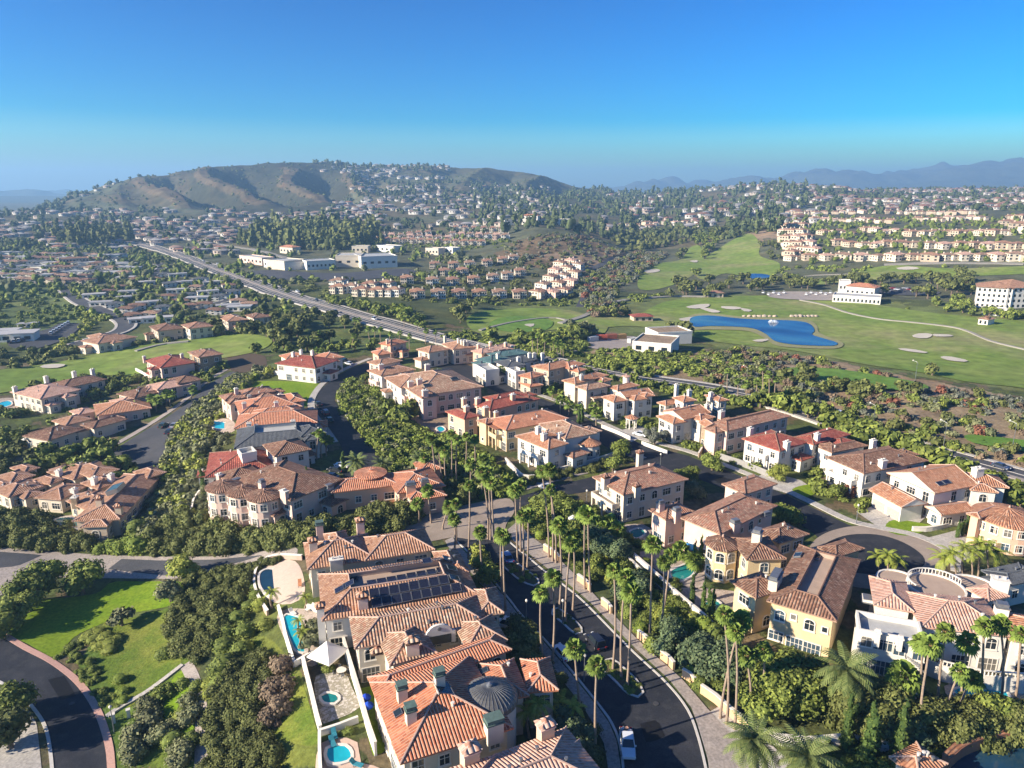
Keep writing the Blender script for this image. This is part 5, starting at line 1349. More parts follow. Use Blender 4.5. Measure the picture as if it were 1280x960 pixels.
for q in ((18,483),(57,470),(92,464),(115,461)): h.chimney(*q, 1.5, 1.2, 9.4, mat=WALLC['white'])
h = H('villa', 'red roofed villa with a tall pale chimney below the fairway', wall='pink', tile='darkred')
h.wing((180,450),(200,460),(236,450), 7.0, pitch=.32); h.wing((195,447),(208,454),(222,448), 7.2, pitch=.34)
h.chimney(180,445,1.2,1.1,10.5); h.chimney(227,442,1.2,1.1,10)
h = H('villa', 'tan roofed stone villa next to the red one below the fairway', wall='stone', tile='mixed')
h.wing((234,440),(248,447),(282,444), 7.4, pitch=.28)
h = H('villa', 'long low villa with curved drive above the fairway', wall='cream', tile='salmon')
h.wing((106,425),(122,430),(172,421), 5.4, pitch=.28); h.wing((108,420),(118,425),(140,420),6,pitch=.3)
for i, (A, B, C, t_, lb) in enumerate([((186,408),(196,414),(224,408),'brown','brown roofed villa left of three on the fairway edge'),((226,406),(236,411),(258,405),'mixed','middle villa of three on the fairway edge'),((272,396),(284,402),(306,398),'salmon','right villa of three on the fairway edge'),((306,394),(316,398),(332,394),'brown','small brown roofed house behind the cypress trees')]):
    h = H('villa', lb, wall='cream' if i % 2 else 'tan', tile=t_); h.wing(A, B, C, 6.4, pitch=.3)
for k, h in enumerate(HOUSES):
    if k > 8: h.annexes()
    h.windows(); h.vents(5)
N_NEAR = len(HOUSES)
# ------------------------------------------------------------------ vegetation templates (numpy: verts, quads, tint)
def csphere(n, rng, jit=0.12, sq=1.0):
    """lumpy closed quad ball"""
    g = np.linspace(-1, 1, n+1); V = []; Q = []
    for ax in range(3):
        for sg in (-1, 1):
            k = len(V); a, b_ = np.meshgrid(g, g, indexing='ij'); p = np.zeros((n+1, n+1, 3))
            p[..., ax] = sg; p[..., (ax+1) % 3] = a; p[..., (ax+2) % 3] = b_
            V.extend(p.reshape(-1, 3).tolist())
            for i in range(n):
                for j in range(n):
                    q = [k+i*(n+1)+j, k+(i+1)*(n+1)+j, k+(i+1)*(n+1)+j+1, k+i*(n+1)+j+1]
                    Q.append(q if sg > 0 else q[::-1])
    V = np.array(V); V /= np.linalg.norm(V, axis=1)[:, None]
    s = rng.integers(1000)
    r = 1 + jit*2*(fbm(V[:, 0]*2.3+V[:, 2]*1.1+7, V[:, 1]*2.3+V[:, 2]*1.7+3, 3, int(s)))
    V = V*r[:, None]; V[:, 2] *= sq
    return V, np.array(Q)
def leaves(rng, centers, radii, n, size, sq=1.0, up=0.25, aspect=0.7, zmin=-9):
    """n leaf-clump quads on the surface of lumps"""
    w = np.array(radii)**2; k = rng.choice(len(centers), n, p=w/w.sum())
    d = rng.normal(size=(n, 3)); d[:, 2] += 0.35; d /= np.linalg.norm(d, axis=1)[:, None]
    C = np.array(centers)[k]; R = np.array(radii)[k][:, None]
    P = C + d*R*rng.uniform(0.84, 1.25, (n, 1))*np.array([1, 1, sq])
    keep = np.ones(n, bool)
    for c, r in zip(centers, radii):
        q = (P-np.array(c))/np.array([1, 1, sq]); keep &= np.linalg.norm(q, axis=1) > r*0.82
    keep &= P[:, 2] > zmin
    P, d = P[keep], d[keep]; m = len(P)
    nn = d*1.0 + rng.normal(size=(m, 3))*0.42; nn[:, 2] += up; nn /= np.linalg.norm(nn, axis=1)[:, None]
    a = np.cross(nn, rng.normal(size=(m, 3))); a /= np.linalg.norm(a, axis=1)[:, None]; b_ = np.cross(nn, a)
    s = size*rng.uniform(0.6, 1.4, (m, 1)); t = s*aspect
    bend = nn*s*0.25
    V = np.stack([P-a*s-bend, P-b_*t, P+a*s-bend, P+b_*t], 1).reshape(-1, 3)
    Q = np.arange(m*4).reshape(m, 4)
    hgt = (P[:, 2]-P[:, 2].min())/max(1e-6, np.ptp(P[:, 2]))
    tint = np.clip(rng.uniform(0, 1, m), 0, 1)
    return V, Q, tint
def join(parts):
    V = []; Q = []; T = []; k = 0
    for v, q, t in parts:
        V.append(v); Q.append(q+k); T.append(np.broadcast_to(t, (len(q),))); k += len(v)
    return np.vstack(V), np.vstack(Q), np.concatenate(T)
def crown(seed, n_lump, n_leaf, leaf, spread=0.55, sq=0.8, core=3, lump=(0.35, 0.6), zc=0.0):
    """unit crown, radius about 1, centred on z = zc"""
    rng = np.random.default_rng(seed); cs = []; rs = []
    for i in range(n_lump):
        a = rng.uniform(0, 2*pi); r = spread*sqrt(rng.uniform(0, 1)); z = rng.uniform(-0.45, 0.5)*sq
        cs.append((r*cos(a), r*sin(a), zc+z)); rs.append(rng.uniform(*lump))
    parts = []
    for c, r in zip(cs, rs):
        V, Q = csphere(core, rng, 0.2); parts.append((V*r*0.80*np.array([1, 1, sq])+np.array(c), Q, rng.uniform(0, 0.35)))
    if n_leaf: parts.append(leaves(rng, cs, rs, n_leaf, leaf, sq))
    return join(parts)
T_SHRUB = [crown(s, 8, 850, 0.075, 0.6, 0.75, lump=(.28,.55), zc=0.35) for s in range(4)]
T_SHRUBL = [crown(10+s, 5, 130, 0.18, 0.5, 0.75, core=2, zc=0.35) for s in range(4)]
T_BALL = [crown(20+s, 7, 420, 0.085, 0.22, 0.85, lump=(0.7, 0.82), zc=0.45) for s in range(3)]
T_TREE = [crown(30+s, 10, 1300, 0.072, 0.62, 0.75, lump=(0.3, 0.5)) for s in range(5)]
T_BIG = [crown(80+s, 14, 3600, 0.05, 0.62, 0.8, core=4, lump=(0.25, 0.45)) for s in range(3)]
T_TREEM = [crown(40+s, 8, 220, 0.17, 0.62, 0.72, core=2, lump=(0.3, 0.5)) for s in range(5)]
T_UMB = [crown(50+s, 9, 260, 0.16, 0.78, 0.42, core=2, lump=(0.25, 0.45)) for s in range(3)]
T_FAR = [crown(60+s, 3, 16, 0.3, 0.4, 0.9, core=2, lump=(0.5, 0.7), zc=0.5) for s in range(5)]
T_TALLF = [crown(70+s, 4, 26, 0.28, 0.3, 1.5, core=2, lump=(0.35, 0.55), zc=1.1) for s in range(4)]
def cyp(seed):
    rng = np.random.default_rng(seed); cs = []; rs = []
    for i in range(14):
        t = i/13; cs.append((rng.normal()*0.03, rng.normal()*0.03, 0.05+t*0.92)); rs.append(0.11*(1-t)**0.55*(0.85+0.3*rng.random())+0.012)
    parts = []
    for c, r in zip(cs, rs):
        V, Q = csphere(2, rng, .15); parts.append((V*r*0.9*np.array([1,1,1.4])+np.array(c), Q, .1))
    parts.append(leaves(rng, cs, rs, 700, 0.025, 1.3, up=0.8)); return join(parts)
T_CYP = [cyp(s) for s in (1, 2)]

LEAF = {
 'dark': foliage('dark_leaves', (0.065,0.08,0.02), (0.185,0.195,0.055)), 'mid': foliage('mid_leaves', (0.085,0.115,0.022), (0.23,0.265,0.05)),
 'bright': foliage('bright_leaves', (0.11,0.155,0.02), (0.24,0.285,0.045)), 'olive': foliage('olive_leaves', (0.10,0.115,0.05), (0.23,0.23,0.11)),
 'grey': foliage('grey_leaves', (0.10,0.115,0.085), (0.20,0.205,0.15)), 'rust': foliage('rust_leaves', (0.16,0.06,0.035), (0.30,0.13,0.075)),
 'brown': foliage('brown_twigs', (0.14,0.10,0.065), (0.26,0.19,0.12)), 'cyp': foliage('cypress_leaves', (0.035,0.065,0.014), (0.11,0.155,0.03)),
 'yellow': foliage('yellow_green_leaves', (0.16,0.19,0.03), (0.30,0.31,0.06)), 'far': foliage('distant_leaves', (0.045,0.062,0.022), (0.12,0.14,0.05)),
 'teal': foliage('blue_green_leaves', (0.06,0.095,0.045), (0.15,0.19,0.085)),
}
BARK = plain('bark', (0.16,0.12,0.085), 0.9, 0.2, 3)
PBARK = plain('palm_bark', (0.30,0.225,0.165), 0.9, 0.2, 2.5)
SKIRT = plain('dead_fronds', (0.34,0.21,0.09), 0.9, 0.2, 3)
TM = {}
def tmesh(tpl_list, i, leaf, name):
    k = (id(tpl_list), i % len(tpl_list), leaf)
    if k not in TM:
        V, Q, T = tpl_list[i % len(tpl_list)]; TM[k] = quads_mesh(name, V, Q, LEAF[leaf], tint=T)
    return TM[k]
def merged(tpls, P, S, leaf, name, label, SZ=None, rng=RNG):
    """one mass of growth nobody could count"""
    Vs = []; Qs = []; Ts = []; k = 0
    for i in range(len(P)):
        V, Q, T = tpls[i % len(tpls)]; a = rng.uniform(0, 2*pi); c, s_ = cos(a), sin(a)
        W = V*S[i]; 
        if SZ is not None: W = W*np.array([1, 1, SZ[i]])
        W = np.column_stack([W[:, 0]*c-W[:, 1]*s_, W[:, 0]*s_+W[:, 1]*c, W[:, 2]])+P[i]
        Vs.append(W.astype(np.float32)); Qs.append(Q+k); Ts.append(np.clip(T+rng.uniform(-.18, .18), 0, 1)); k += len(W)
    me = quads_mesh(name, np.vstack(Vs), np.vstack(Qs), LEAF[leaf], tint=np.concatenate(Ts))
    return tag(link(name, me), label, None, None, 'stuff')
def blocked(px, py, extra=()):
    m = np.zeros(np.shape(px), bool)
    for poly in AVOID:
        a = np.array(poly); x0, y0 = a.min(0)-1; x1, y1 = a.max(0)+1
        c = (px > x0) & (px < x1) & (py > y0) & (py < y1)
        if c.any():
            i = np.where(c)[0]; m[i] |= in_poly(px[i], py[i], poly)
    return m
def scatter(poly, dens, avoid=True, rmin=0.0, maxn=20000, rng=RNG):
    """points spread evenly over the ground inside a photo polygon: dens = plants per square metre"""
    ln = np.array(poly, float); w_ = ground(ln[:, 0], ln[:, 1])
    x0, y0 = w_[:, :2].min(0); x1, y1 = w_[:, :2].max(0)
    # polygon edges are straight in the photo, so test there
    n = int(min(maxn*12, (x1-x0)*(y1-y0)*dens)); 
    X = rng.uniform(x0, x1, n); Y_ = rng.uniform(y0, y1, n); Z = terr(X, Y_)
    px, py, yc = project(X, Y_, Z); m = in_poly(px, py, poly) & (yc > 5)
    X, Y_, Z, px, py = X[m], Y_[m], Z[m], px[m], py[m]
    if avoid:
        m = ~blocked(px, py); X, Y_, Z = X[m], Y_[m], Z[m]
    if rmin > 0 and len(X):
        keep = []; cell = {}
        for i in range(len(X)):
            c = (int(X[i]//rmin), int(Y_[i]//rmin)); ok = True
            for a in (-1, 0, 1):
                for b_ in (-1, 0, 1):
                    for j in cell.get((c[0]+a, c[1]+b_), ()):
                        if (X[i]-X[j])**2+(Y_[i]-Y_[j])**2 < rmin*rmin: ok = False; break
            if ok: cell.setdefault(c, []).append(i); keep.append(i)
        X, Y_, Z = X[keep], Y_[keep], Z[keep]
    return np.column_stack([X, Y_, Z])[:maxn]

# ------------------------------------------------------------------ palms
def frond_fan(rng, az, el, L):
    """fan leaf on a stalk: petiole then a pleated half disc"""
    d = np.array([cos(az)*cos(el), sin(az)*cos(el), sin(el)]); side = np.array([-sin(az), cos(az), 0]); up = np.cross(side, d)*-1
    V = []; Q = []; st = d*L*0.5
    V += [side*0.03, -side*0.03, st-side*0.03, st+side*0.03]; Q.append([0, 1, 2, 3])
    R = L*0.62; n = 8; k = 4; T = [0.2]
    for i in range(n):
        a0 = -1.9+3.8*i/n; a1 = -1.9+3.8*(i+1)/n; am = (a0+a1)/2
        def pt(a, r, dr=0.0): return st + d*cos(a)*r + side*sin(a)*r - np.array([0, 0, 1])*(r*r*0.28*(1+abs(sin(a))*0.6)/max(R, .1)+dr)
        V += [st, pt(a0, R*0.7), pt(am, R*rng.uniform(0.9, 1.1), 0.1*R), pt(a1, R*0.7)]
        Q.append([k, k+1, k+2, k+3]); k += 4; T.append(rng.uniform(0.3, 1))
    return np.array(V), np.array(Q), np.array(T)
def fan_crown(seed, n=34):
    rng = np.random.default_rng(seed); parts = []
    for i in range(n):
        az = i*2.399+rng.uniform(-.2, .2); t = i/n; el = 1.35-2.2*t+rng.uniform(-.1, .1)
        V, Q, T = frond_fan(rng, az, el, 1.0*rng.uniform(0.85, 1.1)); parts.append((V+np.array([0, 0, 0.05]), Q, T))
    return join(parts)
def frond_pin(rng, az, el, L, nl=14, droop=0.9, w=0.17):
    d = np.array([cos(az), sin(az), 0]); side = np.array([-sin(az), cos(az), 0]); V = []; Q = []; T = []; k = 0
    pts = []
    for i in range(nl+1):
        t = i/nl; a = el-droop*t*1.25; 
        pts.append((pts[-1] if pts else np.zeros(3)) + (d*cos(a)+np.array([0, 0, sin(a)]))*L/nl if i else np.zeros(3))
    for i in range(nl):
        t = (i+.5)/nl; ww = L*w*sin(pi*min(1, 0.12+t*0.86))**0.6
        for sg in (-1, 1):
            p0, p1 = pts[i], pts[i+1]; tip = side*sg*ww+(p1-p0)*1.6-np.array([0, 0, ww*0.35])
            V += [p0, p0+(p1-p0)*0.8, p0+(p1-p0)*0.55+tip, p0+tip*0.96]; Q.append([k, k+1, k+2, k+3] if sg < 0 else [k+3, k+2, k+1, k]); k += 4; T.append(rng.uniform(.2, 1))
    return np.array(V), np.array(Q), np.array(T)
def pin_crown(seed, n=46, droop=0.95, low=-0.5):
    rng = np.random.default_rng(seed); parts = []
    for i in range(n):
        t = i/n; V, Q, T = frond_pin(rng, i*2.399+rng.uniform(-.2, .2), 1.3-(1.3-low)*t, rng.uniform(0.85, 1.08), droop=droop+rng.uniform(-.15, .15)); parts.append((V, Q, T))
    return join(parts)
T_FAN = [fan_crown(s, 24+2*s) for s in range(5)]; T_FANL = [fan_crown(s+9, 16) for s in range(3)]; T_DATE = [pin_crown(3), pin_crown(4)]; T_KING = [pin_crown(5, 14, 1.3, 0.1), pin_crown(6, 15, 1.3, 0.1)]
LEAF['fan'] = foliage('fan_palm_leaves', (0.07,0.12,0.02), (0.20,0.27,0.05)); LEAF['date'] = foliage('date_palm_leaves', (0.06,0.10,0.025), (0.19,0.22,0.07)); LEAF['king'] = foliage('king_palm_leaves', (0.14,0.20,0.02), (0.33,0.36,0.06))
PALMS = []
def skirt_mesh():
    b = MB(); rng = np.random.default_rng(5)
    for i in range(14):
        a = i*2.4; b.face([(0.12*cos(a), 0.12*sin(a), 0), (0.30*cos(a+.3), 0.30*sin(a+.3), -0.1), (0.34*cos(a+.35), 0.34*sin(a+.35), -.75), (0.2*cos(a-.1), .2*sin(a-.1), -.6)])
    b.tube([(0,0,.2),(0,0,-.35),(0,0,-.9)], [.3,.34,.17], 8); return b.mesh('dead_fronds', SKIRT)
SK = skirt_mesh()
def palm(bx, by, cx, cy, desc, kind='fan', r=None, cluster='', detail=True):
    B = G(bx, by); u, fy, fz = raydir(cx, cy); t = B.y/float(fy); C_ = Vector((float(u)*t, B.y, CZ+float(fz)*t))
    hgt = C_.z-B.z
    root = empty('palm_tree', B, 0); tag(root, None, 'palm tree')
    PALMS.append((root, desc, cluster, bx))
    top = C_-B; n = 7; rnd = random.Random(int(bx*7+by)); w1 = rnd.uniform(-.35, .35); 
    pts = [Vector((top.x*(k/n)**1.5+w1*sin(pi*k/n), rnd.uniform(-.1,.1)*sin(pi*k/n), top.z*k/n-(0.4 if k == 0 else 0))) for k in range(n+1)]
    r0 = {'fan': 0.21, 'date': 0.42, 'king': 0.2}[kind]
    b = MB(); b.tube(pts, [r0*1.25]+[r0*(1-.35*k/n) for k in range(1, n+1)], 8 if detail else 5); b.build('trunk', PBARK, root, smooth=True)
    T = {'fan': T_FAN if detail else T_FANL, 'date': T_DATE, 'king': T_KING}[kind]; r = r or {'fan': 1.55, 'date': 4.2, 'king': 2.6}[kind]
    i = rnd.randrange(9); s = r*rnd.uniform(.82, 1.12)
    cr = link('crown', tmesh(T, i, kind, 'palm_fronds'), root, pts[-1], (0, 0, rnd.uniform(0, 6.28)), (s, s, s*1.05))
    if kind in ('fan',) and detail: link('dead_fronds', SK, root, pts[-1], (0, 0, rnd.uniform(0, 6)), (1.05, 1.05, 1.1))
    return root
def palms(rows, desc, cluster, **kw):
    for q in rows: palm(*q, desc, cluster=cluster, **kw)
palms([(568,688,567.5,649),(585,699,587,607),(570.6,680,570,630),(605,729,600,665),(627.6,742,626,668),(632,764,629,670),(679,832,676,741),(690,830,691.5,722),(724.7,887,718,810),(744,938,746,832)], 'tall fan palm on the left verge of the avenue', 'left verge of the avenue')
palms([(610,674,602,590),(613,675,610,601),(618,678,614,603),(647,704,643.7,613),(654,720,653,645),(659,710,660,643),(699,762,699,657),(706.7,778,713,680),(716,763,717,672),(766,837,767.5,713),(776.7,848,782,722),(784,859,789,741)], 'slender fan palm standing in the planted median of the avenue', 'avenue median')
palms([(651,690,651,607),(686,697,677,588),(691,702,687,587),(695,704,688,612),(731,737,731,642),(738,741,735,645),(812.5,798,816,680),(826,793,830,702),(828,775,838,694),(900,898,926,777),(908,906,905,768),(918,912,920,790),(938,900,933,820),(952,897,955,813)], 'leaning fan palm above the right pavement of the avenue', 'right bank of the avenue')
palms([(523,654,521.7,630),(539,654,534.7,613),(553,662,561,633),(790,668,763,640),(712,640,727,622)][:3], 'fan palm beside the beige paver junction', 'paver junction')
palms([(545,613,539,549),(554,610,548,557),(564,604,564,543),(571,610,571,549),(581,592,583,546),(593,598,593,549),(533,604,530,572),(559,612,556,563),(602,620,604,575),(611,626,611,590),(586,618,588,580)], 'fan palm in the dense palm group on the wooded slope', 'slope palm group')
palms([(1147.5,922,1163,807),(1144,902,1152,804),(1170,896,1182,790),(1200,889,1210,803),(1224,890,1230,783),(1250,880,1250,780),(1177.5,909,1200,840),(1265,892,1276,793),(1192,900,1215,850)], 'fan palm in front of the white balustraded villa', 'white villa palms')
palms([(1121,898,1130,847)], 'stout fan palm with a broad yellow green crown beside tall thin palms', 'white villa palms', r=2.4)
palms([(1052,903,1058,838)], 'tall date palm with an orange heart beside the yellow villa', 'date palm yellow', kind='date')
palms([(941,990,943,925)], 'huge date palm over the forecourt at the bottom edge, left of two', 'date palm front', kind='date', r=4.3)
palms([(1000,1015,1010,948)], 'huge date palm at the bottom edge, right of two', 'date palm front', kind='date', r=4.3)
palms([(446,600,446,577),(480,604,478,580),(524,598,524,574)], 'date palm behind the sprawling lantern villa', 'lantern villa', kind='date', r=3.6)
palms([(1098,720,1097,696),(1108,724,1110,694),(1118,720,1120,700)], 'feathery king palm in the small clump on the turning circle', 'turning circle palms', kind='king')
palms([(1195,728,1190,692),(1203,726,1205,684),(1216,730,1216,690),(1222,722,1225,680),(1236,722,1233,686),(1248,718,1246,690),(1184,722,1180,698)], 'yellow green king palm between turning circle and grey roof', 'forecourt palms', kind='king', r=3.3)
palms([(662,922,660,890),(672,918,672,880),(704,900,700,880),(712,905,716,884)], 'small bright king palm between the red villa and the pavement', 'red villa palms', kind='king', r=2.4)
palms([(276,656,269.7,617)], 'single fan palm on the green pool terrace of the ridge', 'ridge pool palm')
palms([(390,570,392,546),(396,574,399,541),(402,572,404,546),(408,570,410,550)], 'fan palm in the tight clump beside the slate roofed ridge house', 'slate house palms')
palms([(398,455,395,437),(403,456,401,440),(440,440,443,420),(388,436,388,424),(397,432,399,416)], 'small palm near the lone white and red house', 'lone house palms', detail=False)
palms([(372,792,373,776),(340,760,340,740),(381,760,381,746),(373,812,378,790)], 'young palm on the pool terrace', 'pool terrace palms', kind='king', r=1.8)
palms([(909,492,910,464),(922,501,922,477),(932,501,933,480),(946,504,946,477),(952,508,953,459),(959,510,961,468),(968,510,970,474)], 'fan palm in the row along the highway verge', 'highway palms', detail=False)
palms([(693,446,692,425),(697,447,696,431),(701,446,700,428),(704,448,703,433),(672,446,672,419),(666,444,665,420),(681,446,682,424),(688,446,687,428)], 'slim palm in the group behind the teal roofs', 'teal roof palms', detail=False)
palms([(444,412,443.6,399.5),(450,413,449,400),(468,426,468,411),(476,428,476,412),(500,430,500,416),(512,436,512,420),(462,424,460,411),(487,430,488,417),(545,430,544,415),(532,430,533,414),(522,416,521,404),(505,410,505,398)], 'small palm along the highway at the estate entry', 'highway entry palms', detail=False)
palms([(720,498,719,478),(741,520,741,508),(748,500,750,482),(700,512,700,500),(690,500,689,488),(628,478,629,461),(655,484,654,465),(648,480,646,470),(758,498,757,486),(710,520,712,506),(722,524,723,511),(835,520,836,512),(745,532,746,516)], 'garden palm among the villas of the upper street', 'upper street gardens', detail=False, r=2.0)
palms([(190,512,190,498),(196,514,197,500),(208,508,208,492),(213,508,214,493),(240,502,241,487),(168,518,167,506)], 'palm beside the grey side street', 'side street palms', detail=False, r=2.2)
palms([(918,788,908,768),(930,795,928,773),(867,712,868,700),(848,700,850,688),(742,672,744,655),(752,676,754,660),(770,680,772,662),(758,668,761,652)], 'short garden palm on the terraces right of the avenue', 'terrace gardens', r=1.9)
ORD = ['first','second','third','fourth','fifth','sixth','seventh','eighth','ninth','tenth','eleventh','twelfth','thirteenth','fourteenth','fifteenth','sixteenth','seventeenth','eighteenth','nineteenth','twentieth']
from collections import defaultdict
def label_clusters(items, cat):
    by = defaultdict(list)
    for root, desc, cl, bx in items: by[(desc, cl)].append((bx, root))
    for (desc, cl), v in by.items():
        v.sort(key=lambda t: t[0])
        for i, (bx, root) in enumerate(v):
            root['label'] = desc if len(v) == 1 else (f'{desc}, {ORD[i]} from the left' if i < 20 else desc)
            root['group'] = cat + ' of the ' + cl
label_clusters(PALMS, 'palms')

# ------------------------------------------------------------------ single trees and shrubs
TREES = []
def tree(px, py, r, h, desc, leaf='mid', T=None, name='tree', cl=None, cat=None, sq=1.0, trunk=True, pos=None):
    B = Vector(pos) if pos is not None else G(px, py); rnd = random.Random(int(px*13+py*7))
    root = empty(name, B, rnd.uniform(0, 6.28)); tag(root, desc, cat or name.replace('_', ' '))
    T = T or T_TREE
    i = rnd.randrange(9); cz = max(h-r*0.75*sq, r*0.4)
    link('crown', tmesh(T, i, leaf, 'tree_crown'), root, (0, 0, cz), (0, 0, 0), (r, r, r*sq))
    if trunk:
        b = MB(); w1 = rnd.uniform(-.3, .3)
        b.tube([(0, 0, -.4), (w1*.4, 0, cz*.5), (w1, 0, cz)], [.09*r+.08, .07*r+.05, .04*r+.03], 6)
        for k in range(4):
            a = k*1.6+rnd.uniform(0, 1); b.tube([(w1*.4, 0, cz*.5), (cos(a)*r*.45, sin(a)*r*.45, cz+r*.1)], [.05*r+.03, .02*r+.02], 5)
        b.build('trunk', BARK, root)
    if cl: TREES.append((root, desc, cl, px))
    return root
def bush(px, py, r, desc, leaf='mid', T=None, cl=None, name='shrub', sq=1.0):
    B = G(px, py); rnd = random.Random(int(px*13+py*7)); T = T or T_BALL
    o = link(name, tmesh(T, rnd.randrange(9), leaf, name), None, B-Vector((0, 0, .15)), (0, 0, rnd.uniform(0, 6.28)), (r, r, r*sq))
    tag(o, desc, 'shrub')
    if cl: TREES.append((o, desc, cl, px))
    return o
for q in ((22,778,4.2,7),(52,750,4.6,8),(38,764,4.4,7),(8,790,4.2,6),(68,735,4.4,8)): tree(*q, 'rounded leafy tree at the upper left of the bright lawn', 'mid', cl='lawn trees')
tree(104,742,5.0,8, 'large round tree standing alone on the bright lawn', 'mid'); tree(230,726,3.6,6, 'yellow green round tree at the end of the lawn beside the entry road', 'yellow'); tree(214,752,3.2,5,'thin pale tree against the dark hedge','olive'); tree(153,782,2.8,4.5,'thin bare branched tree on the rough slope','olive',T=T_UMB)
tree(22,895,4.0,6.5,'dark tree inside the curve of the corner road, nearer the road','mid'); tree(14,935,4.2,7,'dark tree inside the curve of the corner road, lower one','dark')
for q in ((112,796,1.9),(122,792,2.0),(132,800,2.1),(126,808,2.0),(140,806,2.2),(118,803,1.8),(136,815,1.7),(146,800,1.8),(108,802,1.5)): bush(*q, 'bright clipped bush in the clump below the lawn', 'yellow', cl='clipped clump', sq=.6)
for q in ((152,852,1.6),(154,866,1.5),(153,878,1.3)): bush(*q, 'bright clipped bush in the short row on the slope', 'bright', cl='slope row', sq=.7)
for q in ((205,820,2.0),(298,778,2.6),(308,794,2.4),(281,812,2.4),(300,818,2.3),(280,838,2.9),(274,860,2.3),(312,760,1.8),(284,795,1.8),(318,735,1.6),(320,748,1.7)): bush(*q, 'round clipped bush between the big hedge and the pool terrace', 'mid', cl='hedge balls', sq=.8)
for q in ((240,905,2.6),(222,945,2.4),(232,955,2.6),(236,880,2.2),(205,870,2.4),(190,905,3.0),(180,925,3.2),(196,930,2.6),(172,945,2.6),(214,915,2.4),(186,885,2.4)): bush(*q, 'leafy round bush beside the garden path', 'mid' if q[0] % 2 else 'olive', T=T_SHRUB, cl='path bushes')
for q in ((126,690,2.2),(140,688,2.6),(150,690,2.6),(160,686,2.5),(172,690,3.0),(182,689,2.8),(190,684,2.0)): bush(*q, 'vivid green clipped bush beside the entry road', 'bright', cl='entry road bushes')
bush(173,668,3.6,'single tall rounded bush beside the tiled pavilion','mid')
for q in ((347,840,3.0),(348,868,3.4),(352,885,3.0),(345,900,2.5)): bush(*q, 'brown dry bush on the bank below the pool terrace', 'brown', T=T_SHRUB, cl='dry bank bushes')
for q in ((383,806,2.4),(392,800,2.4),(400,808,2.6),(386,818,1.9),(409,806,2.2)): tree(q[0], q[1], q[2], 3.6, 'leafy shrub tree beside the white parasol', 'olive', T=T_TREEM, cl='parasol shrubs')
tree(604,715,3.4,5.5,'round yellow green tree beside the turret villa','yellow'); tree(612,730,3.2,5,'round green tree below the turret villa','mid')
for q in ((646,800,3.4),(652,822,3.2),(658,842,3.0),(664,812,2.6)): tree(q[0], q[1], q[2], 4.5, 'dark shrub tree shading the left pavement', 'dark', cl='left pavement')
for q in ((704,930,2.6),(716,915,2.4),(722,932,2.6),(708,948,2.6),(726,950,2.3)): tree(q[0], q[1], q[2], 4, 'dark garden tree above the bottom pavement', 'teal', cl='bottom pavement')
tree(775,575,3.4,6.5,'bright green street tree where the link road meets the upper street','mid'); tree(766,590,3.2,5.5,'lower bright street tree beside the conical tower villa','mid')
tree(870,622,3.2,4.6,'grey green tree beside the cream villa','olive')
for q in ((820,610),(832,608),(842,606),(852,604),(862,602)): tree(q[0], q[1], 2.8, 4.4, 'vivid green tree in the row behind the cream villa', 'mid', cl='cream villa row')
tree(890,588,3.4,4.8,'broad green tree in front of the pale pink villa','mid'); tree(972,600,3.0,4.6,'small green street tree before the dark red roof','yellow'); tree(1045,622,2.8,4,'green tree in front of the brown roofed villa','mid'); tree(1062,620,2.4,3.2,'rusty low tree beside the double garage','rust'); tree(985,655,3.6,5,'round dark tree on the near side of the upper street','mid')
for q in ((1000,470),): pass
for q in ((754,502),(744,510)): tree(q[0], q[1], 2.6, 4, 'olive tree in front of the white stepped villa', 'olive', cl='stepped villa')
for q in ((812,550),(818,556),(828,552)): tree(q[0], q[1], 2.4, 4.2, 'pale olive tree behind the villa railings', 'grey', cl='railing olives')
for i, q in enumerate([(865,756),(878,766),(886,772),(890,776),(867,712),(875,705)]):
    tree(q[0], q[1], 7.0*.62, 7.0, 'dark column cypress on the yellow villa terrace', 'cyp', T=T_CYP, name='cypress_tree', cl='terrace cypresses', trunk=False, sq=1.6).children[0].location.z = 0
def cypress(px, py, h, desc, cl=None, w=1.0):
    B = G(px, py); root = empty('cypress_tree', B, random.uniform(0, 6)); tag(root, desc, 'cypress')
    link('crown', tmesh(T_CYP, int(px), 'cyp', 'cypress_crown'), root, (0, 0, .4), (0, 0, 0), (h*w, h*w, h))
    b = MB(); b.tube([(0,0,-.4),(0,0,1.2)], [.16,.12], 6); b.build('trunk', BARK, root)
    if cl: TREES.append((root, desc, cl, px))
for q in ((1057,935,9),(1083,955,10),(1121,950,9.5),(1092,948,7)): cypress(*q, 'slim cypress in the planting at the bottom right', 'bottom cypresses', .8)
for q in ((386,620,8),(392,626,7.5)): cypress(*q, 'dark cypress pair beside the big pink ridge villa', 'ridge cypresses', 1.0)
for q in ((430,590,6),(371,585,5),(382,583,5),(254,610,6),(728,528,6),(724,530,6),(1196,672,4),(1202,670,4),(1208,668,5)): cypress(*q, 'narrow cypress beside a villa wall', 'villa walls', .9)
tree(1130,940,3.4,5,'blue green bushy tree at the bottom right','teal'); tree(1242,905,3.4,6,'bright green tree below the turquoise pool','mid')
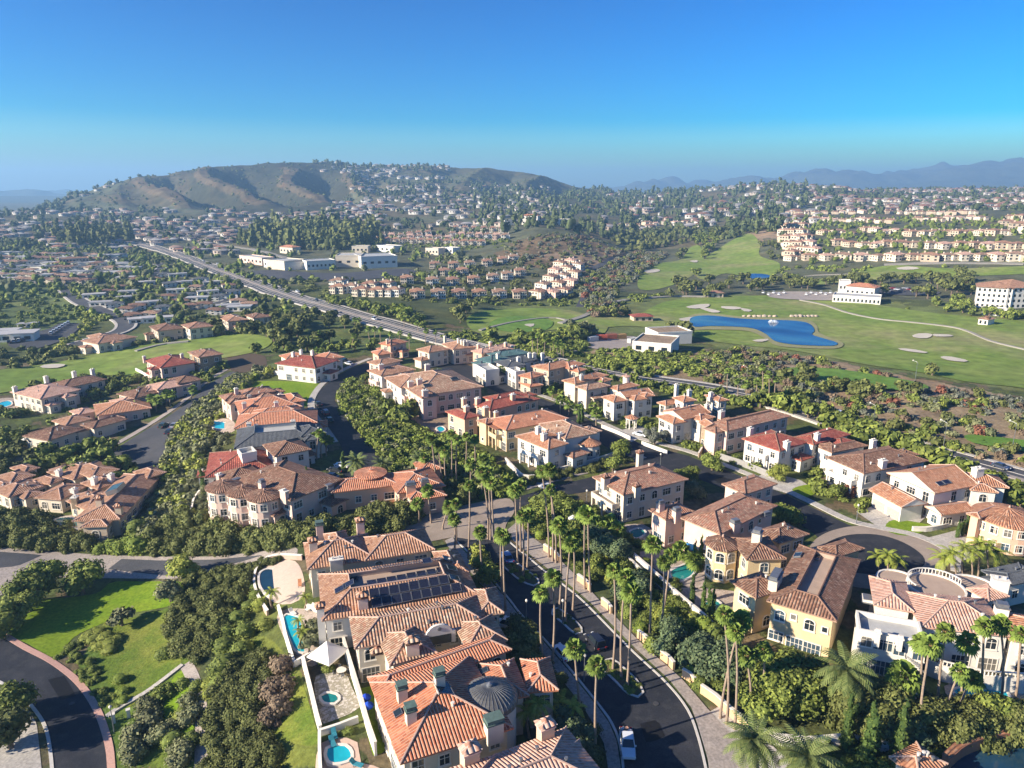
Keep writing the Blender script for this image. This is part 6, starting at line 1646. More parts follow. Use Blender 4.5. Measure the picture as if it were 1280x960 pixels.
# big trees in front of the yellow villa
for q in ((975,885,5.8,8.5),(1000,878,5.4,8),(958,898,4.8,8),(1020,890,5,7.5)): tree(*q, 'very large dense tree below the yellow villa', 'mid', T=T_BIG, cl='yellow villa trees')
for q in ((1072,915,5.0,7),(1095,905,5.0,7),(1118,920,4.6,6),(1160,915,4.6,6),(1188,925,4.2,6),(1215,915,4,5),(1265,912,4,5)): tree(*q, 'dense dark tree in the belt below the white villa', 'dark', T=T_BIG, cl='white villa belt')
for q in ((868,832,5.0,6),(842,812,4.2,5),(905,850,5,6),(750,690,4.6,6),(790,745,4.4,5.5),(772,700,3.6,5)): tree(*q, 'blue green spreading tree on the bank right of the avenue', 'teal', T=T_BIG, cl='bank trees')
for q in ((675,640),(690,650),(700,640),(715,650),(668,655),(735,660),(722,670)): tree(q[0], q[1], 3.4, 5, 'leafy garden tree near the top of the palm bank', 'mid', cl='palm bank top')
for q in ((676,672,1.5),(690,682,1.4),(705,676,1.6),(745,712,1.6),(765,722,1.8),(785,770,1.8),(800,788,1.7),(830,790,2.0),(815,812,1.8),(855,815,1.8),(868,842,1.8),(873,858,1.7),(850,798,2.2),(880,790,2.4),(895,800,2.2),(838,772,1.7),(862,788,2.0)): bush(*q, 'rounded green bush on the bank above the right pavement', 'mid' if q[0] % 2 else 'bright', T=T_BALL, cl='bank bushes')
for q in ((52,590),(75,585),(85,578),(98,592),(112,590),(128,580),(140,572),(62,575),(150,590),(105,570),(120,566),(92,600),(132,595)): tree(q[0], q[1], 4.2, 6, 'clipped round tree in the row before the brown tiled villa', 'mid', T=T_TREEM, cl='brown villa row')
for q in ((165,603),(182,608),(196,600),(148,606),(206,606),(216,600)): tree(q[0], q[1], 3.0, 4.5, 'round street tree at the bottom of the side street', 'mid', T=T_TREEM, cl='side street end')
for q in ((20,600),(35,604),(0,598),(48,598)): tree(q[0], q[1], 3.0, 4, 'small dark tree behind the left cottages', 'dark', T=T_TREEM, cl='left cottages')
for q in ((1010,526,4),(995,518,4.5),(1022,530,4.5),(1036,540,4.5),(1050,545,4.5),(962,500,4.5),(950,512,4),(975,516,4.5),(1075,552,4.5),(1062,560,4.5),(1092,556,4.5),(1105,565,4.5),(1120,570,4.5),(1135,578,4.5),(1148,586,4.5),(1082,566,4),(1165,590,4.2),(1180,600,4),(1200,610,4),(1235,625,3.6),(1255,635,3.6),(1275,642,3.6)): tree(q[0], q[1]-2, q[2]+.6, 7.5, 'broad green tree in the belt between villas and highway', 'mid', T=T_TREEM, cl='highway belt')
tree(457,480,2.6,4.5,'tree by the upper kerb of the curving street','mid',T=T_TREEM)
for q in ((495,528),(505,534),(518,522),(484,520)): tree(q[0], q[1], 4.2, 6.5, 'tree against the lower wall of the pink mansion', 'mid', T=T_TREEM, cl='mansion trees')
for q in ((380,465),(420,468),(408,455),(372,450)): tree(q[0], q[1], 3.0, 4.5, 'tree near the lone white and red house', 'dark', T=T_TREEM, cl='lone house')

# ------------------------------------------------------------------ hedge and shrub masses (nobody could count them)
def mass(poly, dens, r, leaf, name, label, T=T_SHRUB, rmin=None, avoid=True, maxn=9000, sz=(0.8, 1.2)):
    P = scatter(poly, dens, avoid, rmin if rmin is not None else r*0.62, maxn)
    if len(P) == 0: return
    P[:, 2] -= 0.2
    S_ = r*RNG.uniform(0.75, 1.25, len(P)); return merged(T, P, S_, leaf, name, label, RNG.uniform(*sz, len(P)))
HEDGE_A = [(234,726),(262,720),(310,708),(366,699),(340,706),(316,716),(306,735),(296,762),(286,785),(268,806),(258,826),(232,828),(216,812),(214,790),(218,765),(228,745)]
for q in ((246,862,1.6),(262,858,1.7),(270,846,1.5),(290,832,1.8),(325,760,1.9),(332,785,1.8),(308,812,1.8),(300,735,1.4),(262,870,1.5),(226,900,1.8),(216,930,2.0),(240,930,1.8),(228,858,1.6)): bush(*q, 'small clipped ball bush on the terraced slope by the path', 'yellow' if int(q[0]) % 3 else 'mid', cl='slope balls', sq=.85)
mass([(85,800),(104,806),(128,845),(150,885),(128,880),(100,845),(72,822)], .7, 1.0, 'mid', 'shrubbery', 'low dark planting strip between lawn and corner road', rmin=.9, avoid=False)
mass(HEDGE_A, 2.4, 1.9, 'dark', 'hedge', 'dark dense hedge mass beside the bright lawn', rmin=1.2, sz=(1.0, 1.4))
mass([(268,872),(288,846),(314,822),(334,820),(338,850),(328,890),(340,940),(350,1000),(254,1000),(258,920)], 2.2, 1.9, 'dark', 'hedge', 'dark brushwood on the slope at the bottom left', rmin=1.25, sz=(.9, 1.3))
mass([(-20,640),(40,650),(90,664),(115,676),(118,690),(60,692),(0,684),(-20,684)], 1.2, 2.6, 'dark', 'hedge', 'dark hedge behind the entry road at the left edge', rmin=1.8, sz=(1.2, 1.7))
mass([(292,474),(330,461),(345,466),(318,478),(285,500),(268,540),(255,570),(250,600),(232,620),(240,650),(225,665),(190,680),(175,660),(205,610),(208,575),(220,545),(240,515),(272,490)], 0.45, 2.6, 'olive', 'shrubbery', 'grey green shrubs covering the ridge slope', T=T_SHRUBL, rmin=2.0)
mass([(292,474),(345,466),(318,478),(285,500),(268,540),(255,570),(250,600),(232,620),(240,650),(225,665),(190,680),(175,660),(205,610),(208,575),(220,545),(240,515),(272,490)], 0.4, 2.4, 'yellow', 'shrubbery', 'yellow green shrubs scattered over the ridge slope', T=T_SHRUBL, rmin=2.2)
mass([(232,645),(262,664),(330,668),(400,662),(440,655),(500,650),(540,640),(530,655),(470,668),(372,684),(300,692),(190,692),(185,680)], 1.0, 2.7, 'dark', 'hedge', 'dark hedge band below the ridge villas', rmin=1.8, sz=(1.1, 1.6))
mass([(440,650),(500,628),(560,618),(600,622),(560,636),(530,646),(500,656)], 0.8, 2.6, 'dark', 'hedge', 'dark hedge in front of the lantern villa', rmin=1.8, sz=(1.2,1.7))
mass([(434,478),(450,484),(475,492),(500,512),(520,540),(560,548),(600,572),(640,600),(650,612),(620,622),(560,622),(520,604),(498,596),(480,570),(455,545),(430,515),(424,498)], 0.8, 2.2, 'bright', 'shrubbery', 'bright green shrubs on the slope under the pink mansion', T=T_SHRUBL, rmin=2.0)
mass([(434,478),(475,492),(520,540),(600,572),(650,612),(560,622),(498,596),(455,545),(424,498)], 0.3, 2.4, 'mid', 'shrubbery', 'mid green shrubs mixed into the slope under the pink mansion', T=T_SHRUBL, rmin=2.4)
mass([(434,478),(475,492),(520,540),(600,572),(650,612),(560,622),(498,596),(455,545),(424,498)], 0.1, 2.2, 'olive', 'shrubbery', 'olive shrubs mixed into the slope under the pink mansion', T=T_SHRUBL, rmin=2.4)
mass([(424,498),(430,515),(455,545),(480,570),(498,596),(512,600),(495,570),(470,535),(445,505),(434,485)], 0.5, 1.5, 'dark', 'shrubbery', 'darker shrubs along the kerb of the curving street', T=T_SHRUBL, rmin=2.2)
mass([(650,640),(700,622),(735,640),(765,668),(800,700),(850,752),(905,800),(940,835),(965,880),(940,905),(900,872),(850,822),(800,777),(750,733),(700,692),(664,666)], 0.28, 1.9, 'mid', 'shrubbery', 'mixed garden shrubs on the bank right of the avenue', rmin=1.7)
mass([(660,650),(720,640),(765,668),(850,752),(940,835),(940,880),(850,800),(750,720)], 0.10, 1.5, 'yellow', 'shrubbery', 'yellow green low shrubs on the right bank', rmin=1.5)
mass([(930,850),(1040,845),(1065,858),(1180,885),(1290,895),(1290,935),(1200,945),(1110,925),(1030,905),(980,900)], 0.6, 2.5, 'dark', 'shrubbery', 'dark tree belt under the white balustraded villa', rmin=2.2, sz=(1.1,1.6))
mass([(1020,930),(1120,930),(1200,945),(1180,960),(1120,990),(1010,990)], 0.5, 1.6, 'mid', 'shrubbery', 'low planting at the bottom right edge', rmin=1.3)
mass([(752,655),(800,690),(850,745),(900,790),(915,780),(880,740),(840,700),(800,672),(770,650)], 0.22, 1.7, 'mid', 'shrubbery', 'garden shrubs on the villa terraces right of the palms', rmin=1.5)
mass([(640,610),(690,600),(750,588),(800,572),(800,567),(750,582),(690,594),(640,602)], 0.8, 1.6, 'dark', 'hedge', 'trimmed hedge above the link road', rmin=1.2)
mass([(635,745),(650,775),(690,832),(712,870),(748,925),(758,990),(700,990),(690,930),(690,870),(650,800),(625,740)], 0.22, 1.7, 'dark', 'shrubbery', 'dark garden shrubs along the left pavement', rmin=1.4)
for q in MED_P: mass(q, 0.7, 0.75, 'mid', 'shrubbery', 'low flowering shrubs in the palm median', rmin=.6, avoid=False)
mass([(640,490),(700,512),(760,540),(740,548),(700,530),(640,505)], 0.08, 2.0, 'mid', 'shrubbery', 'garden shrubs on the near kerb of the upper street', T=T_SHRUBL)
mass([(560,440),(620,462),(700,500),(760,528),(820,548),(900,575),(1000,610),(1060,640),(1200,660),(1250,640),(1100,600),(1000,570),(900,535),(800,500),(700,460),(600,432)], 0.075, 2.3, 'mid', 'shrubbery', 'garden shrubs among the villas of the upper street', T=T_SHRUBL, rmin=2.2)
mass([(330,700),(400,735),(440,850),(480,860),(460,930),(400,930),(396,830),(340,780)], 0.06, 1.2, 'mid', 'shrubbery', 'small shrubs on the terrace gardens left of the villas', rmin=1.2)
mass([(560,432),(640,440),(760,458),(900,490),(960,505),(940,512),(880,500),(800,483),(740,470),(680,458),(600,445)], 0.12, 3.0, 'mid', 'shrubbery', 'green belt between the upper street villas and the highway', T=T_SHRUBL, rmin=2.6)
mass([(540,424),(600,412),(660,420),(740,418),(790,428),(860,440),(930,450),(960,480),(900,478),(800,462),(740,450),(680,442),(600,430)], 0.05, 3.6, 'mid', 'shrubbery', 'trees and brush beside the golf course behind the highway', T=T_TREEM, rmin=3.0, sz=(.8,1.1))
SCR = [(880,440),(930,436),(1010,448),(1100,468),(1180,488),(1290,505),(1290,596),(1180,562),(1060,528),(960,498),(880,478)]
for lf, dn, r, lb in (('olive',.018,2.4,'olive scrub'),('grey',.018,2.2,'grey dry scrub'),('dark',.010,3.0,'dark scrub'),('rust',.0035,2.4,'red leaved scrub'),('brown',.012,2.2,'brown dry scrub'),('mid',.010,2.8,'green scrub')):
    mass(SCR, dn*.6, r, lf, 'scrub', lb + ' between highway and golf course', T=T_SHRUBL, rmin=1.8)
    mass([(725,345),(760,328),(800,315),(835,318),(800,348),(772,362),(768,380),(790,395),(745,400),(728,380)], dn*.4, 3.6, lf, 'scrub', lb + ' in the canyon beside the fairway', T=T_SHRUBL, rmin=3)
    if lf != 'rust': mass([(600,332),(640,305),(690,290),(740,298),(790,318),(760,334),(700,335)], dn*.14, 3.2, lf, 'scrub', lb + ' on the brown hill below the white hall', T=T_SHRUBL, rmin=3)
mass([(0,345),(60,345),(110,380),(95,405),(60,405),(20,425),(-20,440),(-20,345)], .014, 2.8, 'mid', 'shrubbery', 'green brush on the bluff at the left', T=T_SHRUBL, rmin=3)
mass([(110,378),(140,395),(110,420),(96,432),(70,436),(90,412)], .03, 3, 'yellow', 'shrubbery', 'yellow green brush below the curving street', T=T_SHRUBL, rmin=2.5)
mass([(0,430),(60,440),(100,436),(150,428),(240,426),(330,405),(340,416),(300,422),(215,430),(110,448),(0,466)], .03, 3.2, 'dark', 'shrubbery', 'dark brush along the fairway edge', T=T_SHRUBL, rmin=2.5)
mass([(0,500),(100,470),(180,470),(250,452),(290,460),(240,490),(200,510),(100,520),(60,540),(0,560)], .03, 3.0, 'mid', 'shrubbery', 'garden greenery among the villas left of the side street', T=T_SHRUBL, rmin=2.5)
mass([(0,560),(60,560),(150,560),(180,590),(120,600),(0,596)], .05, 2.6, 'dark', 'shrubbery', 'dark hedge behind the tiled cottages', T=T_SHRUBL, rmin=2.2)
mass([(-10,640),(60,648),(160,655),(180,640),(210,600),(196,595),(150,652),(60,640)], .10, 1.8, 'dark', 'shrubbery', 'garden shrubs round the tiled cottages', T=T_SHRUBL)
mass([(240,600),(256,600),(262,640),(244,648),(236,630)], .25, 1.6, 'olive', 'shrubbery', 'terrace shrubs beside the pale ridge villa')
mass([(266,500),(290,500),(290,560),(262,590),(255,570),(262,530)], .12, 1.9, 'olive', 'shrubbery', 'terrace shrubs left of the red ridge villas', T=T_SHRUBL)
# ------------------------------------------------------------------ free walls, terraces, parasols, cars, lamps
def wall_line(pts, h, w, mat, name, label, cat='wall', smooth=True, cap=None, step=1.5, coping=True):
    c = G(*pts[len(pts)//2]); root = empty(name, c); tag(root, label, cat)
    b = MB(); ribbon(pts, w, h, name, mat, smooth=smooth, step=step, mb=b, bury=1.5)
    b.v = [tuple(Vector(v)-c) for v in b.v]; b.build('wall_body', mat, root)
    if coping:
        b = MB(); ribbon(pts, w+.14, h+.12, name, mat, smooth=smooth, step=step, mb=b, bury=-h-.0)
        b.v = [tuple(Vector(v)-c) for v in b.v]; b.build('coping', cap or TRIM, root)
    return root
WHITE = WALLC['white']; STONE = WALLC['stone']; PEACHW = WALLC['peach']
wall_line([(378,700),(350,699),(332,703),(322,714),(318,730),(322,748),(331,764),(335,770)], 1.1, .35, plain('terracotta_wall',(.50,.36,.28),.9,.1), 'garden_wall', 'curved brown stone wall round the dark plunge pool')
wall_line([(348,762),(353,778),(357,798),(363,818),(368,834)], 1.0, .35, WHITE, 'garden_wall', 'white parapet wall along the blue pool terrace')
wall_line([(368,834),(382,826),(392,820)], 1.0, .3, WHITE, 'garden_wall', 'short white wall at the foot of the blue pool terrace')
wall_line([(379,830),(384,850),(390,874),(396,900),(401,918)], 1.4, .4, WHITE, 'garden_wall', 'long white wall outside the hot tub garden', smooth=False)
wall_line([(400,920),(420,914),(448,903)], 1.0, .3, WHITE, 'garden_wall', 'white cross wall between hot tub and square pool gardens', smooth=False)
wall_line([(400,922),(400,945),(402,985)], 1.2, .3, WHITE, 'garden_wall', 'white wall left of the small square pool', smooth=False)
wall_line([(426,795),(434,825),(444,858),(452,885),(460,915),(470,945)], 2.2, .35, WHITE, 'garden_wall', 'tall white terrace wall in front of the red tiled villa')
wall_line([(384,762),(396,765),(402,775)], 1.0, .3, WHITE, 'garden_wall', 'little white wall at the head of the pool terrace')
wall_line([(725,642),(745,664),(765,684),(790,708),(808,726)], 1.3, .35, TRIM, 'garden_wall', 'pale terrace wall below the cream villa', smooth=False)
wall_line([(770,680),(790,700),(815,722),(845,750),(878,778),(890,790)], 1.8, .4, TRIM, 'retaining_wall', 'long pale retaining wall under the villa terraces')
wall_line([(812,728),(850,762),(888,794)], 1.0, .12, METAL, 'terrace_fence', 'glass and metal terrace fence above the retaining wall', cat='fence', smooth=False, coping=False)
ORW = plain('orange_wall',(.62,.42,.24),.85,.08)
segs = [((680,688),(700,704)),((722,726),(738,740)),((752,756),(764,768)),((797,797),(812,811)),((826,823),(842,838)),((853,846),(868,858)),((876,866),(910,893)),((908,892),(936,916))]
for i, (a, b_) in enumerate(segs): wall_line([a, ((a[0]+b_[0])/2+1, (a[1]+b_[1])/2-1), b_], 1.5, .4, ORW, 'retaining_wall', f'orange stucco wall piece on the avenue bank, {ORD[i]} from the top', smooth=False)
wall_line([(935,916),(965,930),(1010,935),(1060,930),(1110,940)], 1.6, .4, TRIM, 'garden_wall', 'low pale wall behind the big date palms', smooth=False)
wall_line([(236,648),(240,640),(243,628),(250,618)], 1.2, .35, WHITE, 'garden_wall', 'white angled wall at the green pool terrace')
wall_line([(62,655),(72,660),(90,664),(108,670),(118,674)], 1.2, .3, TRIM, 'garden_wall', 'pale wall below the tiled pavilion garden')
wall_line([(341,468),(362,471),(394,471),(396,464)], 1.6, .35, WHITE, 'garden_wall', 'white wall under the lone white and red house', smooth=False)
wall_line([(442,487),(455,496),(470,505),(486,512)], 1.2, .35, WHITE, 'garden_wall', 'white wall at the edge of the mansion terrace')
wall_line([(632,578),(645,592),(655,600),(668,600)], 1.4, .35, TRIM, 'garden_wall', 'pale wall on the terrace of the conical tower villa')
wall_line([(700,590),(740,580),(770,570)], 1.3, .35, WHITE, 'garden_wall', 'white wall along the link road hedge', smooth=False)
wall_line([(170,464),(182,470),(192,478)], 1.4, .35, WHITE, 'garden_wall', 'white wall beside the red villa under the fairway', smooth=False)
wall_line([(104,427),(108,434),(114,440)], 1.4, .35, WHITE, 'garden_wall', 'white curved wall of the long low villa above the fairway')
wall_line([(1140,664),(1160,664),(1180,660),(1192,656)], 1.0, .5, TRIM, 'garden_wall', 'low curved planter wall beside the small front lawn')
wall_line([(900,574),(925,582),(950,592),(968,600)], 1.8, .12, plain('grey_screen',(.28,.27,.25),.8,.1), 'site_fence', 'grey screened site fence in front of the dark red roof villa', cat='fence', smooth=False, coping=False)
wall_line([(873,572),(880,560),(892,552)], 1.5, .3, WALLC['stone'], 'garden_wall', 'stepped stone wall beside the arched porch', smooth=False)
wall_line([(752,535),(770,542),(788,550)], 1.1, .25, WHITE, 'garden_wall', 'white railing wall before the stepped white villa', smooth=False)
wall_line([(802,556),(818,562),(834,568)], 1.1, .25, WHITE, 'garden_wall', 'white railing wall before the rotunda gate villa', smooth=False)
def balustrade(pts, label, h=1.0, base=0.0, zt=None):
    if zt: pts = [tuple(at_z(*q, zt))[:2] for q in pts]
    r = line_world(pts, True, False, 0.55, world=zt is not None); c = Vector((*r[len(r)//2], float(terr(*r[len(r)//2])))); root = empty('balustrade', c); tag(root, label, 'balustrade')
    zb = float(np.max(terr(r[:, 0], r[:, 1])))+base
    def rail(z0, z1, w):
        b = MB()
        for i in range(len(r)-1):
            a, d = Vector((*r[i], 0)), Vector((*r[i+1], 0)); t = (d-a).normalized(); n = Vector((-t.y, t.x, 0))*w/2
            P = [a-n, d-n, d+n, a+n]; lo = [Vector((p.x, p.y, zb+z0))-c for p in P]; hi = [Vector((p.x, p.y, zb+z1))-c for p in P]
            b.face(hi); 
            for k in range(4): b.face([lo[k], lo[(k+1)%4], hi[(k+1)%4], hi[k]])
        return b
    rail(h-.12, h, .3).build('rail', WHITE, root); rail(-1.5-base, .15, .34).build('plinth', WHITE, root)
    bm_ = MB(); bm_.lathe((0,0,0), [(.1,.15),(.07,.25),(.12,.45),(.06,.7),(.1,h-.12)], 8); me = bm_.mesh('baluster', WHITE)
    for i in range(0, len(r)-1):
        if i >= 99: break
        link('baluster', me, root, Vector((*r[i], zb))-c)
balustrade([(1160,818),(1180,826),(1205,832),(1232,838),(1262,840),(1290,842)], 'white balustrade running above the turquoise pool', base=2.6, zt=3.6)
balustrade([(1068,846),(1095,852),(1125,860),(1150,868)], 'white balustrade below the arched windows of the white villa', base=2.6, zt=3.6)
def round_drum(px, py, r, h, label, rail=False):
    p = at_z(px, py, h); root = empty('roof_drum', (p.x, p.y, 0)); tag(root, label, 'building'); b = MB(); b.lathe((0,0,0), [(r,-2),(r,h-.1),(r+.25,h-.1),(r+.25,h+.25),(r-.1,h+.25),(r-.1,h)], 24); b.build('wall', WHITE, root, smooth=False)
    b = MB(); b.face([(r*cos(a), r*sin(a), h+.02) for a in np.linspace(0, 2*pi, 25)[:-1]]); b.build('roof_deck', DECK, root)
    if rail:
        g = MB(); g.lathe((0,0,0), [(r-.05,h+1.15),(r+.2,h+1.15),(r+.2,h+1.3),(r-.05,h+1.3),(r-.05,h+1.15)], 16, 0, .1, pi*1.1); g.build('rail', WHITE, root)
        for k in range(26): g = MB(); a = .1+k*pi/25.5; g.tube([(r*cos(a)*1.015,r*sin(a)*1.015,h+.2),(r*cos(a)*1.015,r*sin(a)*1.015,h+1.15)], .08, 6); g.build('baluster', WHITE, root)
round_drum(1170,734,4.6,5.6,'round tan roof deck with balustrade behind the pink striped villa',True); round_drum(1122,725,3.4,5.0,'round tan roof deck left of the balustraded one'); round_drum(1217,733,3.8,5.0,'round tan roof deck right of the balustraded one')
# rotunda gate
def gate_rotunda(px, py, label, col=True):
    B = G(px, py); root = empty('gate_pavilion', B); tag(root, label, 'pavilion')
    for k in range(6):
        a = k*pi/3; b = MB(); b.tube([(1.6*cos(a),1.6*sin(a),-.3),(1.6*cos(a),1.6*sin(a),3.2)], .22, 8); b.build('column', WHITE, root)
    b = MB(); b.lathe((0,0,0), [(1.95,3.2),(1.95,3.6),(1.3,3.6),(1.3,3.2),(1.95,3.2)], 18); b.build('ring_beam', WHITE, root)
    b = MB(); b.lathe((0,0,0), [(2.3,3.6),(0,4.7)], 18); b.build('roof', TILE['orange'], root)
gate_rotunda(789,535,'little round gate pavilion with an orange roof between the white villas')
wall_line([(1180,962),(1196,947),(1218,937),(1250,930),(1300,926)], 2.0, 1.0, TILE['orange'], 'garden_wall', 'curved wall with a tiled orange top round the corner pool', cap=TILE['orange'])
def parasol(px, py, r, c, label, h=2.6, square=False):
    B = G(px, py); root = empty('parasol', B, .3); tag(root, label, 'parasol')
    b = MB(); b.tube([(0,0,-.1),(0,0,h)], .05, 6); b.build('pole', METAL, root)
    b = MB(); n = 4 if square else 8
    for k in range(n):
        a0, a1 = 2*pi*k/n, 2*pi*(k+1)/n
        b.face([(r*cos(a0), r*sin(a0), h-.55), (r*cos(a1), r*sin(a1), h-.55), (0,0,h+(.9 if square else .1))]); b.face([(r*cos(a0), r*sin(a0), h-.8), (r*cos(a1), r*sin(a1), h-.8), (r*cos(a1), r*sin(a1), h-.55), (r*cos(a0), r*sin(a0), h-.55)])
    b.build('canopy', plain('canvas_'+label.split()[0], c, .9, .03), root)
parasol(411,832,3.3,(.80,.77,.72),'white pyramid tent canopy beside the pool terrace garden',3.0,True)
parasol(750,664,1.5,(.78,.77,.75),'pale round parasol on the cream villa terrace'); parasol(716,657,1.2,(.75,.74,.72),'ivory small parasol at the top of the palm bank')
parasol(862,694,1.5,(.05,.28,.60),'blue round parasol at the arched villa poolside'); parasol(458,886,.8,(.02,.06,.4),'cobalt parasol on the curved terrace'); parasol(461,896,.8,(.02,.07,.42),'deep blue parasol nearest the front of the curved terrace')
parasol(655,565,1.6,(.76,.75,.73),'cream parasol on the conical tower villa terrace'); 
def lounger(px, py, c, label, rz):
    B = G(px, py, .0); root = empty('sun_lounger', B+Vector((0,0,.1)), rz); tag(root, label, 'sun lounger')
    b = MB(); b.box(-.35,-.95,.28,.35,.4,.40); b.build('seat', c, root)
    b = MB(); M = Matrix.Translation((0,.4,.34)) @ Matrix.Rotation(radians(42),4,'X'); b.box(-.35,0,-.05,.35,.75,.06,M); b.build('backrest', c, root)
    for x, y in ((-.3,-.85),(.3,-.85),(-.3,.3),(.3,.3)): b = MB(); b.box(x-.04,y-.04,-.1,x+.04,y+.04,.28); b.build('leg', METAL, root)
TEALF = plain('teal_fabric',(.04,.22,.28),.9,.1); IV = plain('ivory_fabric',(.74,.70,.62),.9,.05)
for q, c, lb, rz in (((418,921),TEALF,'teal sun lounger by the white cross wall',.4),((416,931),TEALF,'teal sun lounger closer to the small square pool',.5),((446,958),TEALF,'teal sun lounger at the bottom edge of the terrace',1.2),((366,768),IV,'ivory lounger at the head of the blue pool',.8),((388,762),IV,'ivory lounger beside the pool villa wall',-.6),((375,732),plain('orange_fabric',(.45,.20,.10),.9,.1),'orange lounger on the pink plunge pool terrace',.3),((840,700),IV,'ivory lounger under the arched villa',.3)): lounger(*q, c, lb, rz)
# garden table
def patio_table(px, py, label, r=.8):
    B = G(px, py); root = empty('patio_table', B); tag(root, label, 'table'); b = MB(); b.tube([(0,0,.70),(0,0,.76)], r, 14); b.build('tabletop', TRIM, root); b = MB(); b.tube([(0,0,-.1),(0,0,.7)], .08, 6); b.build('pedestal', METAL, root)
    for k in range(4):
        a = k*pi/2+.4; M = Matrix.Translation((1.25*r*cos(a)*1.1,1.25*r*sin(a)*1.1,0)) @ Matrix.Rotation(a-pi/2,4,'Z')
        ch = empty('patio_chair', B+M.translation, a-pi/2); tag(ch, f'metal garden chair at the {label}, {ORD[k]} counted clockwise'[:110], 'chair')
        ch['label'] = f'garden chair number {k+1} round the {label}' if False else f'{("east","north","west","south")[k]} side garden chair at the ' + label
        b = MB(); b.box(-.22,-.22,.42,.22,.22,.47); b.build('seat', METAL, ch); b = MB(); b.box(-.22,.18,.47,.22,.22,.9); b.build('backrest', METAL, ch)
        for x, y in ((-.2,-.2),(.2,-.2),(-.2,.2),(.2,.2)): b = MB(); b.box(x-.02,y-.02,0,x+.02,y+.02,.42); b.build('leg', METAL, ch)
patio_table(427,842,'round table beside the white canopy'); 
# ---- cars
def paint_mat(name, c): 
    if name not in MATS:
        t = NT(name, .28, .6); t.base(c); t.b.inputs['Coat Weight'].default_value = .6; MATS[name] = t.m
    return MATS[name]
TYRE = plain('tyre_rubber',(.02,.02,.02),.9,.05); RIM = plain('wheel_rim',(.45,.45,.46),.35,.05,3,.5,.7); LAMP = plain('lamp_glass',(.75,.75,.72),.2,.02); TAIL = plain('tail_lamp',(.35,.02,.015),.25,.02)
def car(px, py, rz, colour, label, kind='sedan', cname=None, pos=None):
    B = G(px, py) if pos is None else Vector(pos); root = empty('parked_car' if kind != 'pickup' else 'pickup_truck', B+Vector((0,0,.13)), rz); tag(root, label, 'car' if kind != 'pickup' else 'pickup truck')
    L, W_ = (4.7, 1.85) if kind != 'pickup' else (5.7, 2.0)
    H = {'sedan':1.45,'suv':1.75,'pickup':1.85}[kind]; m = paint_mat('car_paint_'+(cname or str(colour)), colour)
    # body: lower shell lofted from sections along the length
    secs = [(-L/2,.45,.62,.80),(-L/2+.15,.32,.80,.93),(-L*.25,.28,.90,1.0),(0,.28,.92,1.0),(L*.22,.28,.92,1.0),(L/2-.35,.30,.82,.95),(L/2-.05,.38,.66,.82)]
    if kind == 'pickup': secs = [(y, z0, z1+.12, w) for y, z0, z1, w in secs]
    b = MB(); R_ = []
    for y, z0, z1, w in secs:
        x = W_/2*w; R_.append([(-x,y,z0),(-x*1.0,y,(z0+z1)/2),(-x*.93,y,z1),(x*.93,y,z1),(x,y,(z0+z1)/2),(x,y,z0)])
    for i in range(len(R_)-1):
        for k in range(6):
            if kind == 'pickup' and k == 2 and i < 2: continue
            b.face([R_[i][k],R_[i][(k+1)%6],R_[i+1][(k+1)%6],R_[i+1][k]][::-1])
    b.face(R_[0]); b.face(R_[-1][::-1])
    if kind == 'pickup': b.face([(-.85,-L/2+.1,.6),(.85,-L/2+.1,.6),(.85,-L*.1,.6),(-.85,-L*.1,.6)]); b.box(-.9,-L*.22,.6,.9,-L*.2,1.04)
    body = b.build('body', m, root)
    z0 = secs[3][2]; ca = {'sedan':(-1.6,-1.0,.55,1.15),'suv':(-2.1,-1.9,.5,1.2),'pickup':(-1.0,-.8,.75,1.35)}[kind]
    b = MB(); xb, xt = W_/2*.90, W_/2*.72
    lo = [(-xb,ca[0],z0-.02),(xb,ca[0],z0-.02),(xb,ca[3],z0-.02),(-xb,ca[3],z0-.02)]; hi = [(-xt,ca[1],H),(xt,ca[1],H),(xt,ca[2],H),(-xt,ca[2],H)]
    for k in range(4): b.face([lo[k],lo[(k+1)%4],hi[(k+1)%4],hi[k]])
    g = b.build('window_glass', GLASS, root)
    b = MB(); b.face([(x*1.02,y*1.01,H+.015) for x,y,_ in hi]); 
    for k in range(4):
        a, c = Vector(lo[k]), Vector(hi[k]); b.tube([a, c], .045, 4)
    b.build('cabin_roof', m, root)
    for sx in (-1, 1):
        for y in (-L*.30, L*.31):
            w = MB(); w.tube([(sx*(W_/2-.22),y,.33),(sx*(W_/2+.01),y,.33)], .34, 14); t = w.build('wheel', TYRE, root); w = MB(); w.tube([(sx*(W_/2-.02),y,.33),(sx*(W_/2+.03),y,.33)], .2, 10); w.build('rim', RIM, t)
        b = MB(); b.box(sx*.72-.2,L/2-.13,.62,sx*.72+.2,L/2+.0,.78); b.build('headlight', LAMP, root)
        b = MB(); b.box(sx*.72-.17,-L/2-.02,.62,sx*.72+.17,-L/2+.1,.8); b.build('tail_light', TAIL, root)
        b = MB(); b.box(sx*(W_/2+.02)-.1,ca[3]-.35,z0,sx*(W_/2+.02)+.1,ca[3]-.2,z0+.16); b.build('wing_mirror', m, root)
    return root
def street_dir(px, py, qx, qy):
    a, b_ = G(px, py), G(qx, qy); d = b_-a; return atan2(d.y, d.x)-pi/2
dv = street_dir(750,880,690,810)
pk = car(784,934, street_dir(778,900,784,960), (.72,.74,.76), 'white pickup truck with a loaded bed parked at the front kerb', 'pickup', 'white')
